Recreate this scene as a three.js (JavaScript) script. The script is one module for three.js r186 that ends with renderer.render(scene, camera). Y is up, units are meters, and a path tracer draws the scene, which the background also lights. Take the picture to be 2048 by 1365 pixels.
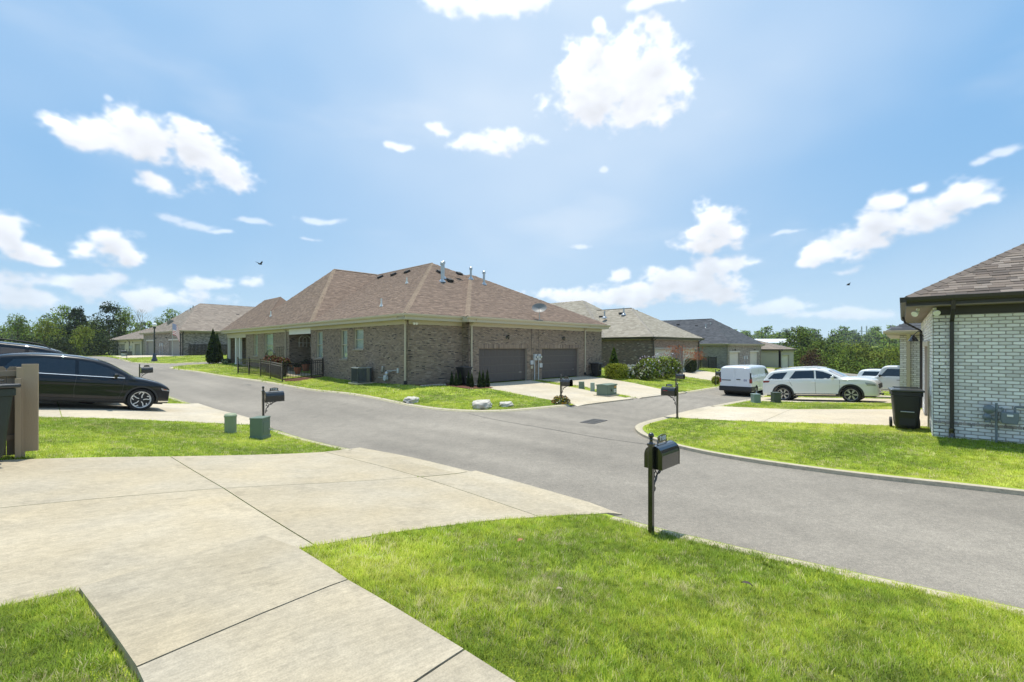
import * as THREE from 'three';
import { mergeGeometries, mergeVertices, toCreasedNormals } from 'three/addons/utils/BufferGeometryUtils.js';
import { RoundedBoxGeometry } from 'three/addons/geometries/RoundedBoxGeometry.js';
import { ImprovedNoise } from 'three/addons/math/ImprovedNoise.js';

// ---------------------------------------------------------------- camera, sky, sun, exposure
// Ground plan in metres: a runs along the side lane, b along the main street; x = a, z = -b, y up (0 = crossing).
const scene = new THREE.Scene();
const VIEW = { a: 0.7145, b: 0.6997 }, EYE = 2.5;
const camera = new THREE.PerspectiveCamera(72.85, 2048 / 1365, 0.05, 6000);
camera.position.set(0, EYE, 0);
camera.lookAt(VIEW.a, EYE, -VIEW.b);
camera.setViewOffset(2048, 1365, 0, -14, 2048, 1365);
camera.updateProjectionMatrix();
const renderer = new THREE.WebGLRenderer({ antialias: true });
renderer.toneMapping = THREE.LinearToneMapping;
renderer.toneMappingExposure = 1.1;
renderer.shadowMap.enabled = true;
const SUN = new THREE.Vector3(0.155, 1.05, -0.225).normalize();
const sun = new THREE.DirectionalLight(new THREE.Color(1, 0.945, 0.84), 4.1);
sun.name = 'sun';
sun.position.copy(SUN).multiplyScalar(200);
sun.castShadow = true;
sun.shadow.radius = 1;
sun.shadow.mapSize.set(4096, 4096);
Object.assign(sun.shadow.camera, { left: -90, right: 90, top: 90, bottom: -90, near: 20, far: 420 });
scene.add(sun, sun.target);

// ---------------------------------------------------------------- helpers
const { PI, sin, cos, abs, min, max, floor, sqrt, hypot, random: _r } = Math;
function rng(seed) { let s = seed >>> 0; return () => { s = (s + 0x6d2b79f5) | 0; let t = Math.imul(s ^ (s >>> 15), 1 | s); t = (t + Math.imul(t ^ (t >>> 7), 61 | t)) ^ t; return ((t ^ (t >>> 14)) >>> 0) / 4294967296; }; }
const clamp = (x, a = 0, b = 1) => min(b, max(a, x));
const sstep = (a, b, x) => { const t = clamp((x - a) / (b - a)); return t * t * (3 - 2 * t); };
const lerp = (a, b, t) => a + (b - a) * t;
const IN = new ImprovedNoise();
const noise = (x, y, z = 0) => IN.noise(x + 100.3, y + 57.7, z + 31.1);
const fbm = (x, y, z, o = 4) => { let s = 0, w = 0.5; for (let i = 0; i < o; i++) { s += w * noise(x, y, z); x *= 2.03; y *= 2.03; z *= 2.03; w *= 0.5; } return s; };
const V3 = (x, y, z) => new THREE.Vector3(x, y, z);
const P = (a, y, b) => new THREE.Vector3(a, y, -b);
const col = (r, g, b) => new THREE.Color().setRGB(r, g, b);
const used = new Map();
function numbered(name) { const n = used.get(name) || 0; used.set(name, n + 1); return n ? name + '_' + String(n).padStart(3, '0') : name; }
function tag(o, label, category, group, kind) { if (label) o.userData.label = label; if (category) o.userData.category = category; if (group) o.userData.group = group; if (kind) o.userData.kind = kind; return o; }
function shade(m) { m.castShadow = m.receiveShadow = true; return m; }
function part(name, geo, mat, parent, label) { const m = shade(new THREE.Mesh(geo, mat)); m.name = parent === scene ? numbered(name) : name; parent.add(m); if (label) m.userData.label = label; return m; }
function thing(name, label, category, pos, turn = 0, group) { const g = new THREE.Group(); g.name = numbered(name); if (pos) g.position.copy(pos); g.rotation.y = turn; scene.add(g); return tag(g, label, category, group); }
function copyOf(src, pos, turn, label, group) { const c = src.clone(); c.userData = { ...src.userData }; c.name = numbered(src.name.replace(/_\d{3}$/, '')); if (pos) c.position.copy(pos); if (turn !== undefined) c.rotation.y = turn; if (label) c.userData.label = label; if (group) c.userData.group = group; scene.add(c); return c; }
function structure(name, geo, mat) { const m = part(name, geo, mat, scene); m.userData.kind = 'structure'; return m; }
// geometry shorthand
function clean(g) { const k = g.index ? g.toNonIndexed() : g; for (const n of Object.keys(k.attributes)) if (!['position', 'normal', 'uv'].includes(n)) k.deleteAttribute(n); if (!k.attributes.normal) k.computeVertexNormals(); if (!k.attributes.uv) k.setAttribute('uv', new THREE.BufferAttribute(new Float32Array(k.attributes.position.count * 2), 2)); return k; }
const merge = (list) => mergeGeometries(list.map(clean), false);
function box(w, h, d, x = 0, y = 0, z = 0, bev = 0) { const g = bev ? new RoundedBoxGeometry(w, h, d, 2, bev) : new THREE.BoxGeometry(w, h, d); g.translate(x, y, z); return g; }
function cyl(r0, r1, h, x = 0, y = 0, z = 0, n = 16) { const g = new THREE.CylinderGeometry(r1, r0, h, n); g.translate(x, y + h / 2, z); return g; }
function bar(p, q, r, n = 8) { const d = q.clone().sub(p), g = new THREE.CylinderGeometry(r, r, d.length(), n); g.applyQuaternion(new THREE.Quaternion().setFromUnitVectors(V3(0, 1, 0), d.clone().normalize())); g.translate((p.x + q.x) / 2, (p.y + q.y) / 2, (p.z + q.z) / 2); return g; }
function beam(p, q, w, h) { const d = q.clone().sub(p), g = new THREE.BoxGeometry(w, h, d.length()); const m = new THREE.Matrix4().lookAt(p, q, V3(0, 1, 0)); g.applyMatrix4(m); g.translate((p.x + q.x) / 2, (p.y + q.y) / 2, (p.z + q.z) / 2); return g; }
function tube(pts, r, seg = 24, n = 6) { return new THREE.TubeGeometry(new THREE.CatmullRomCurve3(pts), seg, r, n, false); }
function lathe(pts, n = 20) { return new THREE.LatheGeometry(pts.map((p) => new THREE.Vector2(p[0], p[1])), n); }
function extrude(pts, depth, bev = 0, holes = []) { const s = new THREE.Shape(pts.map((p) => new THREE.Vector2(p[0], p[1]))); for (const h of holes) s.holes.push(new THREE.Path(h.map((p) => new THREE.Vector2(p[0], p[1])))); return new THREE.ExtrudeGeometry(s, { depth, bevelEnabled: bev > 0, bevelSize: bev, bevelThickness: bev, bevelSegments: 2, curveSegments: 12 }); }
function inPoly(x, y, poly) { let c = false; for (let i = 0, j = poly.length - 1; i < poly.length; j = i++) { const [xi, yi] = poly[i], [xj, yj] = poly[j]; if ((yi > y) !== (yj > y) && x < ((xj - xi) * (y - yi)) / (yj - yi) + xi) c = !c; } return c; }
function segDist(x, y, [x0, y0], [x1, y1]) { const dx = x1 - x0, dy = y1 - y0, t = clamp(((x - x0) * dx + (y - y0) * dy) / (dx * dx + dy * dy || 1)); return hypot(x - x0 - t * dx, y - y0 - t * dy); }
function smoothLine(pts, per = 6) { const c = new THREE.CatmullRomCurve3(pts.map((p) => V3(p[0], p[1], 0)), false, 'centripetal'); return c.getPoints((pts.length - 1) * per).map((v) => [v.x, v.y]); }

// ---------------------------------------------------------------- tileable textures
function lattice(period, seed) { const r = rng(seed), a = new Float32Array(period * period); for (let i = 0; i < a.length; i++) a[i] = r(); return a; }
function tileNoise(u, v, period, lat) { const x = u * period, y = v * period, xi = floor(x), yi = floor(y), fx = x - xi, fy = y - yi, sx = fx * fx * (3 - 2 * fx), sy = fy * fy * (3 - 2 * fy); const m = (n) => ((n % period) + period) % period; const A = lat[m(yi) * period + m(xi)], B = lat[m(yi) * period + m(xi + 1)], C = lat[m(yi + 1) * period + m(xi)], D = lat[m(yi + 1) * period + m(xi + 1)]; return lerp(lerp(A, B, sx), lerp(C, D, sx), sy); }
function octaves(p0, n, seed) { const L = []; for (let i = 0; i < n; i++) L.push([p0 << i, lattice(p0 << i, seed + i * 17)]); return (u, v) => { let s = 0, w = 0.5, t = 0; for (const [p, l] of L) { s += w * tileNoise(u, v, p, l); t += w; w *= 0.6; } return s / t; }; }
function texture(size, fn, srgb = true, sizeY = size) {
  const d = new Uint8Array(size * sizeY * 4);
  for (let j = 0; j < sizeY; j++) for (let i = 0; i < size; i++) { const c = fn((i + 0.5) / size, (j + 0.5) / sizeY), k = (j * size + i) * 4; for (let n = 0; n < 3; n++) d[k + n] = clamp(typeof c === 'number' ? c : c[n]) * 255; d[k + 3] = 255; }
  const t = new THREE.DataTexture(d, size, sizeY); t.wrapS = t.wrapT = THREE.RepeatWrapping; t.magFilter = THREE.LinearFilter; t.minFilter = THREE.LinearMipmapLinearFilter; t.generateMipmaps = true; if (srgb) t.colorSpace = THREE.SRGBColorSpace; t.needsUpdate = true; return t;
}
function scaled(t, m) { const c = t.clone(); c.repeat.set(1 / m, 1 / m); c.needsUpdate = true; return c; }
const std = (c, rough = 0.8, more = {}) => new THREE.MeshStandardMaterial({ color: c, roughness: rough, ...more });
const phys = (c, rough, more = {}) => new THREE.MeshPhysicalMaterial({ color: c, roughness: rough, ...more });

// ---------------------------------------------------------------- sky: clear hazy air, fair-weather cumulus
{
  const CLOUDS = [
  [1, [[-43.4, 18.9, 2.0, 0.9], [-41.2, 19.2, 2.6, 1.6], [-38.1, 19.7, 3.3, 2.2], [-34.4, 19.5, 3.2, 2.2], [-31.8, 18.4, 2.2, 2.1], [-37.3, 15.7, 1.3, 0.9], [-44.8, 19.3, 1.2, 0.6], [-33.8, 21.6, 1.2, 0.7], [-30.5, 17.0, 0.6, 0.6]]],
    [1.15, [[8.7, 30.2, 3.1, 2.4], [12.6, 30.2, 4.0, 2.5], [16.6, 30.0, 3.3, 3.0], [17.3, 32.6, 1.8, 1.7], [18.6, 28.8, 2.5, 2.0], [10.8, 27.8, 4.5, 2.0], [14.9, 26.8, 4.3, 1.7], [9.6, 32.2, 1.7, 1.1]]],
    [0.8, [[-5.2, 36.5, 4.8, 1.0], [-7.6, 36.7, 3.6, 0.8], [1.6, 36.5, 2.5, 1.0], [16.6, 35.7, 2.7, 0.5], [10.8, 34.3, 0.8, 0.8]]],
    [0.8, [[-3.6, 23.4, 3.4, 0.8], [-0.2, 24.1, 3.1, 0.8], [-8.8, 24.5, 1.2, 0.6], [-13.8, 22.8, 1.1, 0.4]]],
    [1, [[22.7, 12.0, 3.5, 0.9], [24.2, 14.2, 2.2, 1.7], [25.3, 13.2, 1.7, 1.3], [22.1, 13.0, 1.9, 1.1]]],
    [0.95, [[32.8, 9.0, 1.3, 0.5], [34.1, 9.9, 1.9, 1.0], [36.4, 10.6, 2.2, 1.3], [38.9, 11.6, 2.2, 1.4], [38.9, 13.9, 1.1, 1.0], [41.6, 12.1, 2.3, 1.3], [43.9, 13.1, 1.8, 1.3], [45.6, 12.7, 1.3, 0.7], [41.1, 14.7, 0.8, 0.5]]],
    [0.6, [[45.5, 15.8, 0.8, 0.4], [46.5, 16.1, 0.8, 0.4]]],
    [0.85, [[16.6, 6.9, 5.4, 1.2], [20.0, 8.0, 4.1, 1.5], [23.7, 9.5, 3.2, 1.1], [22.1, 7.1, 4.2, 1.5], [7.8, 6.3, 4.9, 0.8], [13.7, 6.4, 4.7, 1.1], [24.2, 5.9, 3.1, 1.1], [13.1, 8.6, 1.4, 0.6]]],
    [0.95, [[-41.0, 9.5, 1.8, 1.2], [-41.5, 10.3, 1.1, 0.9], [-39.7, 8.8, 0.9, 0.8], [-47.5, 9.4, 1.1, 1.5], [-46.4, 8.3, 1.4, 0.8], [-45.0, 7.9, 1.1, 0.4]]],
    [0.7, [[-43.4, 6.1, 6.3, 0.9], [-46.2, 4.5, 3.6, 1.1], [-33.1, 7.0, 2.4, 0.8], [-38.1, 5.1, 6.9, 1.1], [-29.5, 7.1, 1.3, 0.6]]],
    [0.5, [[-36.9, 12.7, 1.5, 0.5], [-34.8, 12.3, 2.1, 0.5], [-32.7, 12.0, 1.5, 0.3], [-29.3, 13.3, 2.3, 0.3], [-22.3, 14.6, 2.1, 0.4], [-23.3, 12.2, 1.1, 0.3], [8.7, 11.9, 1.5, 0.4], [30.1, 4.1, 4.2, 0.7], [33.7, 3.3, 3.4, 0.6], [38.1, 3.1, 3.1, 0.6], [36.2, 7.9, 1.0, 0.4], [31.0, 11.9, 1.8, 0.2], [-40.7, 22.4, 0.4, 0.2], [11.4, 20.7, 0.5, 0.4]]],
  ];
  const r = rng(77);
  for (let az = 62; az < 300; az += 9 + r() * 9) for (let k = 0; k < 2; k++) {            // the same kind of clouds all round
    const el = k ? 14 + r() * 26 : 5 + r() * 7, w = 3 + r() * 5, list = [];
    for (let n = 0; n < 6; n++) list.push([az + (r() - 0.5) * w * 2.2, el + (r() - 0.5) * w * 0.5, w * (0.3 + r() * 0.4), w * (0.16 + r() * 0.2)]);
    CLOUDS.push([0.75 + r() * 0.25, list]);
  }
  for (let n = 0; n < 9; n++) { const az = -180 + r() * 360, el = 48 + r() * 24, list = []; for (let k = 0; k < 5; k++) list.push([az + (r() - 0.5) * 14, el + (r() - 0.5) * 5, 3 + r() * 5, 1.5 + r() * 2]); CLOUDS.push([0.8, list]); }
  const PUFF = []; for (const [w, list] of CLOUDS) for (const p of list) PUFF.push([p[0] > 180 ? p[0] - 360 : p[0], p[1], p[2], p[3], w]);
  const Wd = 3072, Hd = 1536, data = new Float32Array(Wd * Hd * 4), D = 180 / PI;
  const bins = Array.from({ length: 72 }, () => []);
  for (const p of PUFF) for (let k = 0; k < 72; k++) { const c = -180 + k * 5 + 2.5; let d = abs(c - p[0]); d = min(d, 360 - d); if (d < p[2] * 1.7 + 4) bins[k].push(p); }
  const env = (list, az, el) => { let e = -1, w = 0; for (const p of list) { let dx = az - p[0]; if (dx > 180) dx -= 360; else if (dx < -180) dx += 360; const k = 1 - hypot(dx / (p[2] * 1.04), (el - p[1]) / (p[3] * 1.04)); if (k > e) { e = k; w = p[4]; } } return [e, w]; };
  for (let j = 0; j < Hd; j++) {
    const el = ((j + 0.5) / Hd - 0.5) * 180, ce = cos(el / D), se = sin(el / D);
    for (let i = 0; i < Wd; i++) {
      const th = ((i + 0.5) / Wd - 0.5) * 2 * PI, x = ce * cos(th), z = ce * sin(th), k = (i + j * Wd) * 4;
      const s = max(0, se), cs = x * SUN.x + se * SUN.y + z * SUN.z, ang = Math.acos(clamp(cs, -1, 1)) * D;
      const glow = Math.exp(-ang / 34), low = Math.exp(-s * 5.5), az = Math.atan2(x * VIEW.b + z * VIEW.a, x * VIEW.a - z * VIEW.b) * D;
      let R = lerp(0.10, 0.56, low) + glow * 0.36, G = lerp(0.335, 0.76, low) + glow * 0.4, B = lerp(0.70, 0.88, low) + glow * 0.28;
      const veil = 0.52 * Math.exp(-(((az - 3) / 27) ** 2) - ((el - 30) / 26) ** 2) * (1 + 0.5 * fbm(x * 2.2, se * 4, z * 2.2, 4)) + 0.22 * sstep(-0.2, 0.4, fbm(x * 1.6 + 5, se * 2.4, z * 1.6, 4)); R = lerp(R, 0.86, veil); G = lerp(G, 0.92, veil); B = lerp(B, 0.98, veil);
      if (el > 0) {
        const list = bins[floor((az + 180) / 5) % 72];
        if (list.length) {
          const wx = fbm(x * 9, se * 9, z * 9, 3), wy = fbm(x * 9 + 7, se * 9, z * 9 + 3, 3), az2 = az + wx * 2.0, el2 = el + wy * 1.5;
          const [e, w] = env(list, az2, el2);
          if (e > -0.75) {
            const T = (y2, det) => { const [e2] = env(list, az2, el2 + y2), yy = se + y2 * 0.0174; return e2 * 0.95 + fbm(x * 24, yy * 34, z * 24, det) * 1.05 + (w > 0.7 ? 0.22 : 0.05); };
            const g2 = fbm(x * 85, se * 110, z * 85, 4), t0 = T(0, 6) + g2 * 0.4, dn = sstep(-0.12, 0.5, t0) * min(1, w) * (0.6 + 0.4 * sstep(0.1, 0.6, t0));
            if (dn > 0.002) {
              const over = max(0, T(0.7, 3)) + max(0, T(1.6, 3)) + max(0, T(2.8, 2)), lit = (0.73 + 0.32 * Math.exp(-over * 0.6) + fbm(x * 18 + 3, se * 24, z * 18, 3) * 0.22) * (0.91 + glow * 0.72), m = min(1, dn * (w > 1 ? 1.1 : 1));
              R = lerp(R, 0.955 * lit, m); G = lerp(G, 0.995 * lit, m); B = lerp(B, 1.07 * lit, m);
            }
          }
        }
        const ci = sstep(0.05, 0.5, fbm(x * 3 + 4, se * 9, z * 3, 5)) * 0.16 * sstep(2, 12, el); R = lerp(R, 0.95, ci); G = lerp(G, 0.97, ci); B = lerp(B, 1, ci);
      } else { R = 0.4; G = 0.45; B = 0.42; }
      data[k] = R; data[k + 1] = G; data[k + 2] = B; data[k + 3] = 1;
    }
  }
  const sky = new THREE.DataTexture(data, Wd, Hd, THREE.RGBAFormat, THREE.FloatType);
  sky.mapping = THREE.EquirectangularReflectionMapping; sky.magFilter = sky.minFilter = THREE.LinearFilter; sky.wrapS = THREE.RepeatWrapping; sky.needsUpdate = true;
  scene.background = sky; scene.environment = sky;
}

// ---------------------------------------------------------------- terrain: thin-plate surface through surveyed heights [a, b, y]
const SURVEY = [
  [6.05, -0.37, 0.2], [6, -12, 0.7], [11.5, -12, 0.75], [11.36, -0.7, 0.13], [5.5, 11, -0.05], [11.3, 14.6, 0], [8.4, 8, 0], [4.5, 20.5, 0.1],
  [4.2, 26, 0.2], [10.6, 25, 0.15], [8.3, 51.5, 0.6], [1.8, 51, 0.65], [6.5, 38, 0.38], [0.35, 3.13, 0.7], [1.57, 3.2, 0.63], [5.48, 2.88, 0.07],
  [0, 0, 0.75], [-0.43, 10.9, 0.7], [1.68, 4.5, 0.56], [2.25, 19, 0.43], [-2, 19, 0.85], [-2, 22.5, 0.95], [-8, 19, 1.05], [4, 13.1, 0.07], [1, 14, 0.55],
  [15.3, 0.55, 0.3], [16.2, -2.3, 0.32], [19, -8, 0.4], [16.1, 1.08, 0.3], [16, 7.7, -0.05], [24.7, 2.05, 0], [27.6, 6.7, -0.32], [28.6, 3.95, -0.2],
  [30, -6, 0], [16, 12.1, 0], [16, 7.6, -0.05], [27, 8.2, -0.3], [30, 11, -0.48], [33, 12.7, -0.42], [45, 12.5, -0.75], [60, 13, -1.1], [90, 13, -1.6],
  [45, 5, -0.9], [17.8, 20.95, 0.3], [23, 20.95, 0.27], [27, 20.95, 0.27], [31.7, 20.95, 0.27], [20, 16.5, 0.07], [28, 16.5, -0.05],
  [13.9, 21.5, 0.46], [13.9, 33, 0.52], [13.9, 42, 0.7], [13.9, 55, 0.84], [30, 40, 0.6], [30, 60, 0.85], [42, 22, 0.06], [53, 22, -0.05],
  [62, 22, -0.3], [76, 22, -0.5], [60, 45, 0], [9.3, 67.6, 0.87], [14.2, 74, 1.32], [14, 98, 1.25], [8.5, 113, 1], [30, 100, 1.2], [2, 66, 0.8],
  [-10, 110, 0.9], [-8, 8, 0.85], [-8, 0, 0.9], [0, -10, 0.95], [-20, 30, 1.3], [-20, -10, 1.2], [20, -30, 1.1], [-30, 70, 1.3], [60, -20, -1.9],
  [110, 0, -5.1], [130, 40, -5.1], [100, -60, -5.1], [120, 80, -3.1], [60, 150, 0.9], [-30, 150, 1.1],
];
const height = (() => {
  const n = SURVEY.length, N = n + 3, U = (r2) => (r2 > 0 ? 0.5 * r2 * Math.log(r2) : 0), A = [];
  for (let i = 0; i < n; i++) { const row = new Float64Array(N + 1); for (let j = 0; j < n; j++) row[j] = U(((SURVEY[i][0] - SURVEY[j][0]) ** 2 + (SURVEY[i][1] - SURVEY[j][1]) ** 2) / 100); row[i] += 0.002; row[n] = 1; row[n + 1] = SURVEY[i][0] / 10; row[n + 2] = SURVEY[i][1] / 10; row[N] = SURVEY[i][2]; A.push(row); }
  for (let k = 0; k < 3; k++) { const row = new Float64Array(N + 1); for (let j = 0; j < n; j++) row[j] = k ? SURVEY[j][k - 1] / 10 : 1; A.push(row); }
  for (let c = 0; c < N; c++) { let p = c; for (let r = c + 1; r < N; r++) if (abs(A[r][c]) > abs(A[p][c])) p = r; [A[c], A[p]] = [A[p], A[c]]; for (let r = 0; r < N; r++) if (r !== c) { const f = A[r][c] / A[c][c]; if (f) for (let k = c; k <= N; k++) A[r][k] -= f * A[c][k]; } }
  const w = A.map((row, i) => row[N] / row[i]);
  const exact = (a, b) => { let s = w[n] + (w[n + 1] * a + w[n + 2] * b) / 10; for (let i = 0; i < n; i++) s += w[i] * U(((SURVEY[i][0] - a) ** 2 + (SURVEY[i][1] - b) ** 2) / 100); return s; };
  const a0 = -40, b0 = -70, st = 0.5, na = 345, nb = 465, grid = new Float32Array(na * nb);
  for (let j = 0; j < nb; j++) for (let i = 0; i < na; i++) grid[j * na + i] = exact(a0 + i * st, b0 + j * st);
  return (a, b) => { const x = clamp((a - a0) / st, 0, na - 1.001), y = clamp((b - b0) / st, 0, nb - 1.001), i = floor(x), j = floor(y), fx = x - i, fy = y - j, k = j * na + i; return lerp(lerp(grid[k], grid[k + 1], fx), lerp(grid[k + na], grid[k + na + 1], fx), fy); };
})();
const LAWN = 0.04;                                    // lawns and kerbs stand this far above the carriageway
const G = (a, b, lift = LAWN) => P(a, height(a, b) + lift, b);
function slopeNormal(a, b) { const e = 0.4; return V3(-(height(a + e, b) - height(a - e, b)) / (2 * e), 1, (height(a, b + e) - height(a, b - e)) / (2 * e)).normalize(); }
function refine(pts, tris, maxEdge) {
  const P2 = pts.map((p) => [p[0], p[1]]);
  for (let pass = 0; pass < 14; pass++) {
    const mid = new Map(), next = []; let any = false;
    const split = (i, j) => { const k = i < j ? i * 1e6 + j : j * 1e6 + i; let m = mid.get(k); if (m === undefined) { const [x0, y0] = P2[i], [x1, y1] = P2[j]; if (hypot(x1 - x0, y1 - y0) > maxEdge((x0 + x1) / 2, (y0 + y1) / 2)) { m = P2.length; P2.push([(x0 + x1) / 2, (y0 + y1) / 2]); } else m = -1; mid.set(k, m); } return m; };
    for (const [a, b, c] of tris) {
      const ab = split(a, b), bc = split(b, c), ca = split(c, a), n = (ab >= 0) + (bc >= 0) + (ca >= 0);
      if (!n) { next.push([a, b, c]); continue; }
      any = true;
      if (n === 3) next.push([a, ab, ca], [ab, b, bc], [ca, bc, c], [ab, bc, ca]);
      else if (n === 1) { if (ab >= 0) next.push([a, ab, c], [ab, b, c]); else if (bc >= 0) next.push([b, bc, a], [bc, c, a]); else next.push([c, ca, b], [ca, a, b]); }
      else if (ab < 0) next.push([c, ca, bc], [ca, a, b], [ca, b, bc]);
      else if (bc < 0) next.push([a, ab, ca], [ab, b, c], [ab, c, ca]);
      else next.push([b, bc, ab], [bc, c, a], [bc, a, ab]);
    }
    tris = next; if (!any) break;
  }
  return [P2, tris];
}
const nearEdge = (k = 0.07, least = 0.35) => (a, b) => max(least, k * hypot(a, b));
function drape(outline, { holes = [], lift = LAWN, edge = nearEdge(), tint = null, skirt = 0 } = {}) {
  const ring = outline.map((p) => new THREE.Vector2(p[0], p[1])), hs = holes.map((h) => h.map((p) => new THREE.Vector2(p[0], p[1])));
  if (THREE.ShapeUtils.isClockWise(ring)) ring.reverse();
  for (const h of hs) if (!THREE.ShapeUtils.isClockWise(h)) h.reverse();
  const faces = THREE.ShapeUtils.triangulateShape(ring, hs), all = [ring, ...hs].flat().map((v) => [v.x, v.y]);
  const [pts, tris] = refine(all, faces, edge);
  const up = (a, b) => height(a, b) + (typeof lift === 'function' ? lift(a, b) : lift);
  const pos = [], nor = [], uv = [], color = [], idx = [];
  for (const [a, b] of pts) { pos.push(a, up(a, b), -b); const n = slopeNormal(a, b); nor.push(n.x, n.y, n.z); uv.push(a, b); if (tint) color.push(...tint(a, b)); }
  for (const [a, b, c] of tris) { const A = pts[a], B = pts[b], C = pts[c], s = (B[0] - A[0]) * (C[1] - A[1]) - (B[1] - A[1]) * (C[0] - A[0]); if (abs(s) < 1e-9) continue; if (s > 0) idx.push(a, b, c); else idx.push(a, c, b); }
  if (skirt) for (const rg of [ring, ...hs]) for (let i = 0; i < rg.length; i++) {
    const p = rg[i], q = rg[(i + 1) % rg.length], n = max(1, Math.ceil(p.distanceTo(q) / edge((p.x + q.x) / 2, (p.y + q.y) / 2))), L = p.distanceTo(q) || 1, nx = (q.y - p.y) / L, nz = (q.x - p.x) / L;
    for (let k = 0; k < n; k++) { const s = p.clone().lerp(q, k / n), e = p.clone().lerp(q, (k + 1) / n), v = pos.length / 3; for (const t of [s, e]) for (const d of [0, skirt]) { pos.push(t.x, up(t.x, t.y) - d, -t.y); nor.push(nx, 0, nz); uv.push(t.x + t.y, d); if (tint) color.push(...tint(t.x, t.y)); } idx.push(v, v + 1, v + 2, v + 1, v + 3, v + 2); }
  }
  const g = new THREE.BufferGeometry();
  g.setAttribute('position', new THREE.Float32BufferAttribute(pos, 3)); g.setAttribute('normal', new THREE.Float32BufferAttribute(nor, 3)); g.setAttribute('uv', new THREE.Float32BufferAttribute(uv, 2));
  if (tint) g.setAttribute('color', new THREE.Float32BufferAttribute(color, 3));
  g.setIndex(idx); return g;
}

// ---------------------------------------------------------------- ground materials
const M = {};
{
  const n1 = octaves(8, 6, 11), n2 = octaves(64, 3, 29), n3 = octaves(4, 4, 41), sp = lattice(512, 5);
  const asphaltC = texture(1024, (u, v) => { const s = tileNoise(u, v, 512, sp), k = 0.485 + (n1(u, v) - 0.5) * 0.07 + (s - 0.5) * 0.19 + (n2(u, v) - 0.5) * 0.09 + (s > 0.93 ? 0.12 : 0); return [k * 1.12, k * 1.06, k * 0.965]; });
  const asphaltB = texture(1024, (u, v) => 0.5 + (tileNoise(u, v, 512, sp) - 0.5) * 0.7 + (n2(u, v) - 0.5) * 0.5, false);
  M.asphalt = std(col(1, 1, 1), 0.86, { map: scaled(asphaltC, 2.2), bumpMap: scaled(asphaltB, 2.2), bumpScale: 0.005, vertexColors: true });
  const broom = lattice(256, 61);
  const concC = texture(1024, (u, v) => { const gr = tileNoise(u, v, 512, sp), k = 0.715 + (n1(u, v) - 0.5) * 0.05 + (n2(u, v) - 0.5) * 0.09 + (n3(u, v) - 0.5) * 0.05 + (tileNoise(u * 0.125, v, 256, broom) - 0.5) * 0.06 + (gr - 0.5) * 0.09 - (gr > 0.96 ? 0.09 : 0) - (n1(v, u) > 0.68 ? 0.035 : 0); return [k * 0.985, k * 0.917, k * 0.785]; });
  const concB = texture(1024, (u, v) => 0.5 + (n2(u, v) - 0.5) * 0.6 + (tileNoise(u * 0.25, v, 256, broom) - 0.5) * 0.5, false);
  M.concrete = std(col(1, 1, 1), 0.85, { map: scaled(concC, 3.1), bumpMap: scaled(concB, 3.1), bumpScale: 0.003, vertexColors: true });
  M.concreteNew = std(col(1.22, 1.24, 1.3), 0.85, { map: M.concrete.map, bumpMap: M.concrete.bumpMap, bumpScale: 0.003, vertexColors: true });
  M.concreteOld = std(col(0.95, 0.955, 0.965), 0.9, { map: M.concrete.map, bumpMap: M.concrete.bumpMap, bumpScale: 0.005, vertexColors: true });
  M.kerb = std(col(1.08, 1.1, 1.12), 0.88, { map: scaled(concC, 2.3), bumpMap: scaled(concB, 2.3), bumpScale: 0.004 });
  const turfC = texture(1024, (u, v) => { const k = (n2(u, v) - 0.5) * 0.5 + (n1(u, v) - 0.5) * 0.25; return [0.56 + k * 0.32, 0.62 + k * 0.32, 0.19 + k * 0.16]; });
  M.turf = std(col(1, 1, 1), 1, { map: scaled(turfC, 1.7), vertexColors: true });
  const mulchC = texture(512, (u, v) => { const k = n2(u, v); return [0.27 + k * 0.22, 0.17 + k * 0.14, 0.13 + k * 0.1]; });
  M.mulch = std(col(1, 1, 1), 1, { map: scaled(mulchC, 0.8), bumpMap: scaled(mulchC, 0.8), bumpScale: 0.03 });
  M.joint = std(col(0.09, 0.075, 0.06), 1);
}
const patch = (a, b, k = 0.12, s = 0.35, o = 0) => 1 + k * 2 * fbm(a * s + o, b * s, o, 4);
const streetTint = (a, b) => { const w = patch(a, b, 0.17, 0.16, 3) * (1 + 0.2 * noise(a * 1.3, b * 0.14, 5)) * (1 + 0.05 * noise(a * 0.3, b * 2.1, 9)); return [w, w, w]; };
const slabTint = (o) => (a, b) => { const w = patch(a, b, 0.10, 0.45, o) * (0.97 + 0.08 * noise(o * 3.3, 1.7, 2)) * (1 - 0.06 * sstep(0.05, 0.3, fbm(a * 1.9, b * 1.9, o + 2, 4))), y = 1 + 0.10 * noise(a * 0.8, b * 0.8, o + 4) + 0.06 * noise(a * 2.6, b * 2.6, o); return [w, w * (0.995 + (1 - y) * 0.3), w * (0.99 + (1 - y))]; };
const turfTint = (a, b) => { const w = patch(a, b, 0.18, 0.5, 1), y = fbm(a * 0.4 + 9, b * 0.4, 2, 4); return [w * (1 + y * 0.35), w, w * (1 - y * 0.3)]; };

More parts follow.
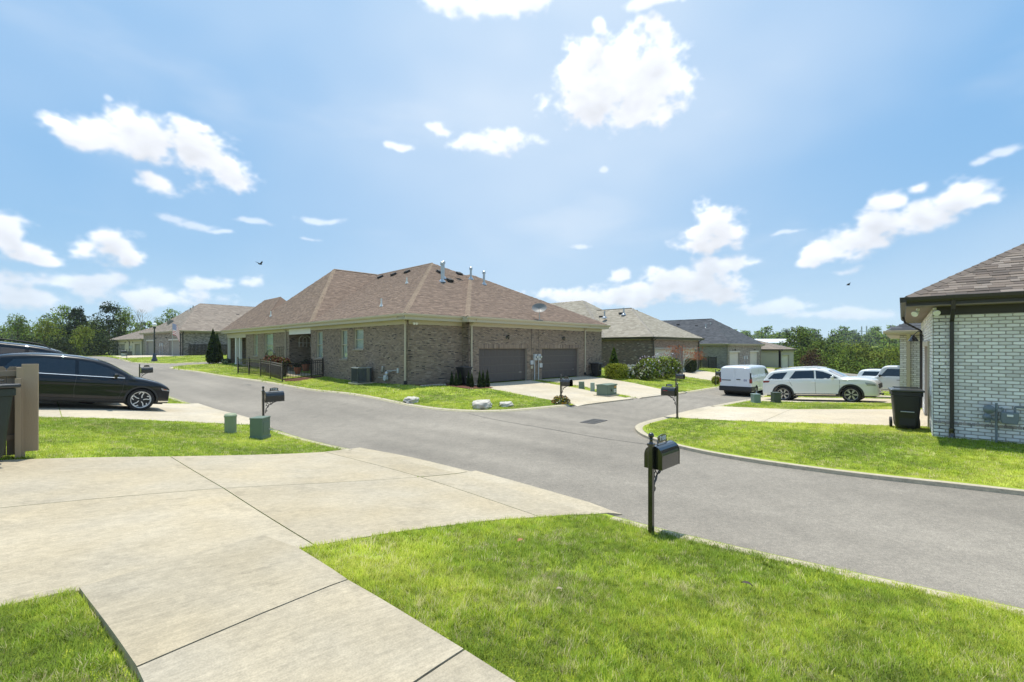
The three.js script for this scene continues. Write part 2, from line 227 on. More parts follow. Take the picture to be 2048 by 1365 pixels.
// ---------------------------------------------------------------- plan of streets and drives (a, b)
const nearKerb = smoothLine([[6.5, -16], [6.15, -6], [5.95, -0.4], [5.85, 2], [5.75, 3.9], [5.65, 8], [5.38, 10.6], [4.95, 14.2], [4.7, 17.7], [4.62, 21.1], [4.38, 23], [4.2, 27], [4.0, 32.5], [3.2, 42], [2.3, 52], [1.6, 60], [1.1, 70], [0.8, 90], [0.5, 112]]);
const leftKerb = smoothLine([[95, 13.6], [60, 13.4], [45, 13.1], [34.5, 12.9], [27.8, 12.6], [21.4, 12.1], [16.2, 12.1], [14.8, 12.3], [13.5, 12.6], [12.5, 13.05], [11.75, 13.8], [11.3, 14.6], [10.9, 16], [10.7, 19], [10.5, 25], [10.0, 31], [9.2, 37.5], [8.7, 45], [8.4, 51], [8.6, 53.6], [9.6, 55.2], [12, 56.4], [16, 57], [30, 57.5]]);
const farLawnKerb = smoothLine([[30, 61.8], [16, 61.2], [12, 60.8], [9.9, 60.9], [8.5, 63.9], [7.4, 66.8], [6.9, 73], [6.6, 81], [6.4, 95], [6.2, 112]]);
const rightKerb = smoothLine([[11.7, -16], [11.3, -0.7], [11.05, 1.6], [11.04, 3.4], [11.22, 4.6], [11.62, 5.6], [12.2, 6.45], [13.2, 7.2], [14.2, 7.46], [16, 7.52], [19.9, 7.55], [21.4, 7.6], [25.2, 7.8], [28, 8.2], [31.3, 8.8], [40, 9.1], [60, 9.3], [95, 9.4]]);
const STREET = [...nearKerb, ...[...farLawnKerb].reverse(), ...[...leftKerb].reverse(), ...[...rightKerb].reverse()];
structure('street', drape(STREET, { lift: 0, tint: streetTint, edge: nearEdge(0.06, 0.4) }), M.asphalt);
structure('lawn', drape([[-45, -40], [105, -40], [105, 150], [-45, 150]], { holes: [STREET], tint: turfTint, edge: nearEdge(0.07, 0.4) }), M.turf);

// kerb stones, broken by the drives; side: +1 lawn lies to the left of the line's direction
const kerbProfile = [[-0.05, -0.1], [-0.045, 0.008], [0.01, 0.035], [0.07, 0.062], [0.12, 0.072], [0.2, 0.074], [0.225, 0.064], [0.225, -0.12]];
function kerbRun(line, side, gaps) {
  const run = new THREE.Group(); run.name = numbered('kerb'); run.userData.kind = 'structure'; scene.add(run);
  let piece = [], len = 0;
  const flush = () => {
    if (piece.length > 1) {
      const pos = [], uv = [], idx = [], m = kerbProfile.length;
      piece.forEach((p, i) => { const q = piece[min(i + 1, piece.length - 1)], o = piece[max(i - 1, 0)], dx = q[0] - o[0], dy = q[1] - o[1], L = hypot(dx, dy), nx = (-dy / L) * side, ny = (dx / L) * side; kerbProfile.forEach(([w, y], k) => { const a = p[0] + nx * w, b = p[1] + ny * w; pos.push(a, height(p[0], p[1]) + y, -b); uv.push(i * 0.4, k * 0.12); }); if (i) for (let k = 0; k < m - 1; k++) { const v = (i - 1) * m + k; idx.push(v, v + m, v + 1, v + 1, v + m, v + m + 1); } });
      for (const e of [0, (piece.length - 1) * m]) for (let k = 1; k < m - 1; k++) idx.push(e, e + k, e + k + 1);
      let g = new THREE.BufferGeometry(); g.setAttribute('position', new THREE.Float32BufferAttribute(pos, 3)); g.setAttribute('uv', new THREE.Float32BufferAttribute(uv, 2)); g.setIndex(idx); g = toCreasedNormals(g, 0.5); part('kerb_stone', g, M.kerb, run);
    }
    piece = []; len = 0;
  };
  const fine = []; for (let i = 0; i + 1 < line.length; i++) { const L = hypot(line[i + 1][0] - line[i][0], line[i + 1][1] - line[i][1]), n = max(1, Math.ceil(L / 0.4)); for (let k = 0; k < n; k++) fine.push([lerp(line[i][0], line[i + 1][0], k / n), lerp(line[i][1], line[i + 1][1], k / n)]); } fine.push(line[line.length - 1]);
  for (const p of fine) {
    if (gaps.some((t) => t(p[0], p[1])) || p[0] > 92 || p[1] > 108) { flush(); continue; }
    if (piece.length) len += hypot(p[0] - piece[piece.length - 1][0], p[1] - piece[piece.length - 1][1]);
    piece.push(p);
    if (len > 3) { flush(); const k = 0.012; piece = [[p[0] + k * 0, p[1]]]; }
  }
  flush(); return run;
}
const within = (k, lo, hi) => (a, b) => (k ? b : a) > lo && (k ? b : a) < hi;
kerbRun(nearKerb, 1, [within(1, 3.75, 10.6), within(1, 15.6, 22.9), within(1, 62, 200)]);
kerbRun(leftKerb, -1, [(a, b) => b < 14 && ((a > 16.1 && a < 20.75) || (a > 21.4 && a < 27.9) || (a > 39 && a < 44) || (a > 45 && a < 51) || (a > 62 && a < 76)), (a, b) => b > 54 && a > 13]);
kerbRun(rightKerb, 1, [(a, b) => b > 7 && ((a > 15.95 && a < 20.1) || (a > 25.2 && a < 30.5) || (a > 33.6 && a < 38) || (a > 46.5 && a < 52))]);
kerbRun(farLawnKerb, -1, [(a, b) => b > 75]);

// sealed seam where the lane's paving meets the main street
for (const line of [smoothLine([[11.15, 5.0], [11.0, 7.2], [11.2, 9.6], [11.35, 12.0], [11.5, 13.6]]), smoothLine([[5.9, -1.5], [7.5, 1.2], [8.2, 3.5]])]) { const left = [], right = []; line.forEach(([a, b], i) => { const w = 0.012 + 0.008 * noise(a * 3, b * 3, 1), j = 0.03 * noise(a * 2.2, b * 2.2, 6); left.push([a - w + j, b]); right.unshift([a + w + j, b]); }); if (line[0][1] > 0) structure('tar_seam', drape([...left, ...right], { lift: 0.004, edge: () => 0.4 }), std(col(0.06, 0.057, 0.055), 0.8)); }
// concrete drives and walks: slabs with open joints
const PAVED = [];
function paving(name, slabs, { lift = LAWN + 0.012, apron = null, thick = 0.16, mat = M.concreteNew } = {}) {
  const g = new THREE.Group(); g.name = numbered(name); g.userData.kind = 'structure'; scene.add(g);
  slabs.forEach((s, i) => { part('slab', drape(s, { lift, tint: slabTint(i * 1.37 + s[0][0]), skirt: thick, edge: nearEdge(0.05, 0.3) }), mat, g); PAVED.push(s); });
  if (apron) apron.forEach((ap) => { const [p, q, q2, p2] = ap, n = V3(p2[0] - p[0], p2[1] - p[1], 0), L = n.length(); n.normalize(); part('apron', drape(ap, { lift: (a, b) => lerp(typeof lift === 'function' ? lift(a, b) : lift, 0.012, sstep(0.5, 1, ((a - p[0]) * n.x + (b - p[1]) * n.y) / L)), tint: slabTint(7 + p[0]), skirt: 0.1, edge: nearEdge(0.03, 0.12) }), mat, g); PAVED.push(ap); });
  return g;
}
const J = 0.008;
// own drive: a -7 .. 5.6, b 4.5 .. 10.7
paving('driveway', [
  [[-7, 4.68], [0.18, 4.66], [0.18, 4.62], [1.86 - J, 4.48], [1.83 - J, 7.55 - J], [-7, 8.1 - J]],
  [[-7, 8.1 + J], [1.83 - J, 7.55 + J], [1.7 - J, 10.6], [-1.6, 10.85], [-7, 10.9]],
  [[1.86 + J, 4.48], [2.6, 4.46], [3.3, 4.4], [4.1, 4.3], [4.75 - J, 4.12], [4.75 - J, 6.95 - J], [1.83 + J, 7.55 - J]],
  [[1.83 + J, 7.55 + J], [4.75 - J, 6.95 + J], [4.62 - J, 10.62], [1.7 + J, 10.6]],
  [[4.75 + J, 4.12], [5.15, 4.0], [5.56, 3.8], [5.5, 6.8 - J], [4.75 + J, 6.93 - J]],
  [[4.75 + J, 6.95 + J], [5.5, 6.82 + J], [5.2, 10.75], [4.62 + J, 10.64]],
], { apron: [[[5.56, 3.8], [5.5, 6.8], [5.93, 6.8], [6.03, 3.62]], [[5.5, 6.83], [5.2, 10.75], [5.62, 10.85], [5.93, 6.83]]], mat: M.concrete });
// front walk towards the camera
const walkLift = (a, b) => LAWN + 0.032 + 0.035 * sstep(4.9, 3.4, b);
paving('front_walk', [
  [[0.2, 4.62], [1.2, 4.93], [1.57, 5.03], [1.68, 4.46], [1.66, 3.4 + J], [0.36, 3.14 + J]],
  [[0.36, 3.14 - J], [1.66, 3.4 - J], [1.76, 2.12 + J], [0.42, 1.9 + J]],
  [[0.42, 1.9 - J], [1.76, 2.12 - J], [1.84, 0.8], [0.46, 0.6]],
  [[0.46, 0.58], [1.84, 0.78], [1.9, -0.6], [0.5, -0.8]],
], { lift: walkLift, thick: 0.18, mat: M.concreteOld });
// neighbour's drive with the black cars
paving('driveway', [
  [[-14, 17.6], [0.4 - J, 16.95], [0.4 - J, 22.6], [-14, 22.6]],
  [[0.4 + J, 16.95], [3.9, 15.95], [4.62, 15.55], [4.3, 22.85], [0.4 + J, 22.6]],
], { apron: [[[4.62, 15.55], [4.3, 22.85], [4.65, 23.0], [5.05, 15.4]]] });
// the twin garages of the brick house
paving('driveway', [
  [[17.5, 20.95], [23.2, 20.95], [22.6, 16.6 + J], [17.0, 16.6 + J]],
  [[17.0, 16.6 - J], [22.6, 16.6 - J], [20.8, 12.25], [16.3, 12.25]],
], { apron: [[[16.3, 12.27], [20.8, 12.27], [20.8, 11.85], [16.1, 11.85]]] });
paving('driveway', [
  [[24.0, 20.95], [29.9, 20.95], [29.6, 16.8 + J], [23.7, 16.8 + J]],
  [[23.7, 16.8 - J], [29.6, 16.8 - J], [27.8, 12.75], [21.5, 12.22]],
], { apron: [[[21.5, 12.24], [27.8, 12.78], [27.9, 12.3], [21.3, 11.85]]] });
// drives on the right of the lane
paving('driveway', [
  [[16.0, 7.4], [16.15, 4.6 + J], [20.9, 4.9 + J], [20.6, 7.5]],
  [[16.15, 4.6 - J], [16.6, 1.5], [17.2, 0.0], [24.4, 0.8], [20.9, 4.9 - J]],
], { apron: [[[20.6, 7.48], [16.0, 7.4], [15.95, 7.85], [20.8, 7.92]]] });
paving('driveway', [
  [[25.1, 7.6], [26.2, 5.0 + J], [31.6, 6.2 + J], [30.4, 8.5]],
  [[26.2, 5.0 - J], [29.3, -1], [34.2, 0.5], [31.6, 6.2 - J]],
], { apron: [[[30.4, 8.5], [25.1, 7.6], [24.9, 8.05], [30.3, 8.95]]] });
paving('driveway', [[[33.6, 8.75], [33.9, 3], [34.4, -6], [38.5, -6], [38.0, 9.0]]]);
paving('driveway', [[[46.5, 9.1], [47.2, 3], [48, -6], [53, -6], [52, 9.2]]]);
// houses further on
paving('driveway', [[[43.2, 22], [52.6, 22], [50, 13.2], [40, 13.05]]]);
paving('driveway', [[[62.5, 22], [75.5, 22], [74, 13.5], [63, 13.4]]]);
paving('driveway', [[[14.2, 76], [14.2, 98], [7.0, 96], [7.2, 76.5]]]);
paving('driveway', [[[8.8, 99], [8.4, 118], [6.5, 112], [6.6, 100]]]);

// ---------------------------------------------------------------- building kit
const UP = V3(0, 1, 0);
const unitBox = new THREE.BoxGeometry(1, 1, 1);
function instanced(name, geo, mat, mats, cols, parent) {
  const m = shade(new THREE.InstancedMesh(geo, mat, mats.length)); m.name = parent === scene ? numbered(name) : name; mats.forEach((k, i) => { m.setMatrixAt(i, k); if (cols) m.setColorAt(i, cols[i]); }); m.userData.kind = 'stuff'; parent.add(m); return m;
}
// a brick with a bevelled face, unit size, face towards +z
const brickGeo = (() => { const e = [0.03, 0.1], f = [[-0.5, -0.5], [0.5, -0.5], [0.5, 0.5], [-0.5, 0.5]], q = f.map(([x, y]) => [x * (1 - e[0]), y * (1 - e[1])]), pos = [], quad = (A, B, C, D) => pos.push(...A, ...B, ...C, ...A, ...C, ...D); const b = f.map((p) => [...p, -0.5]), m = f.map((p) => [...p, 0.35]), t = q.map((p) => [...p, 0.5]); quad(...t); for (let i = 0; i < 4; i++) { const j = (i + 1) % 4; quad(m[i], m[j], t[j], t[i]); quad(b[i], b[j], m[j], m[i]); } const g = new THREE.BufferGeometry(); g.setAttribute('position', new THREE.Float32BufferAttribute(pos, 3)); g.computeVertexNormals(); g.setAttribute('uv', new THREE.Float32BufferAttribute(new Float32Array(pos.length / 3 * 2), 2)); return g; })();
function frame(o, ux, n) { return new THREE.Matrix4().makeBasis(ux, UP, n).setPosition(o); }
// a wall: backing panel with openings, then bricks laid in courses; x runs to the right as seen from outside
function brickWall(parent, o, ux, len, h, openings, look, { single = 0, rank = null, top = null, thick = 0.2, skipBricks = false } = {}) {
  const n = ux.clone().cross(UP), F = frame(o, ux, n);
  const hs = openings.map(([x0, x1, y0, y1]) => [[x0, y0], [x1, y0], [x1, y1], [x0, y1]]);
  let outline = [[0, 0], [len, 0], [len, h], [0, h]];
  const doors = openings.filter((q) => q[2] <= 0.001).sort((p, q) => p[0] - q[0]), wins = openings.filter((q) => q[2] > 0.001);
  if (doors.length) { outline = [[0, 0]]; for (const [x0, x1, , y1] of doors) outline.push([x0, 0], [x0, y1], [x1, y1], [x1, 0]); outline.push([len, 0], [len, h], [0, h]); }
  const g = extrude(outline, thick, 0, wins.map(([x0, x1, y0, y1]) => [[x0, y0], [x1, y0], [x1, y1], [x0, y1]])); g.translate(0, 0, -thick); g.applyMatrix4(F);
  const wall = part('wall', g, look.mortar, parent);
  if (skipBricks) return wall;
  const r = rng(look.seed + floor(len * 100)), C = look.course, B = look.length, rows = floor(h / C), mats = [], cols = [], keys = [];
  for (let k = 0; k < rows; k++) {
    const y0 = k * C, yc = y0 + C / 2; let free = [[0, len]];
    for (const [x0, x1, a, b] of openings) if (yc > a && yc < b) free = free.flatMap(([s, e]) => (x1 <= s || x0 >= e ? [[s, e]] : [[s, x0], [x1, e]].filter(([p, q]) => q - p > 0.03)));
    const soldier = look.header && look.header.includes(k);
    for (const [s, e] of free) for (let x = (soldier ? floor(s / 0.09) * 0.09 : floor(s / B) * B - (k % 2 ? B / 2 : 0)); x < e; x += soldier ? 0.09 : B) {
      const p = max(s, x) + 0.005, q = min(e, x + (soldier ? 0.09 : B)) - 0.005; if (q - p < 0.03) continue;
      const j = look.rough || 0, w = q - p - r() * j * 0.012, hh = C - 0.012 - r() * j * 0.006;
      mats.push(new THREE.Matrix4().compose(V3((p + q) / 2 + (r() - 0.5) * j * 0.006, yc + (r() - 0.5) * j * 0.004, -0.036 + r() * 0.004), new THREE.Quaternion().setFromAxisAngle(V3(0, 0, 1), (r() - 0.5) * 0.02 * j), V3(w, hh, 0.1)).premultiply(F)); cols.push(look.colour(r)); keys.push(rank ? rank((p + q) / 2, yc) : 0);
    }
  }
  for (const [x0, x1, yb, hh] of look.soldiers || []) if (x1 <= len + 0.01) for (let x = x0; x < x1; x += 0.0725) { mats.push(new THREE.Matrix4().compose(V3(x + 0.036, yb + hh / 2, -0.028), new THREE.Quaternion(), V3(0.062, hh - 0.012, 0.1)).premultiply(F)); cols.push(look.colour(r)); keys.push(1e9); }
  let rest = mats.map((_, i) => i);
  if (single) {
    const order = rest.slice().sort((a, b) => keys[a] - keys[b]), bank = look.bank;
    for (const i of order.slice(0, single)) { const m = part('brick', look.brickGeos ? look.brickGeos[i % look.brickGeos.length] : brickGeo, bank[floor(r() * bank.length)], wall); m.matrixAutoUpdate = false; m.matrix.copy(mats[i]); m.matrix.decompose(m.position, m.quaternion, m.scale); m.matrixAutoUpdate = true; }
    rest = order.slice(single);
  }
  if (rest.length) instanced('brick_courses', brickGeo, look.brick, rest.map((i) => mats[i]), rest.map((i) => cols[i]), wall);
  return wall;
}
// a roof face: deck polygon plus overlapping shingles; pts in local space, first edge = eave
const shingleGeo = (() => { const g = new THREE.BoxGeometry(1, 1, 1); g.translate(0, 0, 0.5); return g; })();
function roofFace(parent, pts, look, { single = 0, rank = null, bare = false } = {}) {
  let n = pts[1].clone().sub(pts[0]).cross(pts[2].clone().sub(pts[0])).normalize(); if (n.y < 0) { pts = [...pts].reverse(); n.negate(); }
  const u = UP.clone().cross(n).normalize(), v = n.clone().cross(u), o = pts[0], flat = pts.map((p) => { const d = p.clone().sub(o); return [d.dot(u), d.dot(v)]; });
  const pos = [], uv = [], tri = THREE.ShapeUtils.triangulateShape(flat.map((p) => new THREE.Vector2(...p)), []);
  for (const t of tri) for (const i of t) { pos.push(pts[i].x, pts[i].y, pts[i].z); uv.push(...flat[i]); }
  const g = new THREE.BufferGeometry(); g.setAttribute('position', new THREE.Float32BufferAttribute(pos, 3)); g.setAttribute('uv', new THREE.Float32BufferAttribute(uv, 2)); g.computeVertexNormals(); if (g.attributes.normal.getY(0) < 0) { for (let i = 0; i < pos.length; i += 9) for (let k = 0; k < 3; k++) { const q = pos[i + 3 + k]; pos[i + 3 + k] = pos[i + 6 + k]; pos[i + 6 + k] = q; } g.setAttribute('position', new THREE.Float32BufferAttribute(pos, 3)); g.computeVertexNormals(); }
  const deck = part('roof_face', g, look.deck, parent);
  if (bare) return deck;
  const r = rng(look.seed + floor(flat[1][0] * 31 + pts.length)), xs = flat.map((p) => p[0]), ys = flat.map((p) => p[1]), x0 = min(...xs), x1 = max(...xs), y0 = min(...ys), y1 = max(...ys), E = look.course || 0.145, mats = [], cols = [], keys = [];
  const M4 = new THREE.Matrix4().makeBasis(u, v, n).setPosition(o), tilt = new THREE.Quaternion().setFromAxisAngle(V3(1, 0, 0), -0.07);
  for (let y = y0, k = 0; y < y1; y += E, k++) for (let x = x0 + r() * 0.2 - 0.2; x < x1;) {
    const w = (look.tab || 0.3) * (0.55 + r() * 0.8), cx = x + w / 2, cy = y + E * 0.5; x += w;
    const ok = inPoly(cx, cy, flat); if (!ok) continue;
    let a = cx - w / 2, b = cx + w / 2; if (!inPoly(a + 0.01, cy, flat)) a = cx - w * 0.2; if (!inPoly(b - 0.01, cy, flat)) b = cx + w * 0.2;
    const lift = r() < 0.4 ? 0.006 : 0;
    mats.push(new THREE.Matrix4().compose(V3((a + b) / 2, cy + 0.012, 0.001 + lift), tilt, V3(b - a - 0.004, E * 1.12, 0.009)).premultiply(M4)); cols.push(look.colour(r)); keys.push(rank ? rank(mats[mats.length - 1]) : 0);
  }
  let rest = mats.map((_, i) => i);
  if (single) { const order = rest.slice().sort((a, b) => keys[a] - keys[b]); for (const i of order.slice(0, single)) { const m = part('shingle', shingleGeo, look.bank[floor(r() * look.bank.length)], deck); mats[i].decompose(m.position, m.quaternion, m.scale); } rest = order.slice(single); }
  if (rest.length) instanced('shingle_courses', shingleGeo, look.shingle, rest.map((i) => mats[i]), rest.map((i) => cols[i]), deck);
  return deck;
}
// hip or ridge caps: short folded pieces laid up the line p -> q
const capGeo = (w) => { const s = [[-w, -w * 0.42], [0, 0.02], [w, -w * 0.42], [w, -w * 0.42 - 0.016], [0, -0.002], [-w, -w * 0.42 - 0.016]]; const g = extrude(s, 0.28); g.rotateX(0.045); g.translate(0, 0.008, 0); return g; };
function ridgeCaps(parent, p, q, bank, { w = 0.15, step = 0.21, seed = 3 } = {}) {
  const g = capGeo(w), r = rng(seed), d = q.clone().sub(p), L = d.length(), z = d.clone().normalize(), x = UP.clone().cross(z).normalize(), y = z.clone().cross(x), k = floor(L / step);
  for (let i = 0; i < k; i++) { const m = part('ridge_cap', g, bank[floor(r() * bank.length)], parent); m.quaternion.setFromRotationMatrix(new THREE.Matrix4().makeBasis(x, y, z)); m.position.copy(p).addScaledVector(z, i * step); }
}
// K-style gutter along p -> q, outward to the right of travel
function gutter(parent, p, q, mat, name = 'gutter') { const d = q.clone().sub(p), L = d.length(), s = extrude([[0, 0], [0.075, 0], [0.11, 0.05], [0.125, 0.12], [0.115, 0.125], [0.1, 0.11], [0.005, 0.11]], L); const z = d.normalize(), x = z.clone().cross(UP).normalize(); s.applyMatrix4(new THREE.Matrix4().makeBasis(x, UP, z.clone().negate()).setPosition(q)); return part(name, s, mat, parent); }
function downspout(parent, pts, mat, w = 0.075, boot = null) { const gs = []; for (let i = 0; i + 1 < pts.length; i++) gs.push(beam(pts[i], pts[i + 1], w, w * 0.8)); const ds = part('downspout', merge(gs), mat, parent); if (boot) { const e = pts[pts.length - 1]; part('drain_boot', merge([box(w * 1.5, 0.2, w * 1.6, e.x, e.y + 0.08, e.z, 0.02)]), boot, ds); } return ds; }
// a double-hung window set in an opening of a wall; local frame x right, y up, z out; origin at the sill's left end
function windowUnit(parent, F, w, h, { sashes = 2, trim, shutter = true, sill = null, grid = 0, name = 'window' } = {}) {
  const win = new THREE.Group(); win.name = name; win.applyMatrix4(F); parent.add(win);
  const t = 0.055, fr = []; fr.push(box(w, t, 0.09, w / 2, t / 2, -0.13), box(w, t, 0.09, w / 2, h - t / 2, -0.13), box(t, h - 2 * t, 0.09, t / 2, h / 2, -0.13), box(t, h - 2 * t, 0.09, w - t / 2, h / 2, -0.13));
  if (sashes === 2) fr.push(box(w - 2 * t, 0.05, 0.075, w / 2, h / 2, -0.135));
  if (grid) for (let i = 1; i < grid; i++) fr.push(box(0.025, h - 2 * t, 0.05, (w * i) / grid, h / 2, -0.137));
  part('frame', merge(fr), trim, win);
  for (let i = 0; i < sashes; i++) { const hh = (h - 2 * t) / sashes; part('pane', box(w - 2 * t + 0.01, hh, 0.008, w / 2, t + hh * (i + 0.5), -0.155), M.glass, win); }
  if (shutter) { const slats = []; for (let y = t + 0.03; y < h - t; y += 0.062) { const s = box((w - 2 * t) * 0.94, 0.006, 0.058, 0, 0, 0); s.rotateX(-1.1); s.translate(w / 2, y, -0.205); slats.push(s); } part('shutter_slats', merge(slats), M.white, win); for (const x of [t + 0.02, w / 2, w - t - 0.02]) part('shutter_stile', box(0.04, h - t, 0.03, x, h / 2, -0.225), M.white, win); }
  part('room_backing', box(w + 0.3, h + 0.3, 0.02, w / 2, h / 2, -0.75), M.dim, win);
  if (sill) part('sill', box(w + 0.16, 0.07, 0.14, w / 2, -0.04, 0.0), sill, win);
  return win;
}
// a sectional garage door: four sections, each with stamped vertical-board panels
function garageDoor(parent, F, w, h, mat, cols = 8) {
  const d = new THREE.Group(); d.name = 'garage_door'; d.applyMatrix4(F); parent.add(d); const n = 4, sh = h / n;
  for (let i = 0; i < n; i++) {
    const sec = part('door_section', box(w, sh - 0.008, 0.04, w / 2, (i + 0.5) * sh, -0.19), mat, d);
    const pw = w / cols; for (let k = 0; k < cols; k++) { const g = []; for (let s = 0; s < 5; s++) g.push(box((pw - 0.1) / 5 - 0.012, sh - 0.13, 0.014, k * pw + 0.05 + ((pw - 0.1) * (s + 0.5)) / 5, (i + 0.5) * sh, -0.166)); part('panel', merge(g), mat, sec); }
  }
  part('handle', merge([box(0.22, 0.025, 0.03, w - 0.5, 0.52, -0.15)]), M.steel, d);
  return d;
}
function hex(h) { return new THREE.Color(h); }
M.glass = phys(col(0.9, 0.95, 0.95), 0.02, { transmission: 1, thickness: 0, ior: 1.5 });
M.white = std(col(0.78, 0.77, 0.74), 0.5);
M.dim = std(col(0.03, 0.028, 0.026), 0.9);
M.steel = std(col(0.55, 0.56, 0.57), 0.35, { metalness: 0.9 });
M.galv = std(col(0.5, 0.51, 0.52), 0.42, { metalness: 0.75 });
M.black = phys(col(0.011, 0.011, 0.012), 0.22, { clearcoat: 0.9, clearcoatRoughness: 0.1 });
M.blackMatte = std(col(0.018, 0.018, 0.018), 0.65);
M.greyBox = std(col(0.52, 0.54, 0.55), 0.5);
M.beige = std(col(0.52, 0.46, 0.34), 0.55);
M.beigeDark = std(col(0.33, 0.30, 0.24), 0.6);
const mix = (list) => (r) => { const c = list[floor(r() * r() * list.length * 0.999)], k = 0.86 + r() * 0.26; return col(c[0] * k, c[1] * k, c[2] * k); };
const anyOf = (list) => (r) => { const c = list[floor(r() * list.length)], k = 0.86 + r() * 0.26; return col(c[0] * k, c[1] * k, c[2] * k); };
const bankOf = (list, rough, n = 3, more = {}) => { const o = []; for (const c of list) for (let i = 0; i < n; i++) { const k = 0.9 + i * 0.09; o.push(std(col(c[0] * k, c[1] * k, c[2] * k), rough, more)); } return o; };
const grit = texture(256, (() => { const f = octaves(32, 3, 301); return (u, v) => f(u, v); })(), false);
const LOOK = {};
{
  const mk = (seed, list, mortar, o = {}) => ({ seed, mortar: std(mortar, 0.95), brick: std(col(1, 1, 1), 0.9), colour: (o.any ? anyOf : mix)(list), course: 0.0677, length: 0.203, ...o });
  LOOK.tan = mk(5, [[0.30, 0.227, 0.168], [0.26, 0.195, 0.145], [0.36, 0.28, 0.212], [0.225, 0.168, 0.13], [0.18, 0.134, 0.107], [0.105, 0.08, 0.067], [0.062, 0.049, 0.044]], col(0.36, 0.305, 0.25));
  LOOK.dark = mk(6, [[0.15, 0.105, 0.095], [0.19, 0.135, 0.118], [0.115, 0.085, 0.08], [0.085, 0.068, 0.064], [0.26, 0.22, 0.2], [0.36, 0.33, 0.31]], col(0.33, 0.3, 0.28), { course: 0.0775, length: 0.24 });
  LOOK.rust = mk(6, [[0.27, 0.185, 0.155], [0.33, 0.24, 0.20], [0.20, 0.135, 0.115], [0.15, 0.11, 0.10], [0.36, 0.30, 0.26]], col(0.38, 0.34, 0.31), { course: 0.0775, length: 0.24 });
  LOOK.grey = mk(7, [[0.26, 0.25, 0.235], [0.31, 0.295, 0.275], [0.21, 0.20, 0.195], [0.17, 0.165, 0.16]], col(0.36, 0.35, 0.33), { course: 0.0775, length: 0.24 });
  LOOK.mixed = mk(8, [[0.30, 0.26, 0.22], [0.36, 0.32, 0.28], [0.22, 0.19, 0.17], [0.15, 0.13, 0.12], [0.42, 0.38, 0.34]], col(0.4, 0.37, 0.33), { course: 0.0775, length: 0.24, any: true });
  const wl = [[0.82, 0.815, 0.805], [0.78, 0.775, 0.77], [0.85, 0.845, 0.83], [0.73, 0.72, 0.71]];
  LOOK.white = mk(9, wl, col(0.40, 0.37, 0.34), { course: 0.081, length: 0.222, rough: 1, any: true, bank: bankOf(wl, 0.85, 3, { bumpMap: grit, bumpScale: 0.003 }) });
  const roof = (seed, list, deck, o = {}) => ({ seed, deck: std(deck, 0.95), shingle: std(col(1, 1, 1), 0.95), colour: anyOf(list), caps: bankOf([o.cap || list[0]], 0.95, 3), bank: bankOf(list, 0.95, 2), ...o });
  LOOK.redRoof = roof(21, [[0.222, 0.155, 0.112], [0.24, 0.168, 0.122], [0.205, 0.142, 0.103], [0.258, 0.182, 0.134], [0.19, 0.131, 0.096]], col(0.195, 0.135, 0.098), { cap: [0.30, 0.22, 0.155] });
  LOOK.brownRoof = roof(22, [[0.30, 0.245, 0.195], [0.26, 0.21, 0.17], [0.34, 0.28, 0.225]], col(0.25, 0.2, 0.16), { cap: [0.36, 0.29, 0.235], tab: 0.45, course: 0.19 });
  LOOK.tanRoof = roof(23, [[0.37, 0.325, 0.255], [0.33, 0.29, 0.225], [0.41, 0.365, 0.29]], col(0.26, 0.23, 0.19), { cap: [0.36, 0.32, 0.27], tab: 0.4, course: 0.17 });
  LOOK.greyRoof = roof(24, [[0.075, 0.08, 0.09], [0.10, 0.105, 0.115], [0.06, 0.064, 0.072]], col(0.07, 0.074, 0.08), { cap: [0.1, 0.105, 0.115], tab: 0.45, course: 0.19 });
  LOOK.weatherRoof = roof(25, [[0.20, 0.155, 0.125], [0.16, 0.125, 0.105], [0.25, 0.2, 0.165], [0.28, 0.23, 0.195], [0.13, 0.105, 0.09]], col(0.1, 0.08, 0.07), { cap: [0.19, 0.15, 0.125], tab: 0.27, course: 0.13 });
}
// four faces of a hip roof over the rectangle a0..a1, b0..b1 with the given ridge ends
function hipFaces(parent, L, [a0, a1, b0, b1], yE, [ra0, rb0], [ra1, rb1], yR, look, show = 'wsen', opt = {}) {
  const A = L(a0, yE, b0), B = L(a1, yE, b0), C = L(a1, yE, b1), D = L(a0, yE, b1), R = L(ra0, yR, rb0), S = L(ra1, yR, rb1), along = abs(rb1 - rb0) >= abs(ra1 - ra0);
  const face = (k, pts) => roofFace(parent, pts.filter((p, i) => !pts.slice(0, i).some((q) => q.distanceTo(p) < 0.01)), look, { bare: !show.includes(k), ...opt });
  if (along) { face('s', [A, B, R]); face('e', [B, C, S, R]); face('n', [C, D, S]); face('w', [D, A, R, S]); } else { face('s', [A, B, S, R]); face('e', [B, C, S]); face('n', [C, D, R, S]); face('w', [D, A, R]); }
}

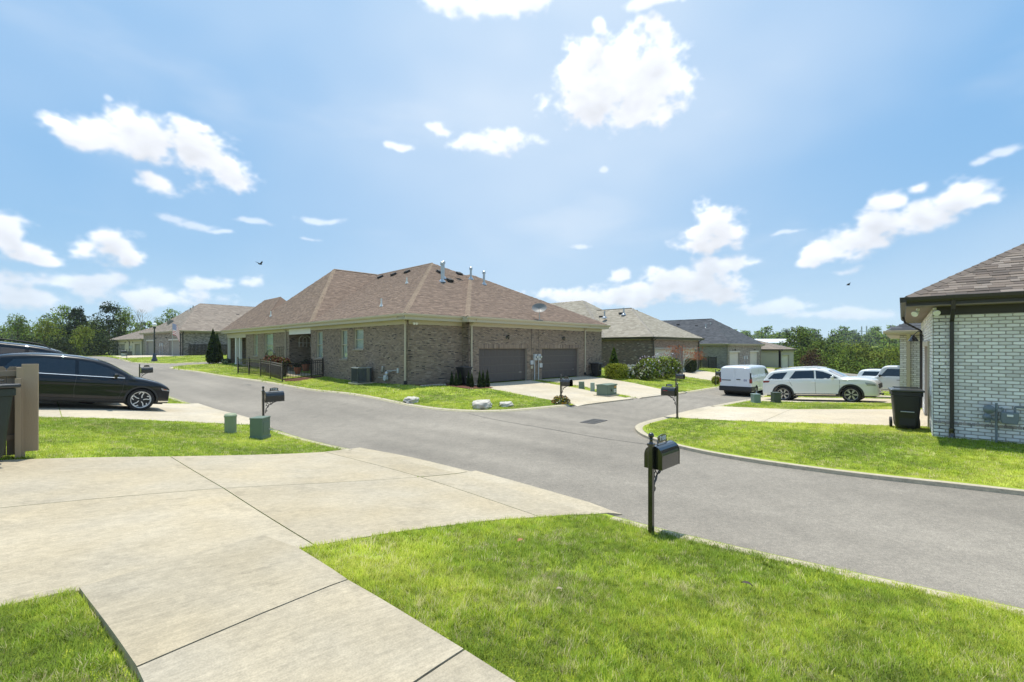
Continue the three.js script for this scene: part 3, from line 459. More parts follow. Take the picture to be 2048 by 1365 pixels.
// ---------------------------------------------------------------- the brick twin house on the corner
const house = thing('brick_house', 'long tan brick house with brown hip roof and two dark garage doors', 'house', P(13.9, 0.3, 21.5));
{
  const H = house, L = (a, y, b) => V3(a - 13.9, y - 0.3, -(b - 21.5)), X = V3(1, 0, 0), Zp = V3(0, 0, 1);
  const y0 = 0.3, yT = 4.02, yE = 4.35, wallH = yT - y0;
  M.doorBrown = std(col(0.105, 0.088, 0.08), 0.5);
  // street side, facing -a: x runs from b = 56 down to b = 21.5
  const bx = (b) => 56 - b, look = LOOK.tan;
  const wins = [[33.33, 32.25, 1.78, 3.68], [29.5, 28.52, 1.76, 3.68], [27.65, 26.38, 2.42, 3.68], [47.3, 46.1, 1.76, 3.76], [44.3, 42.1, 1.76, 3.76]];
  const op = wins.map(([b1, b0, s, t]) => [bx(b1), bx(b0), s - y0, t - y0]);
  op.push([bx(38.4), bx(34.25), 0, wallH - 0.17], [bx(55.75), bx(49.5), 0, wallH - 0.08]);
  const side = brickWall(H, L(13.9, y0, 56), Zp, 34.5, wallH, op, { ...look, soldiers: wins.map(([b1, b0, , t]) => [bx(b1) - 0.07, bx(b0) + 0.07, t - y0 + 0.006, 0.21]) });
  wins.forEach(([b1, b0, s, t]) => windowUnit(H, frame(L(13.9, s, b1), Zp, V3(-1, 0, 0)), b1 - b0, t - s, { trim: M.beige, sill: LOOK.tan.mortar, sashes: 2 }));
  // short wall at the corner and the garage front, facing -b
  brickWall(H, L(13.9, y0, 21.5), X, 3.85, wallH, [], look);
  brickWall(H, L(17.72, y0, 21.5), Zp, 0.55, wallH, [], look);
  const gx = (a) => a - 17.72, d1 = [18.54, 22.81], d2 = [24.34, 28.62], dT = 2.46;
  const front = brickWall(H, L(17.72, y0, 20.95), X, 14.0, wallH, [[gx(d1[0]), gx(d1[1]), 0, dT - y0], [gx(d2[0]), gx(d2[1]), 0, dT - y0]], { ...look, soldiers: [[gx(d1[0]) - 0.1, gx(d1[1]) + 0.1, dT - y0 + 0.004, 0.29], [gx(d2[0]) - 0.1, gx(d2[1]) + 0.1, dT - y0 + 0.004, 0.29]] });
  for (const d of [d1, d2]) garageDoor(H, frame(L(d[0], 0.385, 20.95), X, Zp), d[1] - d[0], dT - 0.385, M.doorBrown);
  part('control_joint', merge([box(0.02, wallH, 0.02, gx(23.25) + 3.82, wallH / 2, 0.562), box(0.02, wallH, 0.02, gx(24.02) + 3.82, wallH / 2, 0.562)]), M.dim, H);
  part('slab_edge', merge([box(34.5, 0.16, 0.3).rotateY(PI / 2).translate(0.13, 0.03, -17.25), box(3.82, 0.14, 0.3, 1.91, -0.1, -0.13)]), M.kerb, H);
  // hidden sides close the shell
  part('wall', merge([box(0.2, wallH, 35, 17.72, wallH / 2, -17), box(17.8, wallH, 0.2, 8.9, wallH / 2, -34.4)]), LOOK.tan.mortar, H);
  // roof: main hip, garage hip, cross hip, porch hip
  const look2 = LOOK.redRoof;
  hipFaces(H, L, [13.45, 32.15, 21.05, 56.45], yE, [22.8, 31.6], [22.8, 45.9], 9.56, look2, 'ws');
  hipFaces(H, L, [17.27, 32.12, 20.5, 44], yE, [24.7, 28.9], [24.7, 38], 8.52, look2, 'ws');
  hipFaces(H, L, [13.45, 31, 33.1, 47.9], yE, [18.5, 40.5], [24.5, 40.5], 9.58, look2, 'ws');
  hipFaces(H, L, [13.44, 19.4, 44.2, 56.46], yE + 0.004, [16.4, 47.5], [16.4, 52.4], 7.45, look2, 'w');
  const cp = look2.caps;
  ridgeCaps(H, L(13.45, yE + 0.02, 21.05), L(22.8, 9.58, 31.6), cp, { seed: 4, w: 0.17 });
  ridgeCaps(H, L(17.27, yE + 0.02, 20.5), L(24.7, 8.54, 28.9), cp, { seed: 5, w: 0.17 });
  ridgeCaps(H, L(13.45, yE + 0.02, 33.1), L(18.5, 9.6, 40.5), cp, { seed: 6, w: 0.17 });
  ridgeCaps(H, L(22.8, 9.58, 31.6), L(22.8, 9.58, 40.5), cp, { seed: 7 });
  ridgeCaps(H, L(18.5, 9.6, 40.5), L(22.8, 9.6, 40.5), cp, { seed: 8 });
  // eaves: soffit, fascia, gutters, downspouts
  part('soffit', merge([box(0.62, 0.03, 35.2, -0.16, yT - y0 + 0.015, -17.2), box(4.4, 0.03, 0.6, 1.6, yT - y0 + 0.016, 0.17), box(14.75, 0.03, 0.6, 10.85, yT - y0 + 0.017, 0.72)]), M.beige, H);
  part('frieze_board', merge([box(0.03, 0.22, 34.4, -0.018, wallH - 0.11, -17.25), box(3.7, 0.22, 0.03, 1.9, wallH - 0.11, 0.02), box(13.9, 0.22, 0.03, 10.85, wallH - 0.11, 0.572)]), M.beige, H);
  part('fascia', merge([box(0.025, 0.33, 35.4, -0.442, yT - y0 + 0.165, -17.25), box(3.85, 0.33, 0.025, 1.46, yT - y0 + 0.165, 0.443), box(14.8, 0.33, 0.025, 10.82, yT - y0 + 0.165, 0.993), box(0.025, 0.33, 0.55, 3.38, yT - y0 + 0.165, 0.72)]), M.beige, H);
  gutter(H, L(13.445, 4.2, 56.4), L(13.445, 4.2, 21.0), M.beige); gutter(H, L(13.3, 4.2, 21.055), L(17.3, 4.2, 21.055), M.beige); gutter(H, L(17.15, 4.2, 20.505), L(32.2, 4.2, 20.505), M.beige);
  H.children.filter((c) => c.name === 'gutter').length;
  downspout(H, [L(13.37, 4.18, 21.8), L(13.82, 3.9, 21.62), L(13.82, 0.55, 21.62)], M.beige, 0.085, M.blackMatte);
  downspout(H, [L(13.37, 4.18, 39.1), L(13.82, 3.9, 39.03), L(13.82, 1.0, 39.03)], M.beige, 0.085);
  downspout(H, [L(17.95, 4.18, 20.43), L(17.9, 3.9, 20.88), L(17.9, 0.45, 20.88)], M.beige, 0.085, M.blackMatte);
  downspout(H, [L(29.5, 4.18, 20.43), L(29.37, 3.9, 20.88), L(29.37, 0.45, 20.88)], M.beige, 0.085, M.blackMatte);
  // entry recess and left porch
  const inner = (b0, b1, depth) => { brickWall(H, L(13.9 + depth, y0, b1), Zp, b1 - b0, wallH - 0.1, [], look); brickWall(H, L(13.9, y0, b1), X, depth, wallH - 0.1, [], look); part('recess_wall', box(depth, wallH, 0.12, depth / 2, wallH / 2, -(b0 - 21.5) + 0.06), look.mortar, H); part('recess_ceiling', box(depth, 0.05, b1 - b0, depth / 2, wallH - 0.12, -((b0 + b1) / 2 - 21.5)), M.beige, H); };
  inner(34.25, 38.4, 4.4); inner(49.5, 55.75, 1.7);
  part('beam', merge([box(0.22, 0.42, 4.14, 0.065, 3.47, -14.825)]), M.white, H, 'cream beam over the entry recess');
  part('beam', merge([box(0.22, 0.46, 6.24, 0.065, 3.45, -31.125)]), M.beige, H);
  for (const b of [55.75, 53.0, 51.75]) { const c = part('column', box(0.24, 3.15, 0.24, 0.12, 2.1, -(b - 21.5), 0.01), M.white, H); part('plinth', box(0.3, 0.14, 0.3, 0.12, 0.62, -(b - 21.5), 0.01), M.white, c); part('capital', box(0.3, 0.1, 0.3, 0.12, 3.5, -(b - 21.5), 0.01), M.white, c); }
  { const dg = new THREE.Group(); dg.name = 'door'; dg.position.copy(L(15.6, 0.75, 51.6)); H.add(dg); part('door_frame', merge([box(0.1, 2.5, 0.12, -0.05, 1.25, 0.06), box(0.1, 2.5, 0.12, -0.05, 1.25, 1.14), box(0.1, 0.3, 1.2, -0.05, 2.6, 0.6)]), M.white, dg); part('door_leaf', box(0.05, 2.4, 0.96, -0.02, 1.2, 0.6), M.dim, dg); part('handle', box(0.06, 0.03, 0.14, -0.07, 1.0, 0.95), M.steel, dg); }
  part('porch_floor', merge([box(1.9, 0.5, 6.3, 0.85, 0.3, -31.1), box(4.5, 0.3, 4.2, 2.2, 0.12, -14.8)]), M.kerb, H);
  // iron arched window ornament and lamp in the recess
  { const arch = []; const pt = (b, y) => L(b - 20.5, y + 0.12, 38.34); for (const b of [35.12, 35.42, 35.72, 36.02]) arch.push(bar(pt(b, 2.45), pt(b, 3.1), 0.022, 5)); for (const [b, r] of [[35.42, 0.3], [35.72, 0.3], [35.57, 0.46]]) { const p = []; for (let i = 0; i <= 10; i++) { const t = (PI * i) / 10; p.push(pt(b + r * cos(t), 3.05 + r * sin(t) * 0.85)); } arch.push(tube(p, 0.022, 20, 5)); } arch.push(bar(pt(35.05, 2.8), pt(36.1, 2.8), 0.016, 5)); part('wall_ornament', merge(arch), M.white, H, 'pale arched window tracery hung in the dark recess'); }
  // roof fittings
  const vent = (a, y, b, turn) => { const v = part('roof_vent', merge([box(0.42, 0.13, 0.4, 0, 0.06, 0, 0.02), box(0.5, 0.03, 0.5, 0, -0.01, 0)]), M.blackMatte, H); v.position.copy(L(a, y, b)); v.rotation.set(turn ? 0.46 : 0, 0, turn ? 0 : 0.5); };
  vent(21.5, 8.9, 37.7, 0); vent(21.4, 8.85, 35.3, 0); vent(21.35, 8.82, 33.1, 0); vent(21.7, 8.4, 29.1, 1); vent(21.2, 7.5, 27.2, 1); vent(22.9, 8.28, 28.2, 1);
  const pipe = (a, y, b, h, r, mat) => { const g = part('vent_pipe', merge([cyl(r, r, h, 0, -0.1, 0, 10), lathe([[r * 2.6, 0], [r * 1.5, 0.12], [r * 1.05, 0.2]], 10)]), mat, H); g.position.copy(L(a, y, b)); };
  pipe(18.42, 7.12, 28.6, 0.55, 0.05, M.white); pipe(14.7, 5.05, 25.65, 0.6, 0.05, M.white); pipe(14.4, 5.3, 44.2, 0.6, 0.05, M.white);
  const flue = (a, y, b, h, r) => { const g = new THREE.Group(); g.name = 'flue'; g.position.copy(L(a, y, b)); H.add(g); part('flue_pipe', cyl(r, r, h, 0, -0.15, 0, 14), M.galv, g); part('flue_cap', merge([cyl(r * 1.45, r * 1.45, 0.16, 0, h - 0.2, 0, 14), cyl(r * 1.5, r * 0.6, 0.06, 0, h - 0.04, 0, 14)]), M.galv, g); part('storm_collar', lathe([[r * 2.6, -0.06], [r * 2.5, 0.02], [r * 1.3, 0.16], [r * 1.02, 0.18]], 14), M.galv, g); };
  flue(20.35, 7.3, 27.0, 1.42, 0.1); flue(21.1, 7.7, 27.85, 1.3, 0.1); flue(23.67, 7.9, 27.7, 0.95, 0.085); flue(24.24, 7.45, 26.8, 1.05, 0.085);
  // coach lights, floodlight, meters
  for (const [a, y] of [[20.87, 3.2], [26.6, 3.2]]) { const l = new THREE.Group(); l.name = 'coach_light'; l.position.copy(L(a, y, 20.94)); H.add(l); part('bracket', merge([box(0.11, 0.2, 0.03, 0, 0, 0.015), tube([V3(0, 0.02, 0.02), V3(0, 0.14, 0.12), V3(0, 0.08, 0.2)], 0.012, 12, 5)]), M.black, l); part('lantern', lathe([[0.015, -0.16], [0.06, -0.13], [0.085, 0.06], [0.11, 0.07], [0.02, 0.14]], 6).translate(0, 0, 0.2), M.black, l); }
  part('floodlight', merge([box(0.1, 0.1, 0.04, 0.35, 3.6, -0.0), cyl(0.05, 0.07, 0.12, 0, 0, 0).rotateX(1.9).translate(0.28, 3.56, 0.1), cyl(0.05, 0.07, 0.12, 0, 0, 0).rotateX(1.9).translate(0.44, 3.56, 0.1)]), M.white, H);
  const meter = new THREE.Group(); meter.name = 'electric_meters'; meter.position.copy(L(0, 0.37, 20.94)); H.add(meter);
  const bxm = (a0, a1, ya, yb, m, nm, d = 0.14) => part(nm, box(a1 - a0, yb - ya, d, (a0 + a1) / 2, (ya + yb) / 2 - 0.37, d / 2, 0.012), m, meter);
  for (const [a0, a1] of [[23.42, 23.7], [23.82, 24.1]]) { const b = bxm(a0, a1, 1.66, 2.08, M.greyBox, 'meter_box'); part('meter_dial', cyl(0.09, 0.085, 0.1, 0, 0, 0).rotateX(PI / 2).translate((a0 + a1) / 2 + 0.06, 1.52, 0.14), M.steel, b); }
  bxm(23.1, 23.38, 1.38, 1.66, M.greyBox, 'junction_box', 0.1); bxm(24.02, 24.3, 1.16, 1.45, M.greyBox, 'junction_box', 0.1); bxm(23.14, 23.34, 1.1, 1.3, M.beige, 'junction_box', 0.08);
  for (const a of [23.5, 23.9]) part('conduit', cyl(0.035, 0.035, 1.4, a, -0.1, 0.07, 10), M.greyBox, meter);
  // gas meter beside the condenser
  const gas = new THREE.Group(); gas.name = 'gas_meter'; gas.position.copy(L(13.9, 0.5, 23.4)); H.add(gas);
  part('meter_body', merge([box(0.2, 0.2, 0.26, -0.22, 0.36, 0, 0.05), cyl(0.13, 0.13, 0.18, 0, 0, 0).rotateZ(PI / 2).translate(-0.13, 0.28, 0)]), M.greyBox, gas);
  part('pipework', merge([bar(V3(-0.2, 0.05, -0.02), V3(-0.2, -0.1, -0.02), 0.02), bar(V3(-0.2, 0.5, 0.1), V3(-0.2, 0.72, 0.1), 0.02), bar(V3(-0.2, 0.72, 0.1), V3(-0.08, 0.75, 0.9), 0.02), bar(V3(-0.2, 0.5, -0.1), V3(-0.2, 0.62, -0.1), 0.02), bar(V3(-0.2, 0.62, -0.1), V3(-0.1, 0.68, 0.5), 0.02), bar(V3(-0.18, 0.3, -0.1), V3(-0.18, 0.3, -0.9), 0.018)]), M.galv, gas);
  part('regulator', lathe([[0.001, -0.06], [0.12, -0.03], [0.13, 0.0], [0.12, 0.03], [0.05, 0.06], [0.001, 0.08]], 14).rotateZ(PI / 2).translate(-0.2, 0.55, 0.05), M.galv, gas);
  part('junction_box', box(0.08, 0.26, 0.13, -0.05, 0.75, 1.0, 0.01), M.greyBox, gas);
  part('disconnect_box', box(0.12, 0.32, 0.2, -0.06, 0.62, -0.75, 0.012).rotateX(0.25), M.steel, gas);
}
const dish = thing('satellite_dish', 'grey satellite dish standing on the brown roof above the twin garages', 'satellite dish', P(23.75, 4.42, 20.65));
function dishParts(d, k = 1) { const m = std(col(0.2, 0.2, 0.195), 0.5); part('mast', merge([bar(V3(0, 0, 0), V3(0, 0.45 * k, 0), 0.028), box(0.5, 0.03, 0.3, 0, -0.02, 0)]), M.galv, d); const r = lathe([[0.001, 0], [0.2, 0.02], [0.38, 0.075], [0.5, 0.14], [0.505, 0.15], [0.38, 0.088], [0.2, 0.033], [0.001, 0.012]], 28); r.scale(k, k, k * 0.8); r.rotateX(0.95); r.translate(0, 0.72 * k, 0.05); part('reflector', r, m, d); part('feed_arm', merge([bar(V3(0, 0.5 * k, 0.1), V3(0, 0.75 * k, 0.62 * k), 0.014), cyl(0.04, 0.03, 0.1, 0, 0.72 * k, 0.62 * k)]), m, d); }
dishParts(dish);
dish.rotation.y = -0.9;

// ---------------------------------------------------------------- plainer houses along both streets
function plainHouse(name, label, [a, y, b], turn, s) {
  const H = thing(name, label, 'house', P(a, y, b), turn), L = (x, h, d) => V3(x, h, -d), X = V3(1, 0, 0), Zp = V3(0, 0, 1), { A, B, wallH, over = 0.42, trim, roof } = s, yE = wallH + 0.2;
  const S = (s.south || []).map(([p, q, y0, y1]) => [p, q, y0, y1]), Wt = (s.west || []).map(([p, q, y0, y1]) => [B - q, B - p, y0, y1]);
  brickWall(H, L(0, 0, 0), X, A, wallH, S, s.southLook, { skipBricks: s.far }); brickWall(H, L(0, 0, B), Zp, B, wallH, Wt, s.westLook, { skipBricks: s.far });
  part('wall', merge([box(0.2, wallH, B - 0.2, A - 0.1, wallH / 2, -B / 2 - 0.1), box(A - 0.4, wallH, 0.2, A / 2, wallH / 2, -B + 0.1)]), s.westLook.mortar, H);
  for (const [p, q, y0, y1] of s.south || []) if (y0 === 0) { garageDoor(H, frame(L(p, 0.02, 0), X, Zp), q - p, y1 - 0.02, s.door, 8); part('lintel', box(q - p + 0.3, 0.2, 0.06, (p + q) / 2, y1 + 0.1, 0.03), s.lintel || s.southLook.mortar, H); }
  for (const [p, q, y0, y1] of s.west || []) if (y0 === 0) { garageDoor(H, frame(L(0, 0.02, q), Zp, V3(-1, 0, 0)), q - p, y1 - 0.02, s.door, 8); part('lintel', box(0.06, 0.22, q - p + 0.3, -0.03, y1 + 0.11, -(p + q) / 2), s.lintel || s.westLook.mortar, H); }
  for (const [rect, r0, r1, yR, show] of s.hips) hipFaces(H, L, rect, rect[4] ?? yE, r0, r1, yR, roof, show, { bare: false });
  for (const [p, q] of s.caps || []) ridgeCaps(H, L(...p), L(...q), roof.caps, { w: 0.2, step: 0.34, seed: 4 });
  part('soffit', merge([box(A + 2 * over, 0.03, over + 0.1, A / 2, wallH + 0.015, over / 2 - 0.02), box(over + 0.1, 0.03, B + over, -over / 2 + 0.02, wallH + 0.016, -B / 2)]), trim, H);
  part('fascia', merge([box(A + 2 * over, 0.2, 0.03, A / 2, wallH + 0.11, over), box(0.03, 0.2, B + 2 * over, -over, wallH + 0.11, -B / 2)]), trim, H);
  gutter(H, L(-over - 0.02, wallH + 0.1, -over), L(A + over, wallH + 0.1, -over), trim); gutter(H, L(-over, wallH + 0.1, B + over), L(-over, wallH + 0.1, -over - 0.02), trim);
  for (const [x, d] of s.spouts || []) downspout(H, [L(x - (d > 0 ? over + 0.06 : 0), wallH + 0.1, d > 0 ? d : -over - 0.06), L(x - (d > 0 ? 0.06 : 0), wallH - 0.2, d > 0 ? d : -0.07), L(x - (d > 0 ? 0.06 : 0), 0.1, d > 0 ? d : -0.07)], s.spout || trim, 0.09);
  for (const [x, h, d, k] of s.pipes || []) { const f = new THREE.Group(); f.name = 'flue'; f.position.copy(L(x, h, d)); H.add(f); part('flue_pipe', cyl(0.09, 0.09, k, 0, -0.15, 0, 10), M.galv, f); part('storm_collar', lathe([[0.3, -0.1], [0.28, 0.0], [0.12, 0.16], [0.1, 0.18]], 10), M.galv, f); }
  for (const [x, h, d] of s.vents || []) part('roof_vent', box(0.45, 0.16, 0.42, x, h, -d, 0.02), M.blackMatte, H);
  for (const [x, h, d, kind] of s.boxes || []) { const m = part('meter_box', merge([box(kind ? 0.14 : 0.34, 0.46, kind ? 0.34 : 0.14, x - (kind ? 0.07 : 0), h, -d + (kind ? 0 : 0.07), 0.015)]), M.greyBox, H); part('conduit', cyl(0.035, 0.035, h - 0.2, x - (kind ? 0.06 : 0), 0, -d + (kind ? 0 : 0.06), 8), M.greyBox, m); }
  for (const [x, h, d, kind] of s.lamps || []) part('wall_lamp', merge([box(0.12, 0.2, 0.12, x - (kind ? 0.12 : 0), h, -d + (kind ? 0 : 0.12), 0.02)]), M.black, H);
  return H;
}
M.cream = std(col(0.62, 0.58, 0.5), 0.55); M.darkTrim = std(col(0.03, 0.026, 0.024), 0.45); M.greyTrim = std(col(0.3, 0.28, 0.25), 0.55); M.stoneLintel = std(col(0.55, 0.52, 0.47), 0.8);
plainHouse('brick_house', 'dark brick house with sandy hip roof and two cream garage doors beyond the flower beds', [42.3, 0.0, 22], 0, {
  A: 11.1, B: 36, wallH: 3.4, trim: M.darkTrim, roof: LOOK.tanRoof, southLook: LOOK.rust, westLook: LOOK.dark, door: M.cream,
  south: [[0.5, 4.6, 0, 2.35], [6.9, 10.4, 0, 2.35]], west: [],
  hips: [[[-0.42, 11.5, -0.42, 26], [5.55, 5.5], [5.55, 18], 7.1, 'ws'], [[-0.43, 12.6, 5.2, 40], [5.6, 12.2], [5.6, 30], 8.45, 'ws']],
  caps: [[[-0.42, 3.6, -0.42], [5.55, 7.12, 5.5]], [[-0.42, 3.6, 5.2], [5.6, 8.47, 12.2]]], spouts: [[11.0, 0], [0.06, 0]], pipes: [[3.0, 6.0, 7.5, 0.9], [4.0, 6.3, 5.6, 0.9]], vents: [[4.4, 6.5, 6.2], [3.4, 7.0, 17], [4.0, 6.2, 8.6]], lamps: [[5.75, 2.7, 0], [10.75, 2.7, 0]],
});
plainHouse('brick_house', 'grey brick house with charcoal roof behind the parked white van', [62.3, -0.35, 22], 0, {
  A: 13.9, B: 34, wallH: 3.2, trim: M.beigeDark, roof: LOOK.greyRoof, southLook: LOOK.mixed, westLook: LOOK.grey, door: M.cream, lintel: M.stoneLintel,
  south: [[0.9, 4.6, 0, 2.25], [9.0, 12.6, 0, 2.25]], hips: [[[-0.42, 14.3, -0.42, 34.4], [6.9, 4.5], [6.9, 24], 7.15, 'ws']], caps: [[[-0.42, 3.4, -0.42], [6.9, 7.17, 4.5]]], spouts: [[0.12, 0], [13.7, 0]], pipes: [[4.2, 5.6, 4.4, 0.8], [5.2, 5.9, 4.1, 0.8]], vents: [[5.4, 6.4, 9], [5.0, 6.1, 6], [10, 4.4, 1.4]], boxes: [[6.4, 1.5, 0], [7.4, 1.5, 0]], lamps: [[2.7, 2.6, 0], [10.8, 2.6, 0]],
});
plainHouse('brick_house', 'pale house with brown hip roof at the far end of the lane', [80.5, -0.9, 20.5], 0, {
  A: 8, B: 26, wallH: 3.0, trim: M.darkTrim, roof: LOOK.brownRoof, southLook: LOOK.mixed, westLook: LOOK.mixed, door: M.cream, south: [[1.2, 5.2, 0, 2.25]], hips: [[[-0.42, 8.4, -0.42, 26.4], [4, 5.2], [4, 20], 4.9, 'ws']], spouts: [[0.1, 0]], far: true,
});
// down the main street, houses turned a little with the road
plainHouse('brick_house', 'brown roofed brick house facing the street behind the flag and lamp post', [13.9, 1.3, 78.4], 0.083, {
  A: 24, B: 20.5, wallH: 3.45, trim: M.beigeDark, roof: LOOK.brownRoof, southLook: LOOK.mixed, westLook: LOOK.mixed, door: M.greyTrim, lintel: M.stoneLintel, spout: M.darkTrim,
  west: [[1.2, 6.0, 0, 2.3], [13.6, 18.4, 0, 2.3]], hips: [[[-0.42, 28, -0.42, 17], [4.6, 8.3], [22, 8.3], 8.3, 'ws'], [[-0.43, 20, 8, 21], [5.5, 14.6], [12, 14.6], 6.6, 'ws']], caps: [[[-0.42, 3.67, -0.42], [4.6, 8.32, 8.3]]], spouts: [[0, 0.4], [0.1, 0]], vents: [[9, 6.6, 5.3], [12, 6.3, 4.8], [12.4, 4.7, 1.9], [13.6, 4.7, 1.9]], pipes: [[3.4, 7.0, 8.6, 0.7], [3.9, 7.4, 9.0, 0.7]], boxes: [[0, 1.7, 9.2, 1], [0, 1.7, 10.4, 1]], lamps: [[0, 2.75, 7, 1], [0, 2.75, 12.6, 1]],
});
plainHouse('brick_house', 'low cream brick house with brown roof at the end of the main street', [12.4, 1.05, 102.5], 0.1, {
  A: 20, B: 24, wallH: 2.85, trim: M.beigeDark, roof: LOOK.brownRoof, southLook: LOOK.mixed, westLook: { ...LOOK.mixed, mortar: std(col(0.5, 0.45, 0.36), 0.95) }, door: M.greyTrim, far: true, spout: M.darkTrim,
  west: [[1, 4.6, 0, 2.2], [11.5, 15.5, 0, 2.2], [17.5, 21.5, 0, 2.2]], hips: [[[-0.42, 20.4, -0.42, 24.4], [6.5, 7.5], [6.5, 15], 6.2, 'ws']], spouts: [[0, 8], [0, 16.6]], boxes: [[0, 1.6, 6.4, 1], [0, 1.6, 7.4, 1]], lamps: [[0, 2.5, 5.4, 1], [0, 2.5, 10.6, 1]],
});
{ // flat-looking dark roof far behind the trees on the left
  const far = thing('apartment_block', 'long grey roofed building half hidden behind the trees on the left', 'building', P(-50, 1, 122)), w = std(col(0.3, 0.29, 0.27), 0.9), rf = std(col(0.10, 0.10, 0.105), 0.9);
  part('wall', box(70, 5.6, 14, 0, 2.8, 0), w, far); const g = extrude([[-7.6, 5.6], [0, 8.2], [7.6, 5.6]], 71); g.rotateY(PI / 2); g.translate(-35.5, 0, 0); part('roof', g, rf, far);
  for (let i = 0; i < 12; i++) part('window', box(1.4, 1.6, 0.1, -32 + i * 5.8, 3.2, 7.02), M.dim, far); far.rotation.y = 0.55;
}
// ---------------------------------------------------------------- white painted brick house on the right
{
  const H = thing('white_brick_house', 'white painted brick house with dark gutter and weathered shingle roof at right', 'house', P(15.28, 0.3, 0.55), -1.497), X = V3(1, 0, 0), Zp = V3(0, 0, 1), h = 3.2;
  const edge = (r) => { const s = [], n = 5; return s; };
  const bg = []; for (let k = 0; k < 6; k++) { const r = rng(400 + k), o = []; const N = 16; for (let i = 0; i < N; i++) { const t = (i / N) * 4, e = floor(t), f = t - e, q = 0.5; let x = e === 0 ? lerp(-q, q, f) : e === 1 ? q : e === 2 ? lerp(q, -q, f) : -q, y = e === 0 ? -q : e === 1 ? lerp(-q, q, f) : e === 2 ? q : lerp(q, -q, f); const c = abs(x) > 0.4 && abs(y) > 0.3 ? 0.1 : 0; o.push([x * (1 - c * 0.35 - r() * 0.02), y * (1 - c * 1.1 - r() * 0.10)]); } const g = extrude(o, 0.8, 0); g.translate(0, 0, -0.4); const gp = g.attributes.position; for (let i = 0; i < gp.count; i++) if (gp.getZ(i) > 0) { gp.setXYZ(i, gp.getX(i) * 0.985, gp.getY(i) * 0.94, 0.5); } g.computeVertexNormals(); bg.push(g); }
  const look = { ...LOOK.white, brickGeos: bg };
  brickWall(H, V3(0, 0, 0), X, 7, h, [], look, { single: 300, rank: (x, y) => x });
  brickWall(H, V3(0, 0, -9), Zp, 9, h, [[3.6, 7.5, 0, 2.25]], look);
  garageDoor(H, frame(V3(0, 0.02, -5.4), Zp, V3(-1, 0, 0)), 3.9, 2.23, M.beige, 8);
  part('door_trim', merge([box(0.05, 2.3, 0.12, -0.03, 1.15, -1.45), box(0.05, 0.14, 4.1, -0.03, 2.32, -3.45)]), M.beige, H);
  part('wall', merge([box(0.2, h, 9, 6.9, h / 2, -4.6), box(6.6, h, 0.2, 3.5, h / 2, -8.9)]), look.mortar, H);
  const L = (x, y, d) => V3(x, y, -d), yE = h + 0.22, rl = LOOK.weatherRoof, run = 4.2, pitch = 0.6;
  roofFace(H, [L(-0.5, yE, -0.5), L(8, yE, -0.5), L(8, yE + pitch * 4.2, 3.7), L(3.7, yE + pitch * 4.2, 3.7)], rl, { single: 300, rank: (m) => V3().setFromMatrixPosition(m).x + abs(V3().setFromMatrixPosition(m).y - 4) });
  roofFace(H, [L(-0.5, yE, 9.5), L(-0.5, yE, -0.5), L(3.7, yE + pitch * 4.2, 3.7), L(3.7, yE + pitch * 4.2, 5.3)], rl);
  roofFace(H, [L(8, yE, 9.5), L(-0.5, yE, 9.5), L(3.7, yE + pitch * 4.2, 5.3), L(8, yE + pitch * 4.2, 5.3)], rl, { bare: true });
  ridgeCaps(H, L(-0.5, yE + 0.02, -0.5), L(3.7, yE + pitch * 4.2 + 0.02, 3.7), rl.caps, { w: 0.14, step: 0.24 });
  const soff = std(col(0.2, 0.165, 0.14), 0.7);
  part('soffit', merge([box(8.5, 0.03, 0.6, 3.75, h + 0.015, 0.2), box(0.6, 0.03, 9.9, -0.2, h + 0.018, -4.5)]), soff, H);
  part('frieze_board', merge([box(7.0, 0.2, 0.03, 3.5, h - 0.1, 0.02)]), M.darkTrim, H);
  part('fascia', merge([box(8.5, 0.2, 0.03, 3.75, h + 0.12, 0.49), box(0.03, 0.2, 10, -0.49, h + 0.12, -4.5)]), M.darkTrim, H);
  gutter(H, L(-0.62, h + 0.1, -0.5), L(8, h + 0.1, -0.5), M.darkTrim); gutter(H, L(-0.5, h + 0.1, 9.5), L(-0.5, h + 0.1, -0.62), M.darkTrim);
  downspout(H, [L(0.33, h + 0.12, -0.56), L(0.33, h - 0.1, -0.5), L(0.33, h - 0.35, -0.07), L(0.33, 0.22, -0.07)], M.darkTrim, 0.075);
  { const b = part('drain_boot', tube([V3(0.33, 0.28, 0.07), V3(0.33, 0.12, 0.08), V3(0.37, -0.02, 0.2)], 0.055, 12, 10), M.black, H); }
  downspout(H, [L(-0.56, h + 0.12, 6.3), L(-0.5, h - 0.1, 6.3), L(-0.07, h - 0.4, 6.3), L(-0.07, 0.1, 6.3)], M.darkTrim, 0.075);
  for (const [x, z, ry] of [[-0.28, 0.1, -0.6], [0.02, 0.2, 0.3]]) { const f = new THREE.Group(); f.name = 'floodlight'; f.position.set(x, h - 0.02, z); H.add(f); part('bracket', merge([cyl(0.035, 0.035, 0.05, 0, -0.06, 0)]), M.white, f); const k = lathe([[0.001, 0], [0.035, 0.01], [0.05, 0.05], [0.072, 0.13], [0.07, 0.14], [0.001, 0.13]], 16); k.rotateX(2.1); k.rotateY(ry); k.translate(0, -0.08, 0); part('lamp_head', k, M.white, f); }
  { const l = new THREE.Group(); l.name = 'coach_light'; l.position.set(-0.02, 2.55, -6.0); H.add(l); part('bracket', merge([box(0.03, 0.2, 0.1), tube([V3(0, 0.05, 0), V3(-0.12, 0.22, 0), V3(-0.26, 0.1, 0)], 0.014, 12, 6)]), M.black, l); part('lantern', lathe([[0.001, 0.1], [0.03, 0.09], [0.15, -0.1], [0.14, -0.11]], 14).translate(-0.26, 0, 0), M.black, l); }
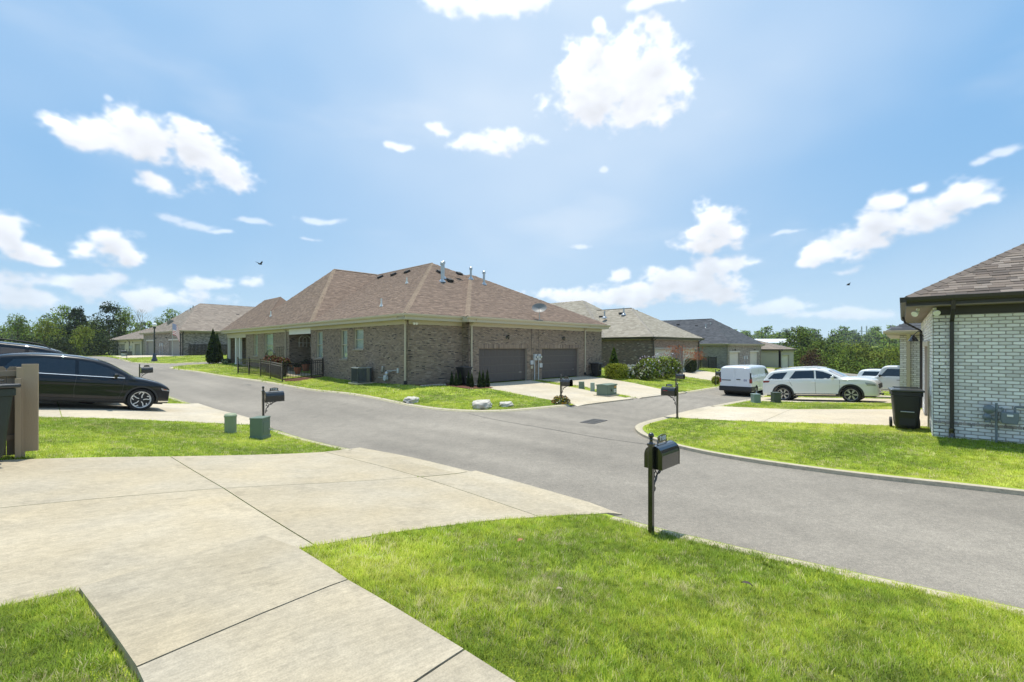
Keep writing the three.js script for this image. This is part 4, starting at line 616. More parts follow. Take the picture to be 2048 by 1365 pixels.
  const gas = new THREE.Group(); gas.name = 'gas_meter'; gas.position.set(1.0, 0, 0.02); H.add(gas); const gm = std(col(0.17, 0.2, 0.22), 0.55);
  { const b = part('meter_body', merge([extrude([[-0.12, -0.03], [-0.1, -0.1], [0.1, -0.1], [0.12, -0.03], [0.12, 0.12], [-0.12, 0.12]], 0.12, 0.02)]), gm, gas); b.position.set(0.26, 0.62, 0.1); part('index_cover', box(0.1, 0.05, 0.03, 0.0, 0.07, 0.145, 0.01), M.white, b); }
  part('regulator', merge([lathe([[0.001, -0.05], [0.1, -0.02], [0.1, 0.01], [0.04, 0.05], [0.001, 0.06]], 16).rotateX(PI / 2).translate(-0.06, 0.8, 0.16), cyl(0.05, 0.05, 0.14, -0.08, 0.5, 0.14, 12), lathe([[0.001, -0.05], [0.08, -0.02], [0.08, 0.01], [0.03, 0.05], [0.001, 0.06]], 14).rotateX(PI / 2).translate(-0.09, 0.62, 0.16)]), gm, gas);
  part('pipework', merge([bar(V3(0.06, -0.2, 0.12), V3(0.06, 0.95, 0.12), 0.022), bar(V3(-0.08, 0.8, 0.12), V3(0.16, 0.84, 0.12), 0.02), bar(V3(0.16, 0.84, 0.12), V3(0.16, 0.74, 0.12), 0.02), bar(V3(0.35, 0.74, 0.12), V3(0.35, 0.88, 0.12), 0.02), bar(V3(0.35, 0.88, 0.12), V3(1.9, 0.82, 0.12), 0.02), bar(V3(-0.09, 0.6, 0.12), V3(0.06, 0.55, 0.12), 0.018)]), gm, gas);
  // accent course of darker bricks low on the wall
  const acc = []; for (let x = 0.0; x < 6.9; x += 0.074) acc.push(x); const ab = bankOf([[0.3, 0.27, 0.27], [0.4, 0.35, 0.33]], 0.9, 2); acc.slice(0, 60).forEach((x, i) => { const m = part('accent_brick', brickGeo, ab[i % ab.length], H); m.position.set(x + 0.037, 0.405, -0.024); m.scale.set(0.064, 0.07, 0.1); });
}
{
  const H = thing('white_brick_house', 'second pale brick house with charcoal roof and beige trim behind the first', 'house', P(26.0, -0.05, 2.0), -1.497), X = V3(1, 0, 0), Zp = V3(0, 0, 1), h = 3.1, L = (x, y, d) => V3(x, y, -d);
  brickWall(H, V3(0, 0, 0), X, 8, h, [], { ...LOOK.white, mortar: std(col(0.3, 0.27, 0.24), 0.95) }); brickWall(H, V3(0, 0, -10), Zp, 10, h, [[3.5, 8.0, 0, 2.25]], LOOK.white, { skipBricks: true }); garageDoor(H, frame(V3(0, 0.02, -6.5), Zp, V3(-1, 0, 0)), 4.5, 2.2, M.cream, 8);
  part('wall', merge([box(0.2, h, 10, 7.9, h / 2, -5), box(7.6, h, 0.2, 4, h / 2, -9.9)]), LOOK.white.mortar, H);
  hipFaces(H, L, [-0.45, 8.45, -0.45, 10.4], h + 0.2, [4, 4.2], [4, 6], h + 2.6, LOOK.greyRoof, 'ws');
  part('soffit', merge([box(8.8, 0.03, 0.5, 4, h + 0.015, 0.2), box(0.5, 0.03, 10.5, -0.2, h + 0.018, -5)]), M.beige, H); part('fascia', merge([box(8.9, 0.2, 0.03, 4, h + 0.1, 0.44), box(0.03, 0.2, 10.8, -0.44, h + 0.1, -5)]), M.beige, H);
  gutter(H, L(-0.55, h + 0.06, -0.45), L(8.4, h + 0.06, -0.45), M.beige); downspout(H, [L(0.28, h + 0.08, -0.5), L(0.28, h - 0.2, -0.08), L(0.28, 0.1, -0.08)], M.beige, 0.12);
  const mb = part('electric_meter', merge([box(0.36, 0.42, 0.14, 0.85, 1.5, 0.07, 0.02)]), M.greyBox, H); part('meter_dial', cyl(0.09, 0.085, 0.08, 0, 0, 0).rotateX(PI / 2).translate(0.92, 1.55, 0.16), M.steel, mb); part('conduit', merge([cyl(0.04, 0.04, 1.4, 0.76, 0, 0.06, 8)]), M.greyBox, mb); part('junction_box', box(0.16, 0.4, 0.1, 1.2, 0.9, 0.05, 0.01), M.greyBox, H);
}

// ---------------------------------------------------------------- open country round the estate
const farHeight = (a, b) => { const R = hypot(a - 20, b - 20); return lerp(height(a, b), -2, sstep(140, 260, R)) + 9 * sstep(260, 620, R) - 0.25; };
{
  const pos = [], nor = [], uv = [], color = [], idx = [], nr = 46, nt = 96; for (let i = 0; i <= nr; i++) { const R = i ? 6 * 1.155 ** i : 0; for (let k = 0; k < nt; k++) { const t = (k / nt) * 2 * PI, a = 20 + R * cos(t), b = 20 + R * sin(t); pos.push(a, farHeight(a, b) - (R < 120 ? 0.12 : 0), -b); nor.push(0, 1, 0); uv.push(a, b); color.push(...turfTint(a * 0.1, b * 0.1)); } } for (let i = 0; i < nr; i++) for (let k = 0; k < nt; k++) { const a = i * nt + k, b = i * nt + ((k + 1) % nt); idx.push(a, a + nt, b, b, a + nt, b + nt); }
  const g = new THREE.BufferGeometry(); g.setAttribute('position', new THREE.Float32BufferAttribute(pos, 3)); g.setAttribute('normal', new THREE.Float32BufferAttribute(nor, 3)); g.setAttribute('uv', new THREE.Float32BufferAttribute(uv, 2)); g.setAttribute('color', new THREE.Float32BufferAttribute(color, 3)); g.setIndex(idx.reverse()); g.computeVertexNormals(); structure('ground', g, M.turf);
  // white shed among the trees
  const [a, b] = [0.6997 * 0.556 * 126 + 0.7145 * 126, -0.7145 * 0.556 * 126 + 0.6997 * 126], s = thing('metal_shed', 'long white metal roofed shed beyond the far lane house', 'shed', P(a, 0.7, b), 0.75), wm = std(col(0.7, 0.72, 0.72), 0.5); part('wall', box(9, 9.0, 11, 0, -1.3, 0), std(col(0.5, 0.52, 0.53), 0.7), s); const rf = extrude([[-5, 3.2], [0, 4.3], [5, 3.2], [5, 3.0], [-5, 3.0]], 12); rf.translate(0, 0, -6); part('roof', rf, wm, s);
  // transmission pylon on the skyline
  for (const [u, Z, lb] of [[0.762, 640, 'distant lattice pylon on the right skyline']]) { const pa = 0.6997 * u * Z + 0.7145 * Z, pb = -0.7145 * u * Z + 0.6997 * Z, t = thing('power_pylon', lb, 'pylon', P(pa, 8, pb), 0.78), st = std(col(0.3, 0.32, 0.34), 0.6); for (const x of [-4.5, 4.5]) { part('leg', merge([beam(V3(x - 1.4, 0, 0), V3(x - 0.5, 24, 0), 0.5, 0.5), beam(V3(x + 1.4, 0, 0), V3(x + 0.5, 24, 0), 0.5, 0.5)]), st, t); const br = []; for (let y = 1; y < 23; y += 3) { br.push(beam(V3(x - 1.3, y, 0), V3(x + 1.0, y + 3, 0), 0.3, 0.3), beam(V3(x + 1.3, y, 0), V3(x - 1.0, y + 3, 0), 0.3, 0.3)); } part('bracing', merge(br), st, t); } part('cross_arm', merge([beam(V3(-9, 17.5, 0), V3(9, 17.5, 0), 0.7, 0.7), beam(V3(-9, 17.5, 0), V3(-4.5, 20, 0), 0.4, 0.4), beam(V3(9, 17.5, 0), V3(4.5, 20, 0), 0.4, 0.4)]), st, t); }
  // black screen fences beside two further houses
  for (const [a0, b0, a1, b1, hh, lb] of [[53.8, 24, 61.9, 23.2, 1.5, 'black metal fence between the dark and the grey brick houses'], [14.6, 77.6, 26, 76.6, 1.6, 'black metal fence along the side of the brown roofed house']]) { const base = G(a0, b0, 0), f = thing('metal_fence', lb, 'fence', base), q = (t, y) => G(lerp(a0, a1, t), lerp(b0, b1, t), LAWN + y).sub(base), L = hypot(a1 - a0, b1 - b0), n = floor(L / 0.16); for (const y of [0.15, hh - 0.1]) part('rail', beam(q(0, y), q(1, y), 0.04, 0.05), M.black, f); const pk = new THREE.BoxGeometry(0.11, hh, 0.02); pk.translate(0, hh / 2, 0); for (let i = 0; i <= n; i++) part('picket', pk, M.black, f).position.copy(q(i / n, 0)); for (let i = 0; i <= 4; i++) { const p = part('fence_post', box(0.08, hh + 0.15, 0.08, 0, hh / 2, 0), M.black, f); p.position.copy(q(i / 4, 0)); } }
}

// ---------------------------------------------------------------- street furniture and yard things
const { FontLoader } = await import('three/addons/loaders/FontLoader.js');
const { TextGeometry } = await import('three/addons/geometries/TextGeometry.js');
const font = await new FontLoader().loadAsync('fonts/droid/droid_sans_bold.typeface.json');
function lettering(txt, size, depth = 0.003) { const g = new TextGeometry(txt, { font, size, depth, curveSegments: 3, bevelEnabled: false }); g.computeBoundingBox(); const b = g.boundingBox; g.translate(-(b.min.x + b.max.x) / 2, -(b.min.y + b.max.y) / 2, 0); return g; }
M.digit = std(col(0.75, 0.77, 0.78), 0.4); M.flagRed = std(col(0.4, 0.03, 0.03), 0.5);
const boxShape = (w, h) => { const p = [[-w, 0], [w, 0], [w, h - w]]; for (let i = 1; i < 10; i++) { const t = (PI * i) / 10; p.push([w * cos(t), h - w + w * sin(t)]); } p.push([-w, h - w]); return p; };
const scroll = (() => { // cast leafy bracket between post and box floor
  const g = [], s = (pts, r = 0.008) => g.push(tube(pts.map(([x, y]) => V3(x, y, 0)), r, 16, 5));
  s([[0.03, -0.34], [0.05, -0.22], [0.12, -0.11], [0.22, -0.05], [0.34, -0.012]], 0.011); s([[0.04, -0.2], [0.1, -0.17], [0.13, -0.1], [0.09, -0.05], [0.05, -0.08], [0.08, -0.12]]); s([[0.14, -0.09], [0.2, -0.09], [0.24, -0.04], [0.19, -0.015], [0.15, -0.04]]); s([[0.03, -0.04], [0.07, -0.02], [0.1, -0.05]]); s([[0.04, -0.3], [0.07, -0.29], [0.08, -0.25]]);
  for (const [x, y, r] of [[0.06, -0.25, 0.018], [0.1, -0.13, 0.02], [0.17, -0.07, 0.02], [0.27, -0.035, 0.016], [0.05, -0.12, 0.016], [0.31, -0.022, 0.012]]) g.push(new THREE.IcosahedronGeometry(r, 0).scale(1, 1, 0.5).translate(x, y, 0)); return merge(g);
})();
function mailbox(pos, turn, label, number, flag) {
  const m = thing('mailbox', label, 'mailbox', pos, turn, 'black post mailboxes along the streets'), y = 0.8;
  const post = part('post', merge([box(0.06, 1.22, 0.06, 0, 0.5, 0, 0.006), box(0.08, 0.03, 0.08, 0, 1.12, 0, 0.006)]), M.black, m);
  part('finial', merge([lathe([[0.034, 1.13], [0.022, 1.15], [0.02, 1.18], [0.034, 1.19], [0.02, 1.2]], 14), new THREE.SphereGeometry(0.037, 18, 12).translate(0, 1.235, 0)]), M.black, post);
  const b = extrude(boxShape(0.118, 0.29), 0.5, 0.004); b.rotateY(PI / 2); b.translate(0.055, y, 0); const body = part('box', b, M.black, m);
  const rim = extrude(boxShape(0.124, 0.297), 0.012, 0.002, []); rim.rotateY(PI / 2); const r2 = rim.clone(); part('rear_rim', rim.translate(0.052, y - 0.004, 0), M.black, body); part('door', r2.translate(0.545, y - 0.004, 0), M.black, body);
  part('bracket', scroll.clone().translate(0.03, y, 0), M.black, m); part('cradle', merge([box(0.46, 0.014, 0.05, 0.26, y - 0.01, 0), box(0.02, 0.07, 0.02, 0.055, y + 0.03, 0)]), M.black, m);
  if (number !== null) { const pl = extrude([[-0.13, 0.035], [-0.1, 0.02], [-0.1, 0.03], [0.1, 0.03], [0.1, 0.02], [0.13, 0.035], [0.11, 0.06], [0.12, 0.1], [0.08, 0.115], [0, 0.125], [-0.08, 0.115], [-0.12, 0.1], [-0.11, 0.06]], 0.01, 0.002); pl.translate(0.3, y + 0.285, -0.005); const plate = part('number_plate', merge([pl, bar(V3(0.2, y + 0.33, 0), V3(0.15, y + 0.29, 0), 0.006, 5), bar(V3(0.4, y + 0.33, 0), V3(0.45, y + 0.29, 0), 0.006, 5)]), M.black, m);
    if (number) { const t = lettering(number, 0.058, 0.003), u = t.clone(); t.translate(0.3, y + 0.362, 0.008); u.rotateY(PI); u.translate(0.3, y + 0.362, -0.008); part('number', t, M.digit, plate); part('number', u, M.digit, plate); } }
  if (flag) part('flag', merge([box(0.16, 0.018, 0.006, 0.4, y + 0.17, -0.126), box(0.05, 0.035, 0.006, 0.34, y + 0.17, -0.126)]), M.flagRed, m);
  return m;
}
mailbox(G(5.48, 2.87, 0.07), 0, 'black post mailbox numbered 1108 in the foreground grass', '1108');
mailbox(G(4.62, 14.84), 0, 'black post mailbox numbered 1110 behind the green utility pedestals', '1110');
mailbox(G(15.86, 7.3), PI / 2, 'black post mailbox numbered 1121 with red flag on the far corner lawn', '1121', true);
mailbox(G(16.0, 12.66), -PI / 2, 'black post mailbox standing in a clump of orange flowers', '');
mailbox(G(28.9, 13.4), -PI / 2, 'black post mailbox on the lawn before the red leaved tree', '');
mailbox(G(35.9, 13.5), -PI / 2, 'black post mailbox beside the yellow green bush left of the van', '');
mailbox(G(3.72, 31.5), 0, 'black post mailbox seen above the bonnet of the black hatchback', '');
mailbox(G(7.4, 73), PI, 'tiny black mailbox far down the main street', '');
// utility pedestals and transformer
M.padGreen = std(col(0.135, 0.185, 0.135), 0.55); M.padGreenDark = std(col(0.065, 0.085, 0.07), 0.55); M.padPale = std(col(0.30, 0.36, 0.30), 0.55); M.padTeal = std(col(0.2, 0.27, 0.25), 0.5); M.padTan = std(col(0.27, 0.32, 0.2), 0.6);
function pedestal(pos, w, h, turn, mat, label, round, cap) {
  const p = thing('utility_pedestal', label, 'pedestal', pos, turn);
  if (round) { part('housing', lathe([[w * 0.46, 0.03], [w * 0.46, h * 0.82], [w * 0.5, h * 0.84], [w * 0.5, h * 0.9], [w * 0.42, h], [0.001, h * 1.01]], 22), mat, p); part('base_ring', cyl(w * 0.5, w * 0.5, 0.08, 0, -0.05, 0, 22), mat, p); }
  else { part('housing', box(w, h * 0.86, w * 0.85, 0, h * 0.5, 0, 0.03), mat, p); part('base_flange', box(w * 1.05, h * 0.16, w * 0.92, 0, h * 0.06, 0, 0.015), mat, p); part('cap', merge([box(w * 1.03, 0.05, w * 0.88, 0, h * 0.94, 0, 0.02)]), cap || mat, p); part('door_panel', box(w * 0.72, h * 0.5, 0.012, 0, h * 0.52, w * 0.43, 0.004), mat, p); part('bolt', cyl(0.018, 0.018, 0.02, 0, 0, 0, 8).rotateX(PI / 2).translate(w * 0.25, h * 0.4, w * 0.44), M.steel, p); }
  return p;
}
pedestal(G(3.62, 14.25), 0.31, 0.52, 0.2, M.padTan, 'pale green round topped pedestal, left of the pair in the near lawn', true);
pedestal(G(4.07, 13.31), 0.4, 0.58, 0.75, M.padGreen, 'dark green square utility box, right of the pair in the near lawn', false);
pedestal(G(22.7, 16.4), 0.38, 0.42, 0.6, M.padGreen, 'low green box between the twin driveways, nearest the garages');
pedestal(G(22.1, 15.2), 0.28, 0.5, 0.6, M.padPale, 'slim pale green post box between the twin driveways');
pedestal(G(23.66, 7.05), 0.37, 0.44, 0.75, M.padTeal, 'pale teal utility box on the grass strip behind the white SUV');
pedestal(G(24.47, 6.41), 0.37, 0.52, 0.75, M.padGreenDark, 'dark green utility box beside the white SUV rear wheel');
pedestal(G(43.4, 15.6), 0.45, 0.6, 0.4, M.padGreenDark, 'small dark utility box on the strip beyond the red tree');
pedestal(G(9.6, 92), 0.6, 0.7, 0.4, M.padGreenDark, 'dark green box on the grass near the cream end house');
pedestal(G(8.2, 84), 0.5, 0.65, 0.2, M.padPale, 'pale green box on the grass near the cream end house');
{
  const t = thing('transformer_box', 'green pad transformer with white notice between the twin driveways', 'transformer', G(20.85, 13.45), 0.1);
  part('cabinet', merge([box(1.1, 0.52, 0.62, 0, 0.32, 0, 0.025)]), M.padGreen, t); part('lid', extrude([[-0.34, 0.56], [0.34, 0.56], [0.34, 0.6], [0.0, 0.63], [-0.34, 0.6]], 1.14, 0.004).rotateY(PI / 2).translate(-0.57, 0, 0), M.padGreen, t); part('pad', box(1.3, 0.1, 0.85, 0, 0.02, 0, 0.01), M.kerb, t);
  part('door_seam', box(0.012, 0.46, 0.012, -0.12, 0.32, 0.312), M.padGreenDark, t); part('notice', box(0.26, 0.16, 0.006, 0.33, 0.26, 0.314), M.white, t, 'white printed notice'); part('warning_sticker', box(0.22, 0.1, 0.006, 0.36, 0.46, 0.314), std(col(0.5, 0.26, 0.05), 0.5), t, 'orange warning sticker'); part('handle', box(0.05, 0.1, 0.03, -0.05, 0.3, 0.32, 0.008), M.blackMatte, t);
  const ink = []; for (let i = 0; i < 5; i++) ink.push(box(0.2 - (i % 2) * 0.05, 0.008, 0.002, 0.33, 0.31 - i * 0.022, 0.3185)); part('print_lines', merge(ink), M.blackMatte, t);
}
// boulders
M.rock = std(col(0.56, 0.525, 0.46), 0.95, { vertexColors: true });
function boulder(pos, w, h, d, seed, turn, label) {
  const g = new THREE.IcosahedronGeometry(0.5, 6), p = g.attributes.position, c = []; const v = V3();
  for (let i = 0; i < p.count; i++) { v.fromBufferAttribute(p, i); const n = v.clone().normalize(), lum = 1 + 0.5 * fbm(n.x * 1.3 + seed, n.y * 2.4, n.z * 1.3, 4) + 0.16 * fbm(n.x * 6, n.y * 9 + seed, n.z * 6, 3); let y = clamp(n.y * 1.25, -0.62, 0.62) * lum; v.set(n.x * lum, y, n.z * lum).multiplyScalar(0.5); p.setXYZ(i, v.x * w, v.y * h * 1.5, v.z * d); const k = 0.95 + 0.5 * fbm(n.x * 5 + seed, n.y * 5, n.z * 5, 3), m = sstep(0.08, 0.3, fbm(n.x * 3, n.y * 3 + seed, n.z * 3 + 4, 3)); c.push(k * (1 - m * 0.35), k * (1 - m * 0.36), k * (1 - m * 0.4)); }
  g.setAttribute('color', new THREE.Float32BufferAttribute(c, 3)); const q = mergeVertices(g.deleteAttribute('normal') && g, 1e-4); q.computeVertexNormals();
  const o = part('boulder', q, M.rock, scene); o.position.copy(pos); o.position.y += h * 0.3; o.rotation.y = turn; tag(o, label, 'boulder', 'limestone boulders on the corner lawn'); return o;
}
boulder(G(11.3, 17.2), 0.95, 0.26, 0.6, 2.2, 0.8, 'pale boulder alone on the lawn in front of the condenser');
boulder(G(12.7, 14.15), 1.35, 0.32, 0.8, 5.1, 0.75, 'largest pale boulder at the lawn corner beside the crossing');
boulder(G(13.7, 13.75), 0.9, 0.2, 0.55, 8.7, 0.5, 'low grey boulder just right of the largest one');
// condenser
{
  const c = thing('air_conditioner', 'dark outdoor condenser unit against the brick side wall', 'air conditioner', P(13.25, 0.4, 25.4)), w = 0.84, h = 0.86, dk = std(col(0.045, 0.055, 0.06), 0.55), tan = std(col(0.2, 0.19, 0.15), 0.6);
  part('pad', box(1.1, 0.09, 1.1, 0, 0.04, 0, 0.01), M.kerb, c); part('coil', box(w - 0.06, h - 0.06, w - 0.06, 0, 0.09 + h / 2, 0), M.galv, c);
  for (let i = 0; i < 14; i++) { part('louvre', box(0.022, h - 0.1, 0.022, -w / 2 + 0.03 + ((w - 0.06) * i) / 13, 0.09 + h / 2, w / 2 - 0.01), dk, c); part('louvre', box(0.022, h - 0.1, 0.022, -w / 2 + 0.01, 0.09 + h / 2, -w / 2 + 0.03 + ((w - 0.06) * i) / 13), dk, c); }
  for (const [x, z] of [[-1, -1], [1, -1], [-1, 1], [1, 1]]) part('corner_post', box(0.06, h, 0.06, (x * (w - 0.05)) / 2, 0.09 + h / 2, (z * (w - 0.05)) / 2, 0.01), dk, c);
  part('access_panel', box(0.2, h - 0.05, 0.02, 0.2, 0.09 + h / 2, w / 2 + 0.005), tan, c); part('top_plate', box(w + 0.02, 0.05, w + 0.02, 0, 0.09 + h, 0, 0.012), std(col(0.4, 0.4, 0.38), 0.5), c);
  const ring = []; for (let i = 1; i < 6; i++) ring.push(new THREE.TorusGeometry(0.06 * i, 0.006, 5, 28).rotateX(PI / 2).translate(0, 0.12 + h, 0)); part('fan_guard', merge(ring), M.blackMatte, c);
  part('refrigerant_line', merge([tube([V3(0.35, 0.25, -0.3), V3(0.5, 0.15, -0.45), V3(0.58, 0.5, -0.6), V3(0.6, 0.95, -0.62)], 0.03, 20, 7)]), M.blackMatte, c);
}
// wheeled bins
M.binBlack = std(col(0.014, 0.014, 0.015), 0.5); M.binGreen = std(col(0.022, 0.034, 0.027), 0.6); M.binLid = phys(col(0.03, 0.032, 0.036), 0.3, { clearcoat: 0.3 });
function wheelieBin(pos, turn, label, mat, lid, k = 1) {
  const b = thing('trash_bin', label, 'trash bin', pos, turn), ring = (w, d, y, r = 0.07) => { const o = []; for (const [sx, sz, a] of [[1, 1, 0], [-1, 1, 1], [-1, -1, 2], [1, -1, 3]]) for (let i = 0; i <= 3; i++) { const t = (a + i / 3) * PI / 2; o.push(V3(sx * (w - r) + r * cos(t), y, sz * (d - r) + r * sin(t))); } return o; };
  const rings = [ring(0.2, 0.24, 0.06), ring(0.22, 0.26, 0.1), ring(0.25, 0.3, 0.5), ring(0.275, 0.335, 0.84), ring(0.275, 0.335, 0.85), ring(0.3, 0.355, 0.86), ring(0.3, 0.355, 0.95)], pos_ = [], idx = [], n = 16; for (const r of rings) for (const v of r) pos_.push(v.x * k, v.y * k, v.z * k); for (let j = 0; j + 1 < rings.length; j++) for (let i = 0; i < n; i++) { const p = j * n + i, q = j * n + ((i + 1) % n); idx.push(p, p + n, q, q, p + n, q + n); } for (let i = 1; i + 1 < n; i++) idx.push(0, i, i + 1);
  let g = new THREE.BufferGeometry(); g.setAttribute('position', new THREE.Float32BufferAttribute(pos_, 3)); g.setIndex(idx); g = toCreasedNormals(g, 0.7); part('body', g, mat, b);
  const ls = box(0.64 * k, 0.05 * k, 0.76 * k, 0, 0.985 * k, 0, 0.02); const lp = ls.attributes.position; for (let i = 0; i < lp.count; i++) { const z = lp.getZ(i) / k, x = lp.getX(i) / k; if (lp.getY(i) > 0.98 * k) lp.setY(i, lp.getY(i) + 0.05 * k * (1 - (z / 0.38) ** 2) * (1 - (x / 0.34) ** 4)); } ls.computeVertexNormals(); part('lid', ls, lid, b); part('lid_rib', merge([box(0.5 * k, 0.02 * k, 0.05 * k, 0, 1.05 * k, 0.12 * k, 0.008), box(0.5 * k, 0.02 * k, 0.05 * k, 0, 1.05 * k, -0.12 * k, 0.008)]), lid, b);
  part('grab_recess', merge([box(0.26 * k, 0.03 * k, 0.02 * k, 0, 0.45 * k, 0.3 * k), box(0.3 * k, 0.34 * k, 0.012 * k, 0, 0.3 * k, 0.275 * k)]), M.blackMatte, b); part('lift_bar', bar(V3(-0.13 * k, 0.47 * k, 0.315 * k), V3(0.13 * k, 0.47 * k, 0.315 * k), 0.012 * k), M.steel, b);
  part('handle', merge([bar(V3(-0.24 * k, 0.98 * k, -0.42 * k), V3(0.24 * k, 0.98 * k, -0.42 * k), 0.018 * k), bar(V3(-0.2 * k, 0.93 * k, -0.34 * k), V3(-0.2 * k, 0.98 * k, -0.42 * k), 0.018 * k), bar(V3(0.2 * k, 0.93 * k, -0.34 * k), V3(0.2 * k, 0.98 * k, -0.42 * k), 0.018 * k)]), mat, b);
  for (const s of [-1, 1]) part('wheel', cyl(0.13 * k, 0.13 * k, 0.05 * k, 0, -0.025 * k, 0, 18).rotateZ(PI / 2).translate(s * 0.27 * k, 0.13 * k, -0.27 * k), M.blackMatte, b);
  return b;
}
wheelieBin(G(16.15, 1.12), -1.4, 'black wheeled trash bin on the drive beside the white brick house', M.binBlack, M.binLid, 1.06);
wheelieBin(G(-0.72, 10.6), 0.4, 'dark green wheeled trash bin behind the wooden fence at the left edge', M.binGreen, M.binLid, 1.18);
wheelieBin(G(17.05, 20.55), 0, 'black trash bin half hidden by shrubs left of the first garage', M.binBlack, M.binLid, 1.05);
wheelieBin(G(30.1, 20.35), 0.1, 'black trash bin standing right of the second garage door', M.binBlack, M.binLid, 1.05);
wheelieBin(G(13.2, 98.5), 0, 'dark trash bin by the wall of the far cream house', M.binBlack, M.binLid, 1.1);
// wooden screen fence
{
  const f = thing('wooden_fence', 'tan painted wooden screen fence end at the left edge', 'fence', G(-0.06, 10.9, 0.05)), wd = std(col(0.42, 0.32, 0.21), 0.85, { bumpMap: grit, bumpScale: 0.002 }), old = std(col(0.27, 0.21, 0.15), 0.9, { bumpMap: grit, bumpScale: 0.002 });
  part('post', box(0.1, 1.52, 0.1, -0.16, 0.72, -0.06, 0.006), wd, f); const ep = part('end_board', box(0.2, 1.42, 0.03, -0.05, 0.82, 0.02, 0.004), wd, f); ep.rotation.y = -0.35; part('trim_board', box(0.07, 1.28, 0.03, -0.19, 0.66, 0.05, 0.004), wd, f);
  for (let i = 0; i < 17; i++) part('board', extrude([[-0.068, 0.06], [0.068, 0.06], [0.068, 1.45], [0.035, 1.49], [-0.035, 1.49], [-0.068, 1.45]], 0.018).translate(-0.25 - i * 0.142, (i % 3) * 0.006, -0.14), old, f);
  for (const y of [0.35, 1.38]) part('rail', box(2.5, 0.09, 0.045, -1.4, y, -0.09, 0.004), old, f);
}
// drain grate
{ const d = thing('drain_grate', 'iron storm drain grate set in the crossing', 'drain', P(13.42, height(13.42, 9.17) + 0.006, 9.17), 0.1), iron = std(col(0.14, 0.135, 0.13), 0.7, { metalness: 0.4 }); d.scale.set(0.8, 1, 0.62); part('sump', box(1.06, 0.006, 0.72, 0, 0, 0), M.kerb, d); part('frame', merge([box(1.2, 0.022, 0.08, 0, 0.003, 0.4), box(1.2, 0.022, 0.08, 0, 0.003, -0.4), box(0.08, 0.022, 0.72, 0.56, 0.003, 0), box(0.08, 0.022, 0.72, -0.56, 0.003, 0)]), iron, d); for (let i = 0; i < 13; i++) part('grate_bar', box(0.035, 0.02, 0.72, -0.48 + i * 0.08, 0.002, 0), iron, d); part('cross_bar', box(1.04, 0.018, 0.04, 0, 0.002, 0), iron, d); }
const pick = new THREE.BoxGeometry(0.025, 1.02, 0.025); pick.translate(0, 0.62, 0);
// ornamental iron fence round the entry court
{
  const f = thing('iron_fence', 'black iron picket fence round the entry court of the brick house', 'fence', G(10.95, 34.4, 0)), base = G(10.95, 34.4, 0), at = (a, b, y) => { const p = G(a, b, LAWN + y); return p.sub(base); };
  const path = [[10.45, 39.2], [10.75, 37.6], [10.95, 35.7], [10.95, 33.7], [10.75, 30.9], [13.0, 31.9], [13.85, 32.1]];
  const posts = path.map(([a, b]) => part('fence_post', merge([box(0.075, 1.24, 0.075, 0, 0.6, 0), new THREE.SphereGeometry(0.045, 8, 6).translate(0, 1.25, 0)]), M.black, f).position.copy(at(a, b, 0)));
  for (let i = 0; i + 1 < path.length; i++) { const [a0, b0] = path[i], [a1, b1] = path[i + 1], n = floor(hypot(a1 - a0, b1 - b0) / 0.125); for (const y of [0.12, 0.98, 1.12]) part('rail', beam(at(a0, b0, y), at(a1, b1, y), 0.038, 0.038), M.black, f); for (let k = 1; k < n; k++) { const p = at(lerp(a0, a1, k / n), lerp(b0, b1, k / n), 0); part('picket', pick, M.black, f).position.copy(p); } }
}
